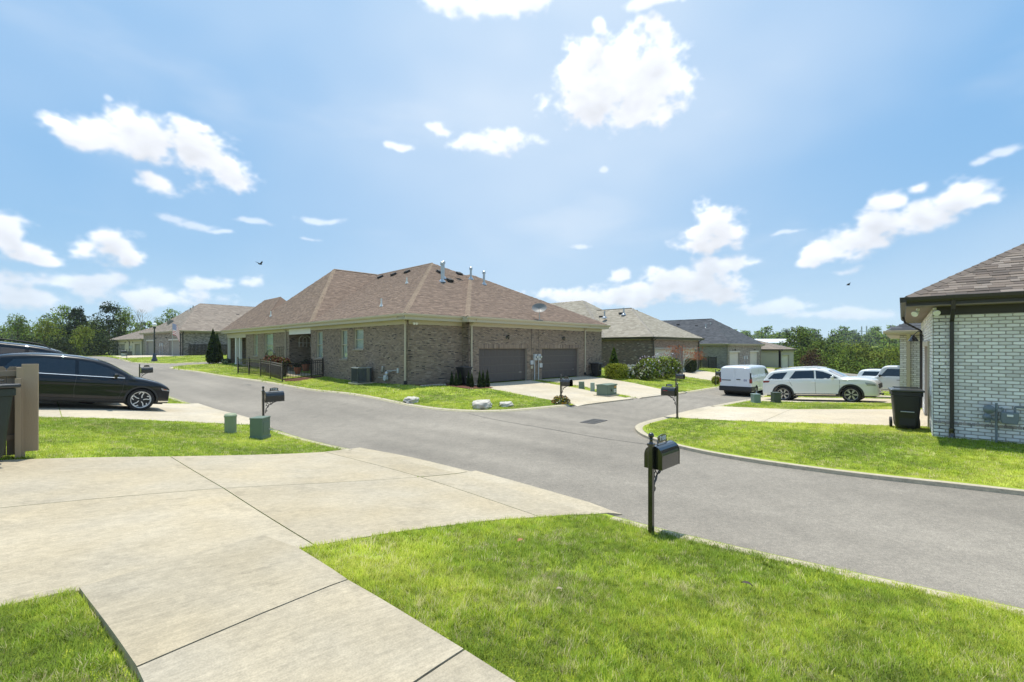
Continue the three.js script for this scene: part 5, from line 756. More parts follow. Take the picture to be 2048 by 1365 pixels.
{ // arched garden gate, wall trellis, planters, pots, bed
  const g = thing('garden_gate', 'black arched iron gate inside the entry court', 'gate', G(12.3, 38.9)), top = (x) => 1.45 + 0.35 * cos((x * PI) / 2.0); part('gate_post', box(0.06, 1.5, 0.06, 0, 0.75, -0.0), M.black, g); part('gate_post', box(0.06, 1.5, 0.06, 0, 0.75, 2.0), M.black, g);
  const arc = []; for (let i = 0; i <= 12; i++) { const x = -1 + i / 6; arc.push(V3(0, top(x), 1 + x)); } part('arch', tube(arc, 0.022, 24, 6), M.black, g); part('rail', merge([box(0.03, 0.03, 2, 0, 1.2, 1), box(0.03, 0.03, 2, 0, 0.2, 1)]), M.black, g); for (let i = 1; i < 14; i++) { const x = -1 + i / 7; part('picket', box(0.018, top(x) - 0.2, 0.018, 0, 0.2 + (top(x) - 0.2) / 2, 1 + x), M.black, g); }
  const t = thing('wall_trellis', 'black iron trellis leaning on the brick wall left of the recess', 'trellis', P(13.82, 0.85, 40.4)); part('frame', merge([-0.78, 0, 0.78].map((z) => box(0.02, 1.75, 0.025, 0, 0.87, z))), M.black, t); for (const y of [0.5, 1.0, 1.5, 1.72]) part('crossbar', box(0.018, 0.02, 1.58, 0.004, y, 0), M.black, t); for (const z of [-0.4, 0.4]) part('upright', box(0.018, 1.7, 0.018, 0.002, 0.86, z), M.black, t);
  structure('court_paving', drape([[12.3, 33.2], [13.85, 33.0], [13.85, 39.2], [12.3, 39.2]], { lift: LAWN + 0.03, tint: slabTint(3), skirt: 0.1 }), M.concrete); PAVED.push([[12.3, 33.2], [13.85, 33.0], [13.85, 39.2], [12.3, 39.2]]);
  const beds = [[[10.95, 30.9], [11.6, 30.5], [13.8, 31.6], [13.8, 32.3], [12.2, 32.2], [11.3, 32.6]], [[14.0, 21.35], [17.2, 21.35], [17.8, 20.7], [17.9, 19.0], [17.4, 18.7], [15.9, 18.7], [15.6, 20.3], [14.2, 20.6]]];
  for (const b of beds) { structure('mulch_bed', drape(b, { lift: LAWN + 0.025, skirt: 0.06 }), M.mulch); PAVED.push(b); }
  const edging = thing('bed_edging', 'pale stone edging round the mulch bed by the corner wall', 'edging', G(15.0, 20.45)), es = std(col(0.42, 0.36, 0.3), 0.9); for (let i = 0; i < 9; i++) { const a = 14.2 + i * 0.17; part('edging_stone', box(0.15, 0.12, 0.1, a - 15.0, 0.03, (20.6 - (i * 0.02)) * -1 + 20.45, 0.015), es, edging); }
}
const potProfile = [[0.001, 0], [0.2, 0], [0.26, 0.3], [0.29, 0.52], [0.31, 0.53], [0.31, 0.58], [0.27, 0.58], [0.26, 0.5], [0.001, 0.5]];
M.potBlack = std(col(0.03, 0.028, 0.027), 0.6); M.terracotta = std(col(0.36, 0.13, 0.065), 0.85);
const POTS = [[12.35, 38.0, 'left', 1.25], [12.1, 36.2, 'middle', 1.25], [11.9, 34.2, 'right', 1.25]];
// lamp post, flag
{
  const l = thing('street_lamp', 'black lamp post with white globe on the far street corner', 'street lamp', G(9.3, 67.3)); part('base', lathe([[0.3, 0], [0.3, 0.25], [0.2, 0.4], [0.17, 0.8], [0.11, 0.95], [0.09, 1.0]], 14), M.black, l); part('post', cyl(0.085, 0.07, 2.9, 0, 0.95, 0, 14), M.black, l); part('collar', lathe([[0.07, 3.8], [0.14, 3.9], [0.17, 4.05], [0.1, 4.1]], 14), M.black, l); part('globe', new THREE.SphereGeometry(0.24, 20, 14).translate(0, 4.3, 0), phys(col(0.85, 0.86, 0.87), 0.15, { clearcoat: 1 }), l); part('cap', lathe([[0.15, 4.48], [0.08, 4.54], [0.02, 4.62], [0.001, 4.63]], 12), M.black, l); part('footing', cyl(0.5, 0.5, 0.1, 0, -0.05, 0, 18), M.kerb, l);
  const f = thing('flag', 'faded striped flag hanging from a short pole by the brick house', 'flag', G(12.6, 77)); part('pole', bar(V3(0, 0, 0), V3(0, 4.5, 0), 0.03), M.galv, f);
  const W = 2.6, Hh = 1.5, nx = 16, stripe = (k0, k1, u0, u1, mat, nm) => { const pos = [], idx = []; const n = 14, pt = (u, v) => V3(0.35 * sin(u * 5) * 0.25 + u * 0.5, 4.4 - v * Hh - u * u * 1.0, u * W * 0.85 + 0.1 * sin(v * 3 + u * 4)); for (let i = 0; i <= n; i++) for (const v of [k0, k1]) { const p = pt(lerp(u0, u1, i / n), v); pos.push(p.x, p.y, p.z); } for (let i = 0; i < n; i++) idx.push(i * 2, i * 2 + 1, i * 2 + 2, i * 2 + 1, i * 2 + 3, i * 2 + 2); const g = new THREE.BufferGeometry(); g.setAttribute('position', new THREE.Float32BufferAttribute(pos, 3)); g.setIndex(idx); g.computeVertexNormals(); part(nm, g, mat, f); };
  const red = phys(col(0.6, 0.13, 0.16), 0.9, { transmission: 0.35, thickness: 0, side: THREE.DoubleSide }), wh = phys(col(0.85, 0.82, 0.82), 0.9, { transmission: 0.35, thickness: 0, side: THREE.DoubleSide }), bl = phys(col(0.3, 0.32, 0.52), 0.9, { transmission: 0.3, thickness: 0, side: THREE.DoubleSide });
  for (let i = 0; i < 13; i++) stripe(i / 13, (i + 1) / 13, i < 7 ? 0.4 : 0, 1, i % 2 ? wh : red, 'stripe'); stripe(0, 7 / 13, 0, 0.4, bl, 'canton');
}
{ const d2 = thing('satellite_dish', 'dark satellite dish on the low roof beside the lamp post', 'satellite dish', P(14.2, 5.15, 88), 2.4); dishParts(d2, 1.5); }
// birds
for (const [a, b, y, t] of [[10, 32.7, 7.96, 0.4], [49, 7.2, 7.97, 2]]) { const p = thing('bird', t < 1 ? 'small dark bird in the sky left of the main roof' : 'small dark bird in the sky above the right hand trees', 'bird', P(a, y, b), t); const body = new THREE.SphereGeometry(0.5, 10, 8); body.scale(0.3, 0.09, 0.09); part('body', body, M.blackMatte, p); for (const s of [-1, 1]) part('wing', extrude([[-0.06, 0], [0.08, 0], [0.04, 0.2], [-0.1, 0.36]], 0.008).rotateX(PI / 2 - 0.5).scale(1, 1, s), M.blackMatte, p); }

// ---------------------------------------------------------------- vehicles: one lofted shell each, glass and trim fitted to it
M.tyre = std(col(0.016, 0.016, 0.017), 0.85); M.tint = phys(col(0.004, 0.005, 0.006), 0.04, { clearcoat: 1, clearcoatRoughness: 0.02 }); M.plastic = std(col(0.022, 0.023, 0.025), 0.6); M.redLens = phys(col(0.22, 0.008, 0.012), 0.12, { clearcoat: 1 }); M.lens = phys(col(0.32, 0.34, 0.36), 0.08, { clearcoat: 1 }); M.chrome = std(col(0.72, 0.73, 0.74), 0.18, { metalness: 1 }); M.alloy = std(col(0.6, 0.6, 0.6), 0.3, { metalness: 0.85 }); M.amber = phys(col(0.45, 0.12, 0.02), 0.2, { clearcoat: 1 });
M.carWhite = phys(col(0.74, 0.75, 0.74), 0.38, { clearcoat: 1, clearcoatRoughness: 0.03 }); M.vanWhite = phys(col(0.70, 0.73, 0.78), 0.45, { clearcoat: 0.8, clearcoatRoughness: 0.06 }); M.carBlack = phys(col(0.005, 0.007, 0.011), 0.3, { clearcoat: 0.8, clearcoatRoughness: 0.02, specularIntensity: 0.25 });
function vehicle(name, label, category, pos, turn, pitch, s) {
  const V = thing(name, label, category, pos, turn); V.rotation.order = 'YXZ'; V.rotation.z = pitch || 0;
  const top = s.top, x0 = top[0][0], x1 = top[top.length - 1][0], upper = new THREE.CatmullRomCurve3(top.map(([x, y]) => V3(x, y, 0)), false, 'centripetal').getPoints(160);
  const yTop = (x) => { let best = 0; for (let i = 0; i + 1 < upper.length; i++) { const p = upper[i], q = upper[i + 1]; if ((p.x <= x && q.x >= x) || (q.x <= x && p.x >= x)) { const t = abs(q.x - p.x) < 1e-6 ? 0 : (x - p.x) / (q.x - p.x); best = max(best, p.y + (q.y - p.y) * t); } } return best || upper[x < 0 ? 0 : upper.length - 1].y; };
  const { W, belt, lean = 0.28, sill = 0.3, ra = 0.4, axles, wheelR = 0.36, rr = 0.09 } = s;
  const endCut = (x) => { const f = clamp((x - (x1 - s.nose)) / s.nose), b = clamp((x0 + s.tail - x) / s.tail); return s.noseCut * (1 - sqrt(max(0, 1 - f * f))) + s.tailCut * (1 - sqrt(max(0, 1 - b * b))); };
  const half = (x, y) => { const d = max(0, yTop(x) - y); let w = W - endCut(x); if (y > belt) w -= lean * (y - belt) + 0.03 * clamp((y - belt) / 0.05); else w -= 0.05 * ((y - 0.62 * belt) / belt) ** 2 + 0.05 * clamp((sill + 0.14 - y) / 0.14) ** 2 - 0.012 * Math.exp(-(((y - belt * 0.8) / 0.06) ** 2)); if (d < rr) w -= rr * (1 - sqrt(max(0, 1 - (1 - d / rr) ** 2))) * (s.boxy ? 0.8 : 1.2); return max(0.05, w); };
  const low = (x) => { let y = sill + (x > axles[1] + ra ? (s.chin || 0) : 0) + (x < axles[0] - ra ? (s.rearLift || 0.03) : 0); for (const a of axles) { const d = abs(x - a); if (d < ra) y = max(y, wheelR + sqrt(ra * ra - d * d) * 1.0); } return min(y, yTop(x) - 0.05); };
  const xs = new Set(); for (let i = 0; i <= 110; i++) xs.add(lerp(x0, x1, i / 110)); for (const a of axles) for (let i = 0; i <= 18; i++) xs.add(a - ra * cos((PI * i) / 18)); const X = [...xs].filter((x) => x >= x0 && x <= x1).sort((a, b) => a - b).filter((x, i, l) => !i || x - l[i - 1] > 0.004);
  const R = 18, C = 8, pts = [], idx = [], ring = 2 * (R + 1) + C - 1;
  for (const x of X) { const lo = low(x), hi = yTop(x), r = []; for (let i = 0; i <= R; i++) { const t = i / R, y = lerp(lo, hi, 1 - (1 - t) ** 1.5); r.push([x, y, half(x, y)]); } const wt = half(x, hi), up = []; for (let i = 1; i < C; i++) { const t = -1 + (2 * i) / C; up.push([x, hi + s.crown * (1 - t * t), -wt * t]); } const all = [...r, ...up, ...r.slice().reverse().map(([a, b, c]) => [a, b, -c])]; for (const p of all) pts.push(...p); }
  for (let i = 0; i + 1 < X.length; i++) for (let k = 0; k + 1 < ring; k++) { const a = i * ring + k, b = a + ring; idx.push(a, b, a + 1, a + 1, b, b + 1); }
  for (const [e, flip] of [[0, 0], [(X.length - 1) * ring, 1]]) for (let k = 0; k < R + C / 2; k++) { const a = e + k, b = e + k + 1, c = e + ring - 1 - k, d = e + ring - 2 - k; if (flip) idx.push(a, c, b, b, c, d); else idx.push(a, b, c, b, d, c); }
  let g = new THREE.BufferGeometry(); g.setAttribute('position', new THREE.Float32BufferAttribute(pts, 3)); g.setIndex(idx); g.setAttribute('uv', new THREE.Float32BufferAttribute(new Float32Array(pts.length / 3 * 2), 2)); g = toCreasedNormals(g, 0.62); part('body', g, s.paint, V);
  // anything drawn on the flank: polygon in side view, laid on the shell
  const flank = (poly, out = 0.006, sides = [1, -1], maxE = 0.07) => { const [P2, T] = refine(poly, THREE.ShapeUtils.triangulateShape(poly.map((p) => new THREE.Vector2(p[0], p[1])), []), () => maxE), pos = [], ix = []; for (const sd of sides) { const o = pos.length / 3; for (const [x, y] of P2) pos.push(x, y, sd * (half(x, y) + out)); for (const [a, b, c] of T) { const A = P2[a], B = P2[b], Cc = P2[c], cw = (B[0] - A[0]) * (Cc[1] - A[1]) - (B[1] - A[1]) * (Cc[0] - A[0]) > 0; if (cw === (sd > 0)) ix.push(o + a, o + b, o + c); else ix.push(o + a, o + c, o + b); } } const q = new THREE.BufferGeometry(); q.setAttribute('position', new THREE.Float32BufferAttribute(pos, 3)); q.setIndex(ix); q.computeVertexNormals(); return q; };
  const across = (xa, xb, f, out = 0.008, n = 14) => { const pos = [], ix = [], m = 8; for (let i = 0; i <= n; i++) { const x = lerp(xa, xb, i / n), y = yTop(x), w = half(x, y - 0.02) * f, sl = (yTop(x + 0.02) - yTop(x - 0.02)) / 0.04, nn = hypot(sl, 1); for (let k = 0; k <= m; k++) { const t = -1 + (2 * k) / m; pos.push(x - (sl / nn) * out, y + s.crown * (1 - (t * f) ** 2) + out / nn, -w * t); } } for (let i = 0; i < n; i++) for (let k = 0; k < m; k++) { const a = i * (m + 1) + k; ix.push(a, a + 1, a + m + 1, a + 1, a + m + 2, a + m + 1); } const q = new THREE.BufferGeometry(); q.setAttribute('position', new THREE.Float32BufferAttribute(pos, 3)); q.setIndex(ix); q.computeVertexNormals(); return q; };
  const strip = (line, w, out = 0.003) => { const l = []; for (let i = 0; i + 1 < line.length; i++) { const [x, y] = line[i], [u, v] = line[i + 1], L = hypot(u - x, v - y), nx = (-(v - y) / L) * w, ny = ((u - x) / L) * w; l.push(flank([[x + nx, y + ny], [x - nx, y - ny], [u - nx, v - ny], [u + nx, v + ny]], out, [1, -1], 0.1)); } return merge(l); };
  for (const wn of s.glass || []) for (const sd of [1, -1]) part('side_window', flank(wn, 0.006, [sd]), M.tint, V);
  if (s.screen) part('windscreen', across(s.screen[0], s.screen[1], 0.9, 0.008), M.tint, V); if (s.rearGlass) part('rear_window', across(s.rearGlass[0], s.rearGlass[1], 0.86, 0.008), M.tint, V);
  if (s.seams) part('door_seams', merge(s.seams.map((l) => strip(l, 0.006))), M.plastic, V);
  if (s.trimLine) part('window_trim', strip(s.trimLine, 0.007, 0.01), M.chrome, V);
  if (s.cladding) { const arcs = []; for (const a of axles) { const o = [], n = 22, q = []; for (let i = 0; i <= n; i++) { const t = (PI * i) / n; o.push([a + (ra + s.cladding) * cos(t), wheelR + (ra + s.cladding) * sin(t)]); q.push([a + (ra - 0.005) * cos(t), wheelR + (ra - 0.005) * sin(t)]); } arcs.push(flank([...o.map(([x, y]) => [clamp(x, x0 + 0.01, x1 - 0.01), y]), [a - ra - s.cladding, sill + 0.02], [a - ra + 0.005, sill + 0.02], ...q.reverse(), [a + ra - 0.005, sill + 0.02], [a + ra + s.cladding, sill + 0.02]], 0.012)); } part('wheel_arch_trim', merge(arcs), M.plastic, V); }
  if (s.rocker) part('rocker_panel', flank(s.rocker, 0.012), M.plastic, V);
  for (const [nm, poly, mat, out] of s.marks || []) part(nm, flank(poly, out || 0.012), mat, V);
  part('underbody', merge([box(x1 - x0 - 0.35, 0.12, 2 * W - 0.4, (x0 + x1) / 2, sill + 0.02, 0), ...axles.map((a) => cyl(ra - 0.02, ra - 0.02, 2 * W - 0.5, 0, -(W - 0.25), 0, 24).rotateX(PI / 2).translate(a, wheelR + 0.02, 0))]), M.plastic, V);
  for (const a of axles) for (const sd of [1, -1]) {
    const wh = new THREE.Group(); wh.name = 'wheel'; wh.position.set(a, wheelR, sd * (W - 0.13)); V.add(wh); if (sd < 0) wh.rotation.y = PI; const rim = wheelR * s.rim, tw = 0.115;
    part('tyre', lathe([[rim, -tw], [wheelR - 0.03, -tw], [wheelR - 0.006, -tw * 0.8], [wheelR, -tw * 0.4], [wheelR, tw * 0.4], [wheelR - 0.006, tw * 0.8], [wheelR - 0.03, tw], [rim, tw * 0.92], [rim - 0.012, tw * 0.7]], 36).rotateX(PI / 2), M.tyre, wh);
    const rg = [lathe([[rim, tw * 0.9], [rim - 0.012, tw * 0.95], [rim - 0.025, tw * 0.6], [rim - 0.03, -tw]], 32).rotateX(PI / 2)]; rg.push(...s.spokes(rim, tw)); part('rim', merge(rg), s.rimMat || M.alloy, wh); part('hub', merge([cyl(0.05, 0.05, 0.05, 0, 0, 0, 14).rotateX(PI / 2).translate(0, 0, tw * 0.4), cyl(rim - 0.03, rim - 0.03, 0.02, 0, 0, 0, 24).rotateX(PI / 2).translate(0, 0, -0.02)]), M.plastic, wh);
  }
  if (s.mirror) for (const sd of [1, -1]) { const [mx, my] = s.mirror, z = half(mx, my) + 0.11; part('door_mirror', merge([box(0.13, 0.12, 0.2, mx, my + 0.07, sd * z, 0.04), box(0.05, 0.05, 0.12, mx + 0.02, my, sd * (z - 0.08), 0.01)]), s.mirrorMat || s.paint, V); }
  for (const [hx, hy] of s.handles || []) for (const sd of [1, -1]) part('door_handle', box(0.2, 0.028, 0.03, hx, hy, sd * (half(hx, hy) + 0.012), 0.01), s.handleMat || s.paint, V);
  return { V, half, yTop, flank, across };
}
const fiveSpoke = (n, w, k = 1) => (rim, tw) => { const o = []; for (let i = 0; i < n; i++) for (const d of [-0.11, 0.11]) { const t = (2 * PI * i) / n, g = box((rim - 0.03) * k, w, 0.03, ((rim - 0.03) * k) / 2, 0, tw * 0.5); g.rotateZ(t + d); o.push(g); } return o; };
const hookSpoke = (rim, tw) => { const o = []; for (let i = 0; i < 5; i++) { const t = (2 * PI * i) / 5, p = (r, a) => V3(r * cos(t + a), r * sin(t + a), tw * 0.62); const L = [p(0.06, 0), p(rim * 0.5, 0.18), p(rim * 0.86, 0.05), p(rim * 0.93, 0.4), p(rim * 0.7, 0.68)]; for (let k = 0; k + 1 < L.length; k++) o.push(beam(L[k], L[k + 1], 0.016, 0.026)); } return o; };
const onGround = (a, b) => P(a, height(a, b) + LAWN + 0.012, b);
// black hatchback, nose to the street
{
  const c = vehicle('parked_car', 'glossy black hatchback with hook spoke wheels parked nose to the street at left', 'car', P(0.75, 0, 19.95), 0, 0, {
    top: [[-2.3, 0.42], [-2.28, 0.75], [-2.2, 1.02], [-2.05, 1.12], [-1.85, 1.4], [-1.3, 1.55], [-0.5, 1.6], [0.1, 1.57], [0.55, 1.46], [1.05, 1.2], [1.3, 1.06], [1.6, 1.0], [2.0, 0.9], [2.2, 0.78], [2.31, 0.62], [2.33, 0.45], [2.28, 0.3]], W: 0.94, belt: 1.0, lean: 0.34, sill: 0.26, ra: 0.395, axles: [-1.5, 1.5], wheelR: 0.36, rim: 0.74, nose: 0.75, noseCut: 0.22, tail: 0.5, tailCut: 0.14, crown: 0.03, rr: 0.1, paint: M.carBlack, rimMat: std(col(0.75, 0.74, 0.72), 0.45, { metalness: 0.3 }), spokes: hookSpoke,
    glass: [[[-0.14, 1.04], [-0.18, 1.47], [-0.9, 1.47], [-1.45, 1.38], [-1.62, 1.12], [-1.6, 1.06]], [[-0.06, 1.04], [-0.1, 1.47], [0.2, 1.44], [0.62, 1.29], [1.05, 1.06], [1.0, 1.02]]], screen: [0.36, 1.28], rearGlass: [-2.04, -1.8], mirror: [0.78, 1.02], mirrorMat: M.carBlack, handles: [[0.1, 0.92], [-1.05, 0.93]], belt: 1.0, trimLine: [[-1.6, 1.045], [-0.8, 1.035], [0.2, 1.03], [1.02, 1.025]], seams: [[[-0.1, 1.02], [-0.12, 0.62], [-0.08, 0.32]], [[1.02, 1.0], [1.0, 0.62], [0.92, 0.36]], [[-1.15, 1.02], [-1.1, 0.7]]], cladding: 0.05, rocker: [[-1.1, 0.27], [1.08, 0.27], [1.08, 0.35], [-1.1, 0.35]],
    marks: [['headlight', [[1.98, 0.76], [2.22, 0.7], [2.24, 0.66], [2.02, 0.69]], M.lens], ['side_marker', [[2.05, 0.735], [2.16, 0.71], [2.16, 0.695], [2.06, 0.705]], M.amber, 0.016], ['bumper_trim', [[1.95, 0.34], [2.26, 0.34], [2.24, 0.3], [1.95, 0.29]], M.chrome]],
  });
  const yf = height(2.25, 19.95) + LAWN + 0.012, yr = height(-0.75, 19.95) + LAWN + 0.012; c.V.rotation.z = Math.atan2(yf - yr, 3); c.V.position.y = (yf + yr) / 2;
}
{
  const c = vehicle('parked_car', 'black SUV with roof rails parked behind the black hatchback', 'car', P(-0.35, 0, 22.0), 0, 0, {
    top: [[-2.45, 0.5], [-2.42, 1.0], [-2.3, 1.15], [-2.05, 1.6], [-1.6, 1.74], [-0.5, 1.78], [0.2, 1.75], [0.6, 1.65], [1.2, 1.28], [1.35, 1.22], [1.9, 1.16], [2.3, 1.0], [2.42, 0.7], [2.4, 0.4]], W: 0.98, belt: 1.14, lean: 0.26, sill: 0.34, ra: 0.43, axles: [-1.5, 1.45], wheelR: 0.38, rim: 0.66, nose: 0.7, noseCut: 0.2, tail: 0.4, tailCut: 0.1, crown: 0.03, rr: 0.1, paint: M.carBlack, spokes: fiveSpoke(5, 0.03),
    glass: [[[-0.2, 1.2], [-0.22, 1.64], [-1.1, 1.64], [-1.15, 1.2]], [[-0.1, 1.2], [-0.12, 1.64], [0.45, 1.6], [1.0, 1.24], [0.98, 1.2]], [[-1.25, 1.22], [-1.2, 1.62], [-1.8, 1.56], [-2.05, 1.25]]], screen: [0.5, 1.22], rearGlass: [-2.24, -2.06], mirror: [0.78, 1.2], seams: [[[-0.15, 1.15], [-0.15, 0.45]], [[0.98, 1.15], [0.95, 0.5]]], handles: [[0.1, 1.05], [-0.95, 1.06]],
  });
  for (const s of [1, -1]) { part('roof_rail', tube([V3(-1.7, 1.72, s * 0.7), V3(-1.5, 1.83, s * 0.7), V3(0.1, 1.84, s * 0.7), V3(0.35, 1.74, s * 0.7)], 0.02, 20, 6), M.plastic, c.V); }
  const yf = height(1.1, 22.0) + LAWN, yr = height(-1.9, 22.0) + LAWN; c.V.rotation.z = Math.atan2(yf - yr, 3) - 0.02; c.V.position.y = (yf + yr) / 2 + 0.02;
}
// white three-row SUV, nose towards the garage on the right
{
  const c = vehicle('parked_car', 'white three row SUV with black wheel arch trim parked beside the utility boxes', 'car', P(28.3, 0, 5.3), -PI / 2, 0, {
    top: [[-2.5, 0.5], [-2.5, 0.8], [-2.46, 1.08], [-2.33, 1.24], [-2.15, 1.5], [-1.9, 1.6], [-1.3, 1.67], [-0.5, 1.7], [0.1, 1.68], [0.42, 1.6], [0.9, 1.33], [1.12, 1.22], [1.5, 1.2], [2.1, 1.12], [2.34, 1.02], [2.45, 0.85], [2.5, 0.62], [2.46, 0.42]], W: 0.98, belt: 1.12, lean: 0.24, sill: 0.3, ra: 0.44, axles: [-1.5, 1.42], wheelR: 0.385, rim: 0.72, nose: 0.6, noseCut: 0.2, tail: 0.45, tailCut: 0.13, crown: 0.03, rr: 0.09, chin: 0.03, paint: M.carWhite, spokes: fiveSpoke(6, 0.026),
    glass: [[[0.02, 1.17], [0.0, 1.58], [0.3, 1.52], [0.62, 1.38], [0.92, 1.2], [0.9, 1.17]], [[-0.06, 1.17], [-0.08, 1.58], [-0.9, 1.57], [-1.18, 1.17]], [[-1.5, 1.16], [-1.26, 1.52], [-1.9, 1.46], [-2.18, 1.19], [-2.16, 1.16]]], screen: [0.52, 1.1], rearGlass: [-2.3, -2.14], mirror: [0.72, 1.16], handles: [[-0.1, 1.0], [-1.2, 1.02]], handleMat: M.carWhite,
    seams: [[[-0.02, 1.14], [-0.03, 0.8], [-0.02, 0.4]], [[1.0, 1.1], [0.98, 0.75], [0.94, 0.45]], [[-1.2, 1.1], [-1.05, 0.8]]], cladding: 0.075, rocker: [[-1.02, 0.31], [0.92, 0.31], [0.94, 0.42], [-1.04, 0.42]],
    marks: [['tail_light', [[-2.44, 1.08], [-2.08, 1.08], [-2.16, 0.99], [-2.42, 0.98]], M.redLens], ['headlight', [[1.98, 0.98], [2.36, 0.9], [2.38, 0.8], [2.06, 0.83]], M.lens], ['chrome_strip', [[-0.9, 0.36], [0.8, 0.36], [0.82, 0.39], [-0.92, 0.39]], M.chrome, 0.02]],
  });
  for (const s of [1, -1]) part('roof_rail', merge([tube([V3(-1.9, 1.6, s * 0.74), V3(-1.6, 1.7, s * 0.74), V3(-0.2, 1.74, s * 0.74), V3(0.2, 1.68, s * 0.74)], 0.02, 20, 6), box(0.28, 0.05, 0.06, -1.35, 1.72, s * 0.74, 0.02), box(0.26, 0.05, 0.06, -0.35, 1.745, s * 0.74, 0.02)]), M.carWhite, c.V);
  part('grille', box(0.03, 0.22, 1.2, 2.46, 0.78, 0, 0.01), M.plastic, c.V); part('tow_hook', merge([box(0.2, 0.05, 0.12, 2.52, 0.42, 0.5, 0.01), box(0.06, 0.1, 0.06, 2.58, 0.4, 0.5, 0.01)]), M.plastic, c.V);
  const yf = height(28.3, 3.9) + LAWN + 0.012, yr = height(28.3, 6.8) + LAWN + 0.012; c.V.rotation.z = Math.atan2(yf - yr, 2.92); c.V.position.y = (yf + yr) / 2;
}
// white panel van on the lane, seen from behind
{
  const c = vehicle('panel_van', 'white panel van with black rear bumper parked on the lane', 'van', P(32.6, 0, 10.2), 0.02, 0, {
    top: [[-2.5, 0.45], [-2.5, 0.9], [-2.49, 1.5], [-2.44, 1.78], [-2.2, 1.85], [-1, 1.88], [0.6, 1.87], [1.0, 1.8], [1.6, 1.35], [1.9, 1.15], [2.3, 1.0], [2.5, 0.75], [2.5, 0.4]], W: 0.93, belt: 1.2, lean: 0.13, sill: 0.3, ra: 0.37, axles: [-1.45, 1.6], wheelR: 0.33, rim: 0.62, nose: 0.5, noseCut: 0.18, tail: 0.12, tailCut: 0.05, crown: 0.03, rr: 0.12, boxy: true, paint: M.vanWhite, spokes: fiveSpoke(5, 0.04), rimMat: M.galv,
    glass: [[[0.65, 1.22], [0.62, 1.68], [0.95, 1.64], [1.45, 1.24]]], screen: [0.95, 1.75], mirror: [1.25, 1.22], seams: [[[0.55, 1.75], [0.55, 0.4]], [[-0.75, 1.72], [-0.75, 0.4]]], handles: [[0.7, 1.05]],
    marks: [['belt_groove', [[-2.4, 1.12], [0.5, 1.12], [0.5, 1.1], [-2.4, 1.1]], M.galv, 0.002], ['tail_light', [[-2.5, 0.86], [-2.38, 0.86], [-2.42, 1.3], [-2.47, 1.48], [-2.5, 1.48]], M.plastic, 0.014], ['tail_lens', [[-2.5, 0.9], [-2.385, 0.9], [-2.4, 1.12], [-2.5, 1.12]], M.redLens, 0.02]],
  });
  const V = c.V, x = -2.51; part('rear_bumper', merge([box(0.14, 0.3, 1.9, x + 0.02, 0.48, 0, 0.05), box(0.75, 0.26, 0.05, -2.12, 0.5, 0.93, 0.02), box(0.75, 0.26, 0.05, -2.12, 0.5, -0.93, 0.02)]), M.plastic, V);
  for (const s of [1, -1]) part('rear_door', box(0.025, 1.12, 0.84, x + 0.005, 1.19, s * 0.425, 0.012), M.vanWhite, V);
  part('door_hinge', merge([0.75, 1.55].map((y) => box(0.03, 0.1, 0.05, x - 0.005, y, 0.86, 0.008))), M.vanWhite, V); part('door_hinge', merge([0.75, 1.55].map((y) => box(0.03, 0.1, 0.05, x - 0.005, y, -0.86, 0.008))), M.vanWhite, V);
  part('plate_strip', box(0.03, 0.05, 0.56, x - 0.015, 1.0, -0.52, 0.012), M.plastic, V); part('handle', box(0.04, 0.05, 0.24, x - 0.02, 1.06, 0.2, 0.012), M.plastic, V); const t = lettering('EV', 0.12, 0.004); t.rotateY(-PI / 2); t.translate(x - 0.013, 1.02, 0.6); part('rear_badge', t, std(col(0.05, 0.06, 0.2), 0.4), V);
  for (const s of [1, -1]) { const r = part('tail_lamp', merge([box(0.03, 0.26, 0.12, x - 0.0, 0.98, s * 0.88, 0.01)]), M.redLens, V); part('lamp_cover', box(0.028, 0.36, 0.08, x + 0.002, 1.3, s * 0.89, 0.01), M.plastic, r); }
  V.position.y = height(32.6, 10.2) + 0.01; V.rotation.z = Math.atan2(height(34, 11.1) - height(31, 11.1), 3);
}
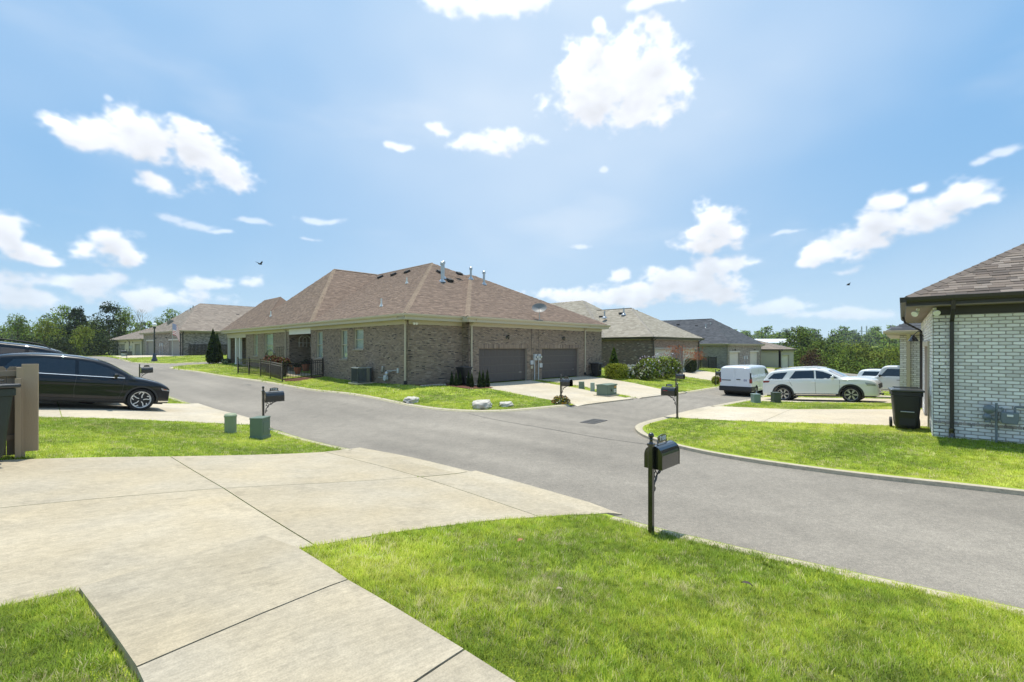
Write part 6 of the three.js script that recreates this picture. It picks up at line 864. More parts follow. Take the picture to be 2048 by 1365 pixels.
// white off-roader and a second white SUV further right
{
  const c = vehicle('parked_car', 'boxy white off-roader on the drive behind the white SUV', 'car', P(35.4, 0, 3.15), PI / 2, 0, {
    top: [[-2.0, 0.6], [-2.0, 1.2], [-1.96, 1.78], [-1.8, 1.86], [-0.6, 1.88], [0.15, 1.86], [0.3, 1.78], [0.55, 1.3], [0.66, 1.22], [1.3, 1.2], [1.7, 1.14], [1.8, 0.95], [1.82, 0.6]], W: 0.84, belt: 1.22, lean: 0.16, sill: 0.52, ra: 0.46, axles: [-1.2, 1.2], wheelR: 0.4, rim: 0.55, nose: 0.2, noseCut: 0.08, tail: 0.15, tailCut: 0.05, crown: 0.02, rr: 0.07, boxy: true, paint: M.vanWhite, spokes: fiveSpoke(5, 0.05), rimMat: M.galv,
    glass: [[[-0.55, 1.27], [-0.55, 1.72], [0.08, 1.72], [0.38, 1.3], [0.36, 1.27]], [[-1.75, 1.27], [-1.75, 1.7], [-0.75, 1.72], [-0.75, 1.27]]], screen: [0.24, 0.56], mirror: [0.4, 1.25], mirrorMat: M.plastic, handles: [[-0.45, 1.08]], handleMat: M.plastic, seams: [[[-0.65, 1.75], [-0.65, 0.6]], [[0.5, 1.2], [0.5, 0.6]]], cladding: 0.1,
  });
  c.V.position.y = height(35.4, 3.15) + LAWN + 0.02;
  const d = vehicle('parked_car', 'white SUV partly hidden behind the boxy off-roader', 'car', P(50, 0, 4.4), -PI / 2, 0, {
    top: [[-2.3, 0.5], [-2.3, 0.95], [-2.2, 1.2], [-2.0, 1.6], [-1.6, 1.72], [-0.4, 1.75], [0.2, 1.7], [1.0, 1.2], [1.4, 1.12], [2.0, 1.0], [2.2, 0.7], [2.2, 0.4]], W: 0.93, belt: 1.12, lean: 0.24, sill: 0.32, ra: 0.42, axles: [-1.4, 1.35], wheelR: 0.37, rim: 0.68, nose: 0.5, noseCut: 0.18, tail: 0.3, tailCut: 0.1, crown: 0.03, rr: 0.09, paint: M.vanWhite, spokes: fiveSpoke(5, 0.03), glass: [[[-1.9, 1.2], [-1.7, 1.58], [0.1, 1.6], [0.85, 1.18]]], screen: [0.3, 0.95], rearGlass: [-2.16, -2.02], marks: [['tail_light', [[-2.28, 1.12], [-2.05, 1.14], [-2.05, 1.04], [-2.28, 1.0]], M.redLens]], seams: [[[-0.2, 1.15], [-0.2, 0.5]]],
  });
  d.V.position.y = height(50, 4.4) + LAWN + 0.02;
}

// ---------------------------------------------------------------- foliage kit: many small folded leaves in clumps
function leaves(n, place, size, palette, seed, aspect = 0.55) {
  const r = rng(seed), pos = [], nor = [], colr = [], idx = [], q = new THREE.Quaternion(), e = new THREE.Euler(), v = V3(), nn = V3();
  for (let i = 0; i < n; i++) {
    const [p, out, tone] = place(r, i); if (!p) continue;
    const s = size * (0.65 + r() * 0.7); e.set(r() * 6.283, r() * 6.283, r() * 6.283); q.setFromEuler(e); nn.set(0, 0, 1).applyQuaternion(q);
    if (out && nn.dot(out) < 0) nn.negate(); if (out) nn.lerp(out, 0.35).normalize();
    const base = pos.length / 3; for (const [x, y, z] of [[0, -1, 0], [aspect, 0, 0.18], [0, 1, 0], [-aspect, 0, 0.18]]) { v.set(x * s * 0.5, y * s * 0.5, z * s * 0.5).applyQuaternion(q).add(p); pos.push(v.x, v.y, v.z); nor.push(nn.x, nn.y, nn.z); }
    const c = palette[floor((tone ?? r()) * palette.length * 0.999)], k = 0.85 + r() * 0.3; for (let j = 0; j < 4; j++) colr.push(c[0] * k, c[1] * k, c[2] * k);
    idx.push(base, base + 1, base + 2, base, base + 2, base + 3);
  }
  const g = new THREE.BufferGeometry(); g.setAttribute('position', new THREE.Float32BufferAttribute(pos, 3)); g.setAttribute('normal', new THREE.Float32BufferAttribute(nor, 3)); g.setAttribute('color', new THREE.Float32BufferAttribute(colr, 3)); g.setIndex(idx); return g;
}
M.leaf = phys(col(1, 1, 1), 0.9, { transmission: 0.42, thickness: 0, side: THREE.DoubleSide, vertexColors: true, specularIntensity: 0.3 });
M.needle = phys(col(1, 1, 1), 0.95, { transmission: 0.2, thickness: 0, side: THREE.DoubleSide, vertexColors: true, specularIntensity: 0.2 });
M.petal = phys(col(1, 1, 1), 0.9, { transmission: 0.3, thickness: 0, side: THREE.DoubleSide, vertexColors: true });
M.bark = std(col(0.16, 0.125, 0.095), 0.95); M.barkGrey = std(col(0.26, 0.23, 0.2), 0.95);
const GREENS = [[0.29, 0.40, 0.055], [0.25, 0.36, 0.05], [0.34, 0.44, 0.065], [0.21, 0.31, 0.05], [0.40, 0.48, 0.08]], DARKS = [[0.085, 0.12, 0.045], [0.105, 0.145, 0.05], [0.07, 0.10, 0.042], [0.13, 0.165, 0.055]], LIMES = [[0.37, 0.44, 0.055], [0.31, 0.39, 0.05], [0.43, 0.48, 0.075]];
function tapered(pts, r0, r1, n = 7) { const c = new THREE.CatmullRomCurve3(pts), s = 10, g = new THREE.TubeGeometry(c, s, 1, n, false), p = g.attributes.position; for (let i = 0; i <= s; i++) { const o = c.getPoint(i / s), rr = lerp(r0, r1, i / s); for (let k = 0; k <= n; k++) { const j = i * (n + 1) + k; p.setXYZ(j, o.x + (p.getX(j) - o.x) * rr, o.y + (p.getY(j) - o.y) * rr, o.z + (p.getZ(j) - o.z) * rr); } } return g; }
function treeGeos(seed, { h = 10, w = 7, n = 3600, leaf = 0.36, palette = GREENS, clumps = 46, low = 0.18, sparse = 0 } = {}) {
  const r = rng(seed), C = [], limbs = [tapered([V3(0, -0.4, 0), V3(0.1 * w * (r() - 0.5), h * 0.25, 0.1 * w * (r() - 0.5)), V3(0.12 * w * (r() - 0.5), h * 0.62, 0.1 * (r() - 0.5))], h * 0.024, h * 0.008)];
  for (let i = 0; i < clumps; i++) { const t = r(), y = h * (low + (1 - low) * (t ** 0.85)), prof = sin(PI * clamp((y / h - low + 0.1) / (1.1 - low)) ** 0.8) ** 0.7, a = r() * 6.283, d = sqrt(r()) * w * 0.46 * max(0.25, prof); C.push([V3(cos(a) * d, y - h * 0.03, sin(a) * d), (0.75 + r() * 0.75) * w * (0.13 + 0.02 * max(0, 46 - clumps) / 10), r()]); }
  for (const [c] of C.slice(0, 16)) limbs.push(tapered([V3(0, c.y * 0.55, 0), V3(c.x * 0.4, c.y * 0.8, c.z * 0.4), c], h * 0.007, h * 0.002, 5));
  const crown = leaves(n, (rr) => { const [c, s, tone] = C[floor(rr() * C.length)]; const d = V3(rr() - 0.5, rr() - 0.5, rr() - 0.5); if (d.lengthSq() < 1e-6) return [null]; d.normalize(); const p = c.clone().addScaledVector(d, s * (0.55 + 0.55 * Math.cbrt(rr()) * (0.7 + rr() * 0.6))); if (sparse && rr() < sparse) return [null]; p.y = max(p.y, h * 0.06); return [p, d, clamp(tone * 0.6 + rr() * 0.4)]; }, leaf, palette, seed + 1);
  return { crown, trunk: merge(limbs) };
}
function coniferGeos(seed, { h = 9, w = 4, n = 3200, leaf = 0.34, palette = DARKS } = {}) {
  const r = rng(seed), tiers = []; for (let i = 0; i < 46; i++) { const t = (i + r()) / 46, a = r() * 6.283, d = w * 0.5 * (1 - t) ** 0.75 * (0.65 + r() * 0.5); tiers.push([V3(cos(a) * d, h * (0.08 + 0.9 * t), sin(a) * d), 0.2 + 0.1 * w * (1 - t), r()]); }
  const crown = leaves(n, (rr) => { const [c, s, tone] = tiers[floor(rr() * tiers.length)], u = rr(), d = V3(rr() - 0.5, (rr() - 0.5) * 0.6, rr() - 0.5); const p = c.clone().multiply(V3(u ** 0.5, 1, u ** 0.5)).addScaledVector(d, s * 2.4); return [p, V3(c.x, 0.6, c.z).normalize(), clamp(tone * 0.7 + rr() * 0.3)]; }, leaf, palette, seed + 1);
  return { crown, trunk: tapered([V3(0, -0.4, 0), V3(0.05, h * 0.5, 0), V3(0, h * 0.95, 0)], h * 0.02, 0.02) };
}
function tree(name, label, pos, geos, k, turn, group, mat = M.leaf, bark = M.bark) { const t = thing(name, label, 'tree', pos, turn, group); t.scale.setScalar(k); part('trunk', geos.trunk, bark, t); if (geos.crown) part('crown', geos.crown, mat, t); return t; }
const at = (az, Z) => [0.6997 * az * Z + 0.7145 * Z, -0.7145 * az * Z + 0.6997 * Z];          // a point by its bearing and distance along the street corner's diagonal
// trees on the left skyline
{
  const A = treeGeos(31, { h: 10.5, w: 8.5 }), B = treeGeos(32, { h: 11, w: 7.5, clumps: 36, n: 3000 }), C = treeGeos(33, { h: 9, w: 9, palette: LIMES }), D = treeGeos(34, { h: 11, w: 6, n: 4600, palette: DARKS, low: 0.06 }), E = treeGeos(35, { h: 11.5, w: 7, n: 5000, palette: DARKS, low: 0.06 });
  const row = [[-1.135, 104, A, 0.72, 'bushy green tree at the very left above the parked cars'], [-1.07, 112, B, 0.82, 'loose crowned green tree second from the left edge'], [-1.01, 98, C, 0.78, 'yellow green tree in front of the left tree row'], [-0.975, 112, A, 1.05, 'tall green tree left of the first dark cedar'], [-0.945, 104, D, 0.95, 'dark cedar, left one of the two on the left skyline', 1], [-0.925, 92, C, 0.6, 'low yellow green tree between the two dark cedars'], [-0.872, 104, E, 1.0, 'dark cedar, right one of the two on the left skyline', 1], [-0.838, 108, B, 0.95, 'thin crowned pale green tree right of the right cedar'], [-0.732, 150, A, 1.25, 'dark green tree rising behind the far brown roof'], [-0.765, 146, B, 0.95, 'small green tree beside the bare tree behind the roofs'], [-1.16, 90, B, 0.6, 'small green tree at the left picture edge'], [-0.9, 118, C, 0.9, 'pale green tree standing behind the two cedars']];
  row.forEach(([az, Z, g, k, lb, con], i) => { const [a, b] = at(az, Z); tree(con ? 'cedar_tree' : 'broadleaf_tree', lb, P(a, height(a, b), b), g, k, i * 1.7, 'trees on the left skyline', con ? M.needle : M.leaf); });
  const r = rng(91), limbs = [tapered([V3(0, -0.4, 0), V3(0.1, 3, 0), V3(0.2, 5, 0.1)], 0.22, 0.1)]; const grow = (p, d, L, rad, lev) => { const q = p.clone().addScaledVector(d, L); limbs.push(tapered([p, p.clone().lerp(q, 0.5).add(V3((r() - 0.5) * L * 0.15, 0, (r() - 0.5) * L * 0.15)), q], rad, rad * 0.55, 5)); if (lev > 0) for (let k = 0; k < 3; k++) grow(q, d.clone().add(V3((r() - 0.5) * 1.3, r() * 0.35, (r() - 0.5) * 1.3)).normalize(), L * (0.6 + r() * 0.25), rad * 0.55, lev - 1); }; for (let k = 0; k < 5; k++) grow(V3(0.1, 2.4 + k * 0.6, 0.05), V3((r() - 0.5) * 1.4, 0.9, (r() - 0.5) * 1.4).normalize(), 2.0, 0.09, 3);
  const [a, b] = at(-0.808, 118); tree('bare_tree', 'bare grey branched tree behind the cream end house', P(a, height(a, b), b), { trunk: merge(limbs) }, 1.15, 0.5, null, M.leaf, M.barkGrey);
  const low = treeGeos(41, { h: 3.2, w: 6, n: 2200, low: 0.02, clumps: 30, leaf: 0.3, palette: DARKS }); [[-1.12, 88], [-1.05, 90], [-0.985, 92], [-0.955, 96], [-0.905, 98], [-0.885, 90]].forEach(([az, Z], i) => { const [x, y] = at(az, Z); const t = thing('shrub', 'dark undergrowth shrub below the left skyline trees', 'shrub', P(x, height(x, y) - 0.1, y), i, 'undergrowth below the left trees'); part('foliage', low.crown, M.leaf, t); part('stem', low.trunk, M.bark, t); });
}
// woods beyond the lane on the right
{
  const G1 = [treeGeos(51, { h: 10, w: 9.5, n: 4600, clumps: 26, leaf: 0.42, low: 0.1 }), treeGeos(52, { h: 10, w: 8, n: 4200, clumps: 22, leaf: 0.42, low: 0.1 }), treeGeos(53, { h: 9.5, w: 9, n: 4400, clumps: 26, leaf: 0.4, low: 0.1, palette: LIMES }), treeGeos(54, { h: 10.5, w: 9, n: 4200, clumps: 28, leaf: 0.42, low: 0.1, palette: [...GREENS, ...DARKS] })], r = rng(501);
  const where = ['nearest', 'middle', 'back'], hue = ['bright green', 'mid green', 'lime green', 'deep green'], spot = (i, n) => ['just right of the far lane house', 'above the white van', 'above the white SUV roof', 'above the white SUV windscreen', 'left of the off-roader', 'above the off-roader', 'left of the pale brick house', 'behind the pale brick house', 'behind the white brick house'][min(8, floor((i / n) * 9))];
  const seen = new Map();
  [[92, 0.615, 0.98, 13, 0.7], [112, 0.61, 0.98, 15, 0.78], [145, 0.53, 0.98, 17, 0.88]].forEach(([Z, u0, u1, n, k], row) => { for (let i = 0; i < n; i++) { const az = lerp(u0, u1, (i + (r() - 0.5) * 0.7) / n), z = Z * (0.95 + r() * 0.12), [a, b] = at(az, z), v = floor(r() * 4); let lb = hue[v] + ' tree, ' + where[row] + ' row of the woods, ' + spot(i, n); const c = seen.get(lb) || 0; seen.set(lb, c + 1); if (c) lb = ['second', 'third', 'fourth'][c - 1] + ' ' + hue[v] + ' tree, ' + where[row] + ' woods row, ' + spot(i, n); tree('broadleaf_tree', lb, P(a, height(a, b) - 0.3, b), G1[v], k * (0.85 + r() * 0.3), r() * 6, 'woods on the right'); } });
  const bush = treeGeos(56, { h: 4, w: 7, n: 2400, low: 0.02, clumps: 34, leaf: 0.34 }); for (let i = 0; i < 10; i++) { const [a, b] = at(lerp(0.55, 0.9, i / 9), 84 + r() * 4), t = thing('shrub', 'green undergrowth shrub at the edge of the right hand woods', 'shrub', P(a, height(a, b) - 0.2, b), i * 2, 'undergrowth at the right hand woods'); part('foliage', bush.crown, M.leaf, t); part('stem', bush.trunk, M.bark, t); }
  // wooded skyline
  const far = treeGeos(57, { h: 11, w: 12, n: 620, clumps: 24, leaf: 1.3, low: 0.02 }).crown, mats = [], cols = []; for (let i = 0; i < 1500; i++) { const th = r() * 6.283, R = 330 + r() * 330, a = R * cos(th), b = R * sin(th); mats.push(new THREE.Matrix4().compose(P(a, farHeight(a, b) - 1.5, b), new THREE.Quaternion().setFromAxisAngle(UP, r() * 6), V3(1, 0.8 + r() * 0.5, 1).multiplyScalar(0.9 + r() * 0.5))); const k = 0.75 + r() * 0.5; cols.push(col(k, k, k)); }
  const w = instanced('far_woods', far, M.leaf, mats, cols, scene); tag(w, 'wooded skyline far behind all the houses', 'woods', null, 'stuff');
}
// garden plants
function cone(h, w, n, seed, palette, leaf = 0.09) { return leaves(n, (r) => { const t = 1 - sqrt(r()), y = h * (0.03 + 0.97 * t), a = r() * 6.283, bulge = 0.5 * w * (1 - t ** 1.5) * (0.82 + 0.14 * sin(a * 5 + y * 4)) * (t < 0.08 ? 0.75 + t * 3 : 1), d = bulge * (0.72 + 0.3 * sqrt(r())); return [V3(cos(a) * d, y, sin(a) * d), V3(cos(a), 0.35, sin(a)).normalize(), r()]; }, leaf, palette, seed, 0.45); }
function ball(w, h, d, n, seed, palette, leaf = 0.09, pow = 2) { return leaves(n, (r) => { let x, y, z, L; do { x = r() * 2 - 1; y = r() * 2 - 1; z = r() * 2 - 1; L = (abs(x) ** pow + abs(y) ** pow + abs(z) ** pow) ** (1 / pow); } while (L > 1 || L < 0.55); const k = 1 + 0.12 * fbm(x * 2.5 + seed, y * 2.5, z * 2.5, 3); return [V3((x * w * k) / 2, h / 2 + (y * h * k) / 2, (z * d * k) / 2), V3(x, y + 0.2, z).normalize(), r()]; }, leaf, palette, seed); }
function plant(name, label, pos, parts, turn = 0, group, k = 1) { const t = thing(name, label, 'plant', pos, turn, group); t.scale.setScalar(k); for (const [nm, g, m] of parts) part(nm, g, m, t); return t; }
const stemG = (h, r0 = 0.03) => tapered([V3(0, -0.1, 0), V3(0.01, h * 0.4, 0), V3(0, h * 0.8, 0)], r0, r0 * 0.4, 6);
const THUJA = [[0.075, 0.12, 0.025], [0.095, 0.145, 0.03], [0.055, 0.09, 0.022], [0.12, 0.17, 0.035]];
{
  const big = cone(3.7, 1.45, 5200, 61, THUJA, 0.17), st = stemG(3, 0.06); plant('arborvitae', 'tall conical arborvitae at the left end of the brick house', G(12.6, 55.9), [['foliage', big, M.needle], ['stem', st, M.bark]]); plant('arborvitae', 'slightly shorter arborvitae just right of the tallest one', G(13.3, 57.4), [['foliage', big, M.needle], ['stem', st, M.bark]], 2, null, 0.88);
  const sm = cone(0.95, 0.3, 1300, 62, DARKS.concat(THUJA), 0.07), ss = stemG(0.7, 0.015);
  [[16.55, 20.3, 0.9, 'dark narrow arborvitae nearest the corner wall'], [16.2, 20.6, 0.85, 'dark narrow arborvitae tucked behind the garage shrubs'], [16.75, 19.8, 0.95, 'narrow arborvitae second from the corner wall'], [16.6, 19.35, 0.9, 'narrow arborvitae in front of the black trash bin'], [16.95, 19.1, 1, 'narrow arborvitae fourth along the garage bed'], [17.25, 19.15, 1.02, 'narrow arborvitae second nearest the garage drive'], [17.72, 19.3, 1.08, 'narrow arborvitae beside the garage drive'], [16.1, 20.1, 0.85, 'dark narrow arborvitae at the left of the bed']].forEach(([a, b, k, lb], i) => plant('arborvitae', lb, G(a, b), [['foliage', sm, M.needle], ['stem', ss, M.bark]], i, 'small arborvitae by the garage', k));
  plant('arborvitae', 'bright conical arborvitae behind the clipped hedge', G(33.0, 20.6), [['foliage', cone(2.35, 1.15, 4000, 63, [[0.2, 0.31, 0.035], [0.25, 0.36, 0.045], [0.15, 0.24, 0.035]], 0.13), M.leaf], ['stem', stemG(1.8, 0.05), M.bark]]);
  plant('clipped_hedge', 'rounded clipped yellow green hedge beside the second driveway', G(30.6, 18.9), [['foliage', ball(1.75, 1.15, 1.3, 5200, 64, [[0.42, 0.48, 0.04], [0.48, 0.52, 0.05], [0.34, 0.41, 0.04]], 0.09, 4.5), M.leaf], ['stem', stemG(0.7, 0.03), M.bark]]);
  // flower border
  const petalsAt = (n, w, h, d, seed, pal, s) => leaves(n, (r) => { const a = r() * 6.283, y = 0.15 + r() * 0.85, k = sqrt(1 - (y * 0.9) ** 2) * (0.9 + r() * 0.2); return [V3(cos(a) * w * 0.5 * k, y * h, sin(a) * d * 0.5 * k), V3(cos(a), 0.6, sin(a)).normalize(), r()]; }, s, pal, seed, 0.8);
  const PINK = [[0.68, 0.52, 0.66], [0.74, 0.64, 0.72], [0.7, 0.68, 0.7]], WHITE = [[0.74, 0.74, 0.66], [0.68, 0.7, 0.58]], YEL = [[0.7, 0.66, 0.3], [0.72, 0.7, 0.5]], ORG = [[0.62, 0.25, 0.03], [0.66, 0.36, 0.03], [0.6, 0.45, 0.04]], RED = [[0.26, 0.07, 0.03], [0.3, 0.11, 0.035], [0.22, 0.06, 0.03]];
  const rose = [['foliage', ball(2.3, 1.7, 2.0, 3600, 65, GREENS.concat(LIMES), 0.13), M.leaf], ['blossom', petalsAt(260, 2.45, 1.85, 2.15, 66, PINK, 0.12), M.petal], ['stem', stemG(1.2, 0.03), M.bark]];
  plant('flowering_shrub', 'large shrub covered in pale pink blossom, left of the two', G(33.6, 17.8), rose); plant('flowering_shrub', 'large shrub covered in pale pink blossom, right of the two', G(36.0, 17.6), rose, 2.1, null, 1.14);
  const hyd = (pal, s) => [['foliage', ball(0.95, 0.75, 0.95, 1300, s, GREENS, 0.1), M.leaf], ['blossom', petalsAt(150, 1.0, 0.85, 1.0, s + 1, pal, 0.14), M.petal], ['stem', stemG(0.4, 0.02), M.bark]];
  [[32.0, 18.7, WHITE, 'cream hydrangea nearest the clipped hedge'], [32.5, 19.4, YEL, 'pale yellow flowering plant behind the cream hydrangea'], [32.9, 18.6, WHITE, 'cream hydrangea in the middle of the border'], [33.4, 19.8, ORG, 'orange flowering plant at the back of the border'], [33.9, 19.5, WHITE, 'tall white hydrangea beside the orange flowers'], [32.7, 17.6, YEL, 'yellow flowering plant at the border front']].forEach(([a, b, pal, lb], i) => plant('flowering_plant', lb, G(a, b), hyd(pal, 70 + i * 3), i, 'flower border beside the second driveway', 1 + (i % 3) * 0.12));
  plant('marigolds', 'clump of orange flowers round the mailbox post by the driveway', G(15.95, 12.62), [['foliage', ball(0.75, 0.26, 0.6, 800, 95, GREENS, 0.07), M.leaf], ['blossom', petalsAt(300, 0.86, 0.36, 0.72, 96, ORG.concat(YEL), 0.085), M.petal], ['stem', stemG(0.2, 0.012), M.bark]]);
  // red leaved small tree
  const r = rng(97), lim = [tapered([V3(0, -0.1, 0), V3(0.04, 0.6, 0), V3(0, 1.0, 0)], 0.06, 0.045)], tips = []; for (let i = 0; i < 15; i++) { const a = r() * 6.283, q = V3(cos(a) * (0.6 + r() * 0.9), 1.7 + r() * 1.0, sin(a) * (0.6 + r() * 0.9)); lim.push(tapered([V3(0, 0.9, 0), q.clone().multiplyScalar(0.55).add(V3(0, 0.55, 0)), q], 0.022, 0.006, 5)); tips.push(q); }
  const rt = thing('red_leaved_tree', 'small tree with thin red foliage on the lawn of the dark brick house', 'tree', G(38.5, 17.3)); part('trunk', merge(lim), M.barkGrey, rt); part('crown', leaves(800, (rr) => { const c = tips[floor(rr() * tips.length)]; return [c.clone().add(V3((rr() - 0.5) * 1.3, (rr() - 0.5) * 0.6, (rr() - 0.5) * 1.3)), null, rr()]; }, 0.1, [[0.4, 0.12, 0.05], [0.45, 0.17, 0.07], [0.32, 0.09, 0.04]], 98), M.leaf, rt);
  const purple = treeGeos(99, { h: 3.6, w: 4.4, n: 2400, leaf: 0.2, palette: [[0.15, 0.07, 0.05], [0.2, 0.1, 0.06], [0.12, 0.07, 0.045], [0.17, 0.13, 0.06]], low: 0.1, clumps: 30 }); tree('purple_leaved_tree', 'bushy bronze leaved tree in front of the far lane house', G(76, 15.2), purple, 0.78, 0);
  for (const [a, b, k, lb] of [[37.3, 14.0, 0.7, 'round yellow green bush beside a mailbox left of the van'], [60.5, 15.5, 1.1, 'yellow green bush behind the van roof'], [68, 16.0, 1.0, 'small green bush in front of the grey brick house']]) plant('shrub', lb, G(a, b), [['foliage', ball(1.0, 0.95, 1.0, 1500, 101 + floor(a), [[0.46, 0.5, 0.05], [0.4, 0.46, 0.05]], 0.12), M.leaf], ['stem', stemG(0.5, 0.02), M.bark]], a, null, k);
  for (const [a, b, lb] of [[44.0, 20.4, 'dark clipped shrub left of the cream garage door'], [47.6, 20.6, 'dark clipped shrub between the cream garage doors'], [48.3, 20.6, 'dark clipped shrub nearest the second cream garage door']]) plant('shrub', lb, G(a, b), [['foliage', ball(0.95, 1.5, 0.95, 2000, 120 + floor(a), DARKS.concat(THUJA), 0.11, 3), M.leaf], ['stem', stemG(0.8, 0.02), M.bark]]);
  plant('hosta', 'low variegated plant at the foot of the arborvitae', G(13.5, 54.6), [['foliage', ball(0.9, 0.55, 0.9, 500, 131, [[0.4, 0.45, 0.3], [0.2, 0.27, 0.08]], 0.2), M.leaf], ['stem', stemG(0.2, 0.015), M.bark]]);
  // planters and pots in the entry court
  POTS.forEach(([a, b, w, k], i) => { const p = thing('planter', 'tall black planter of red flowers, ' + w + ' of the three in the court', 'planter', G(a, b), i, 'black planters in the entry court'); p.scale.setScalar(k); part('pot', lathe(potProfile, 20), M.potBlack, p); part('foliage', ball(0.85, 0.6, 0.85, 900, 140 + i, [[0.2, 0.2, 0.05], [0.3, 0.22, 0.06], [0.16, 0.2, 0.05]], 0.1).translate(0, 0.42, 0), M.leaf, p); part('blossom', petalsAt(150, 0.95, 0.62, 0.95, 150 + i, RED, 0.11).translate(0, 0.45, 0), M.petal, p); });
  [[13.2, 34.9, 0.85, 'terracotta pot nearer the fence in the entry court'], [14.1, 35.7, 0.95, 'terracotta pot with dark leaves inside the recess']].forEach(([a, b, k, lb], i) => { const p = thing('flower_pot', lb, 'flower pot', P(a, height(a, b) + LAWN + (a > 13.9 ? 0.12 : 0.03), b), 0, 'terracotta pots'); p.scale.setScalar(k); part('pot', lathe(potProfile, 20), M.terracotta, p); part('foliage', ball(0.6, 0.5, 0.6, 500, 160 + i, DARKS, 0.12).translate(0, 0.45, 0), M.leaf, p); });
}
// dry leaves lying on the grass
{ const g = new THREE.BufferGeometry(), pp = [], ii = []; for (let i = 0; i <= 6; i++) { const t = i / 6, w = 0.022 * sin(PI * t), x = (t - 0.5) * 0.1, y = 0.012 + 0.012 * sin(t * 4); pp.push(x, y + 0.008, -w, x, y, 0, x, y + 0.008, w); if (i) { const k = (i - 1) * 3; ii.push(k, k + 1, k + 3, k + 1, k + 4, k + 3, k + 1, k + 2, k + 4, k + 2, k + 5, k + 4); } } g.setAttribute('position', new THREE.Float32BufferAttribute(pp, 3)); g.setIndex(ii); g.computeVertexNormals(); const dry = std(col(0.34, 0.17, 0.07), 0.8, { side: THREE.DoubleSide }), dk = std(col(0.06, 0.045, 0.035), 0.8, { side: THREE.DoubleSide });
  [[3.62, 3.42, dry, 'curled brown leaf lying in the middle of the front lawn'], [4.5, 1.42, dk, 'dark curled leaf in the grass near the kerb'], [4.28, -0.55, dry, 'brown leaf in the grass at the right edge'], [2.95, 2.35, std(col(0.36, 0.3, 0.2), 0.8, { side: THREE.DoubleSide }), 'pale dry leaf in the front lawn grass']].forEach(([a, b, m, lb], i) => { const o = part('fallen_leaf', g, m, scene); o.position.copy(G(a, b, LAWN + 0.05)); o.rotation.set(0.15, i * 1.9, 0.1); o.scale.setScalar(i === 3 ? 0.6 : 1.0); tag(o, lb, 'leaf', 'fallen leaves on the lawn'); }); }
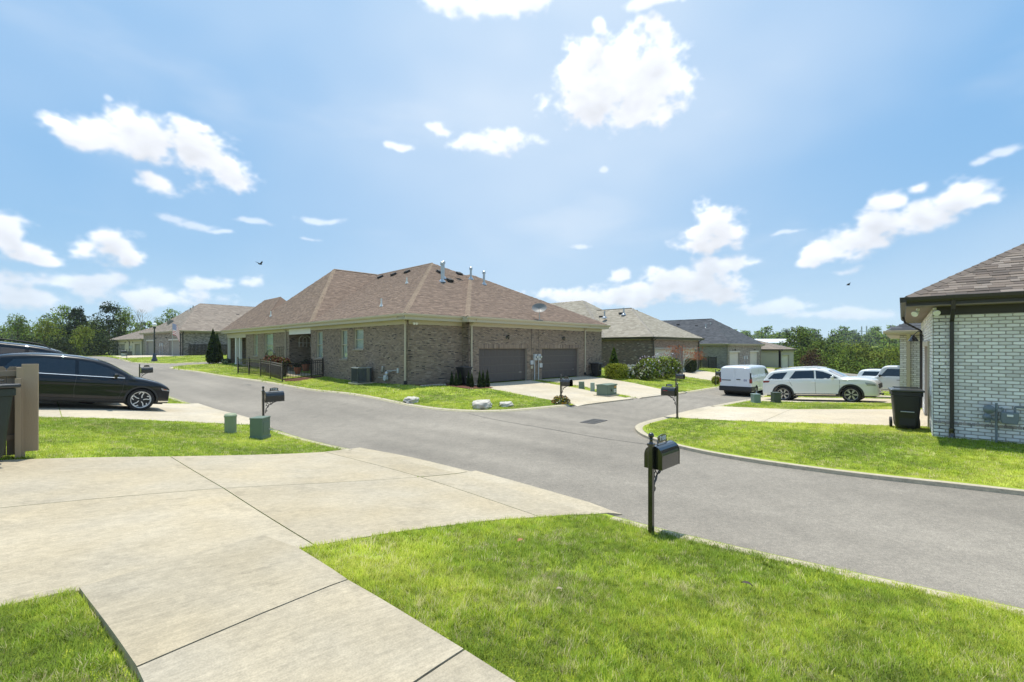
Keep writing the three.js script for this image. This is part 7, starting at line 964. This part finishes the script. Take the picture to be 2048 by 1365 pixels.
// ---------------------------------------------------------------- grass blades
{
  const HOUSES = [[13.8, 32, 21.4, 56.2], [17.6, 32, 20.8, 22], [42.2, 53.6, 21.8, 60], [62, 76.4, 21.8, 56], [80, 89, 20, 47]];
  const KERBS = [nearKerb, leftKerb, rightKerb, farLawnKerb];
  const free = (a, b) => { if (inPoly(a, b, STREET)) return false; for (const p of PAVED) if (inPoly(a, b, p) || inPoly(a + 0.02, b, p) || inPoly(a - 0.02, b, p) || inPoly(a, b + 0.02, p) || inPoly(a, b - 0.02, p)) return false; for (const [a0, a1, b0, b1] of HOUSES) if (a > a0 && a < a1 && b > b0 && b < b1) return false; for (const k of KERBS) for (let i = 0; i + 1 < k.length; i++) { const [x, y] = k[i]; if (abs(x - a) < 4 && abs(y - b) < 4 && segDist(a, b, k[i], k[i + 1]) < 0.13) return false; } return true; };
  const r = rng(2024);
  const tuft = (n, h, w, spread, seed) => { const q = rng(seed), pos = [], idx = [], nor = []; for (let i = 0; i < n; i++) { const a = q() * 6.283, x = (q() - 0.5) * spread, z = (q() - 0.5) * spread, L = h * (0.55 + q() * 0.6), lean = 0.25 + q() * 0.75, ca = cos(a), sa = sin(a), ww = w * (0.7 + q() * 0.6), v = pos.length / 3; const P3 = (t, s) => { const d = lean * L * t * t, y = L * t * (1 - 0.28 * lean * t); return [x + ca * d - sa * s * ww, y - 0.012, z + sa * d + ca * s * ww]; }; pos.push(...P3(0, -0.5), ...P3(0, 0.5), ...P3(0.55, -0.42), ...P3(0.55, 0.42), ...P3(1, 0)); idx.push(v, v + 1, v + 2, v + 1, v + 3, v + 2, v + 2, v + 3, v + 4); for (let k = 0; k < 5; k++) nor.push(-ca * 0.45 + (q() - 0.5) * 0.3, 0.85, -sa * 0.45 + (q() - 0.5) * 0.3); } const g = new THREE.BufferGeometry(); g.setAttribute('position', new THREE.Float32BufferAttribute(pos, 3)); g.setAttribute('normal', new THREE.Float32BufferAttribute(nor, 3)); g.setIndex(idx); return g; };
  M.grass = phys(col(1, 1, 1), 0.8, { transmission: 0.48, thickness: 0, side: THREE.DoubleSide, specularIntensity: 0.35 });
  const pal = [[0.26, 0.38, 0.03], [0.34, 0.44, 0.035], [0.41, 0.50, 0.045], [0.49, 0.55, 0.065], [0.54, 0.57, 0.11], [0.62, 0.57, 0.30]];
  const bands = [[1.6, 4.2, 2000, 0.072, 0.0042, 0.05, 9], [4.2, 7.5, 1000, 0.07, 0.006, 0.075, 9], [7.5, 13, 420, 0.065, 0.009, 0.11, 9], [13, 22, 150, 0.07, 0.014, 0.18, 9], [22, 40, 42, 0.08, 0.026, 0.32, 9], [40, 75, 10, 0.1, 0.05, 0.6, 9]];
  for (const [z0, z1, dens, h, w, sp, n] of bands) {
    const g = [tuft(n, h, w, sp, 11), tuft(n, h * 1.1, w, sp, 12), tuft(n, h * 0.85, w, sp, 13)], mats = [[], [], []], cols = [[], [], []], area = (z1 * z1 - z0 * z0) * 1.22 + 3 * (z1 - z0), N = floor(area * dens);
    for (let i = 0; i < N; i++) {
      const Z = sqrt(lerp(z0 * z0, z1 * z1, r())), X = (r() * 2 - 1) * (Z * 1.22 + 1.2), a = 0.6997 * X + 0.7145 * Z, b = -0.7145 * X + 0.6997 * Z; if (!free(a, b)) continue;
      const patchy = fbm(a * 0.45 + 3, b * 0.45, 1, 4), dry = fbm(a * 1.1, b * 1.1, 7, 3), fine = fbm(a * 3.1 + 5, b * 3.1, 2, 2), k = floor(r() * 3), s = 0.75 + r() * 0.5 + fine * 0.7;
      let c = pal[floor(clamp(0.3 + patchy * 1.6 + (r() - 0.5) * 0.8) * 4.99)]; if (r() < 0.06 + max(0, dry) * 0.75) c = pal[5]; const t = 0.72 + r() * 0.45 + fine * 0.55 + patchy * 0.55;
      mats[k].push(new THREE.Matrix4().compose(G(a, b, LAWN - 0.002), new THREE.Quaternion().setFromUnitVectors(UP, slopeNormal(a, b)).multiply(new THREE.Quaternion().setFromAxisAngle(UP, r() * 6.283)), V3(1, s, 1))); cols[k].push(col(c[0] * t, c[1] * t, c[2] * t));
    }
    for (let k = 0; k < 3; k++) tag(instanced('grass', g[k], M.grass, mats[k], cols[k], scene), ['short green grass blades of the mown lawns', 'slightly longer grass blades of the mown lawns', 'close cropped grass blades of the mown lawns'][k], 'grass', null, 'stuff');
  }
}

scene.fog = new THREE.FogExp2(new THREE.Color(0.72, 0.82, 0.93), 0.00022);
renderer.render(scene, camera);
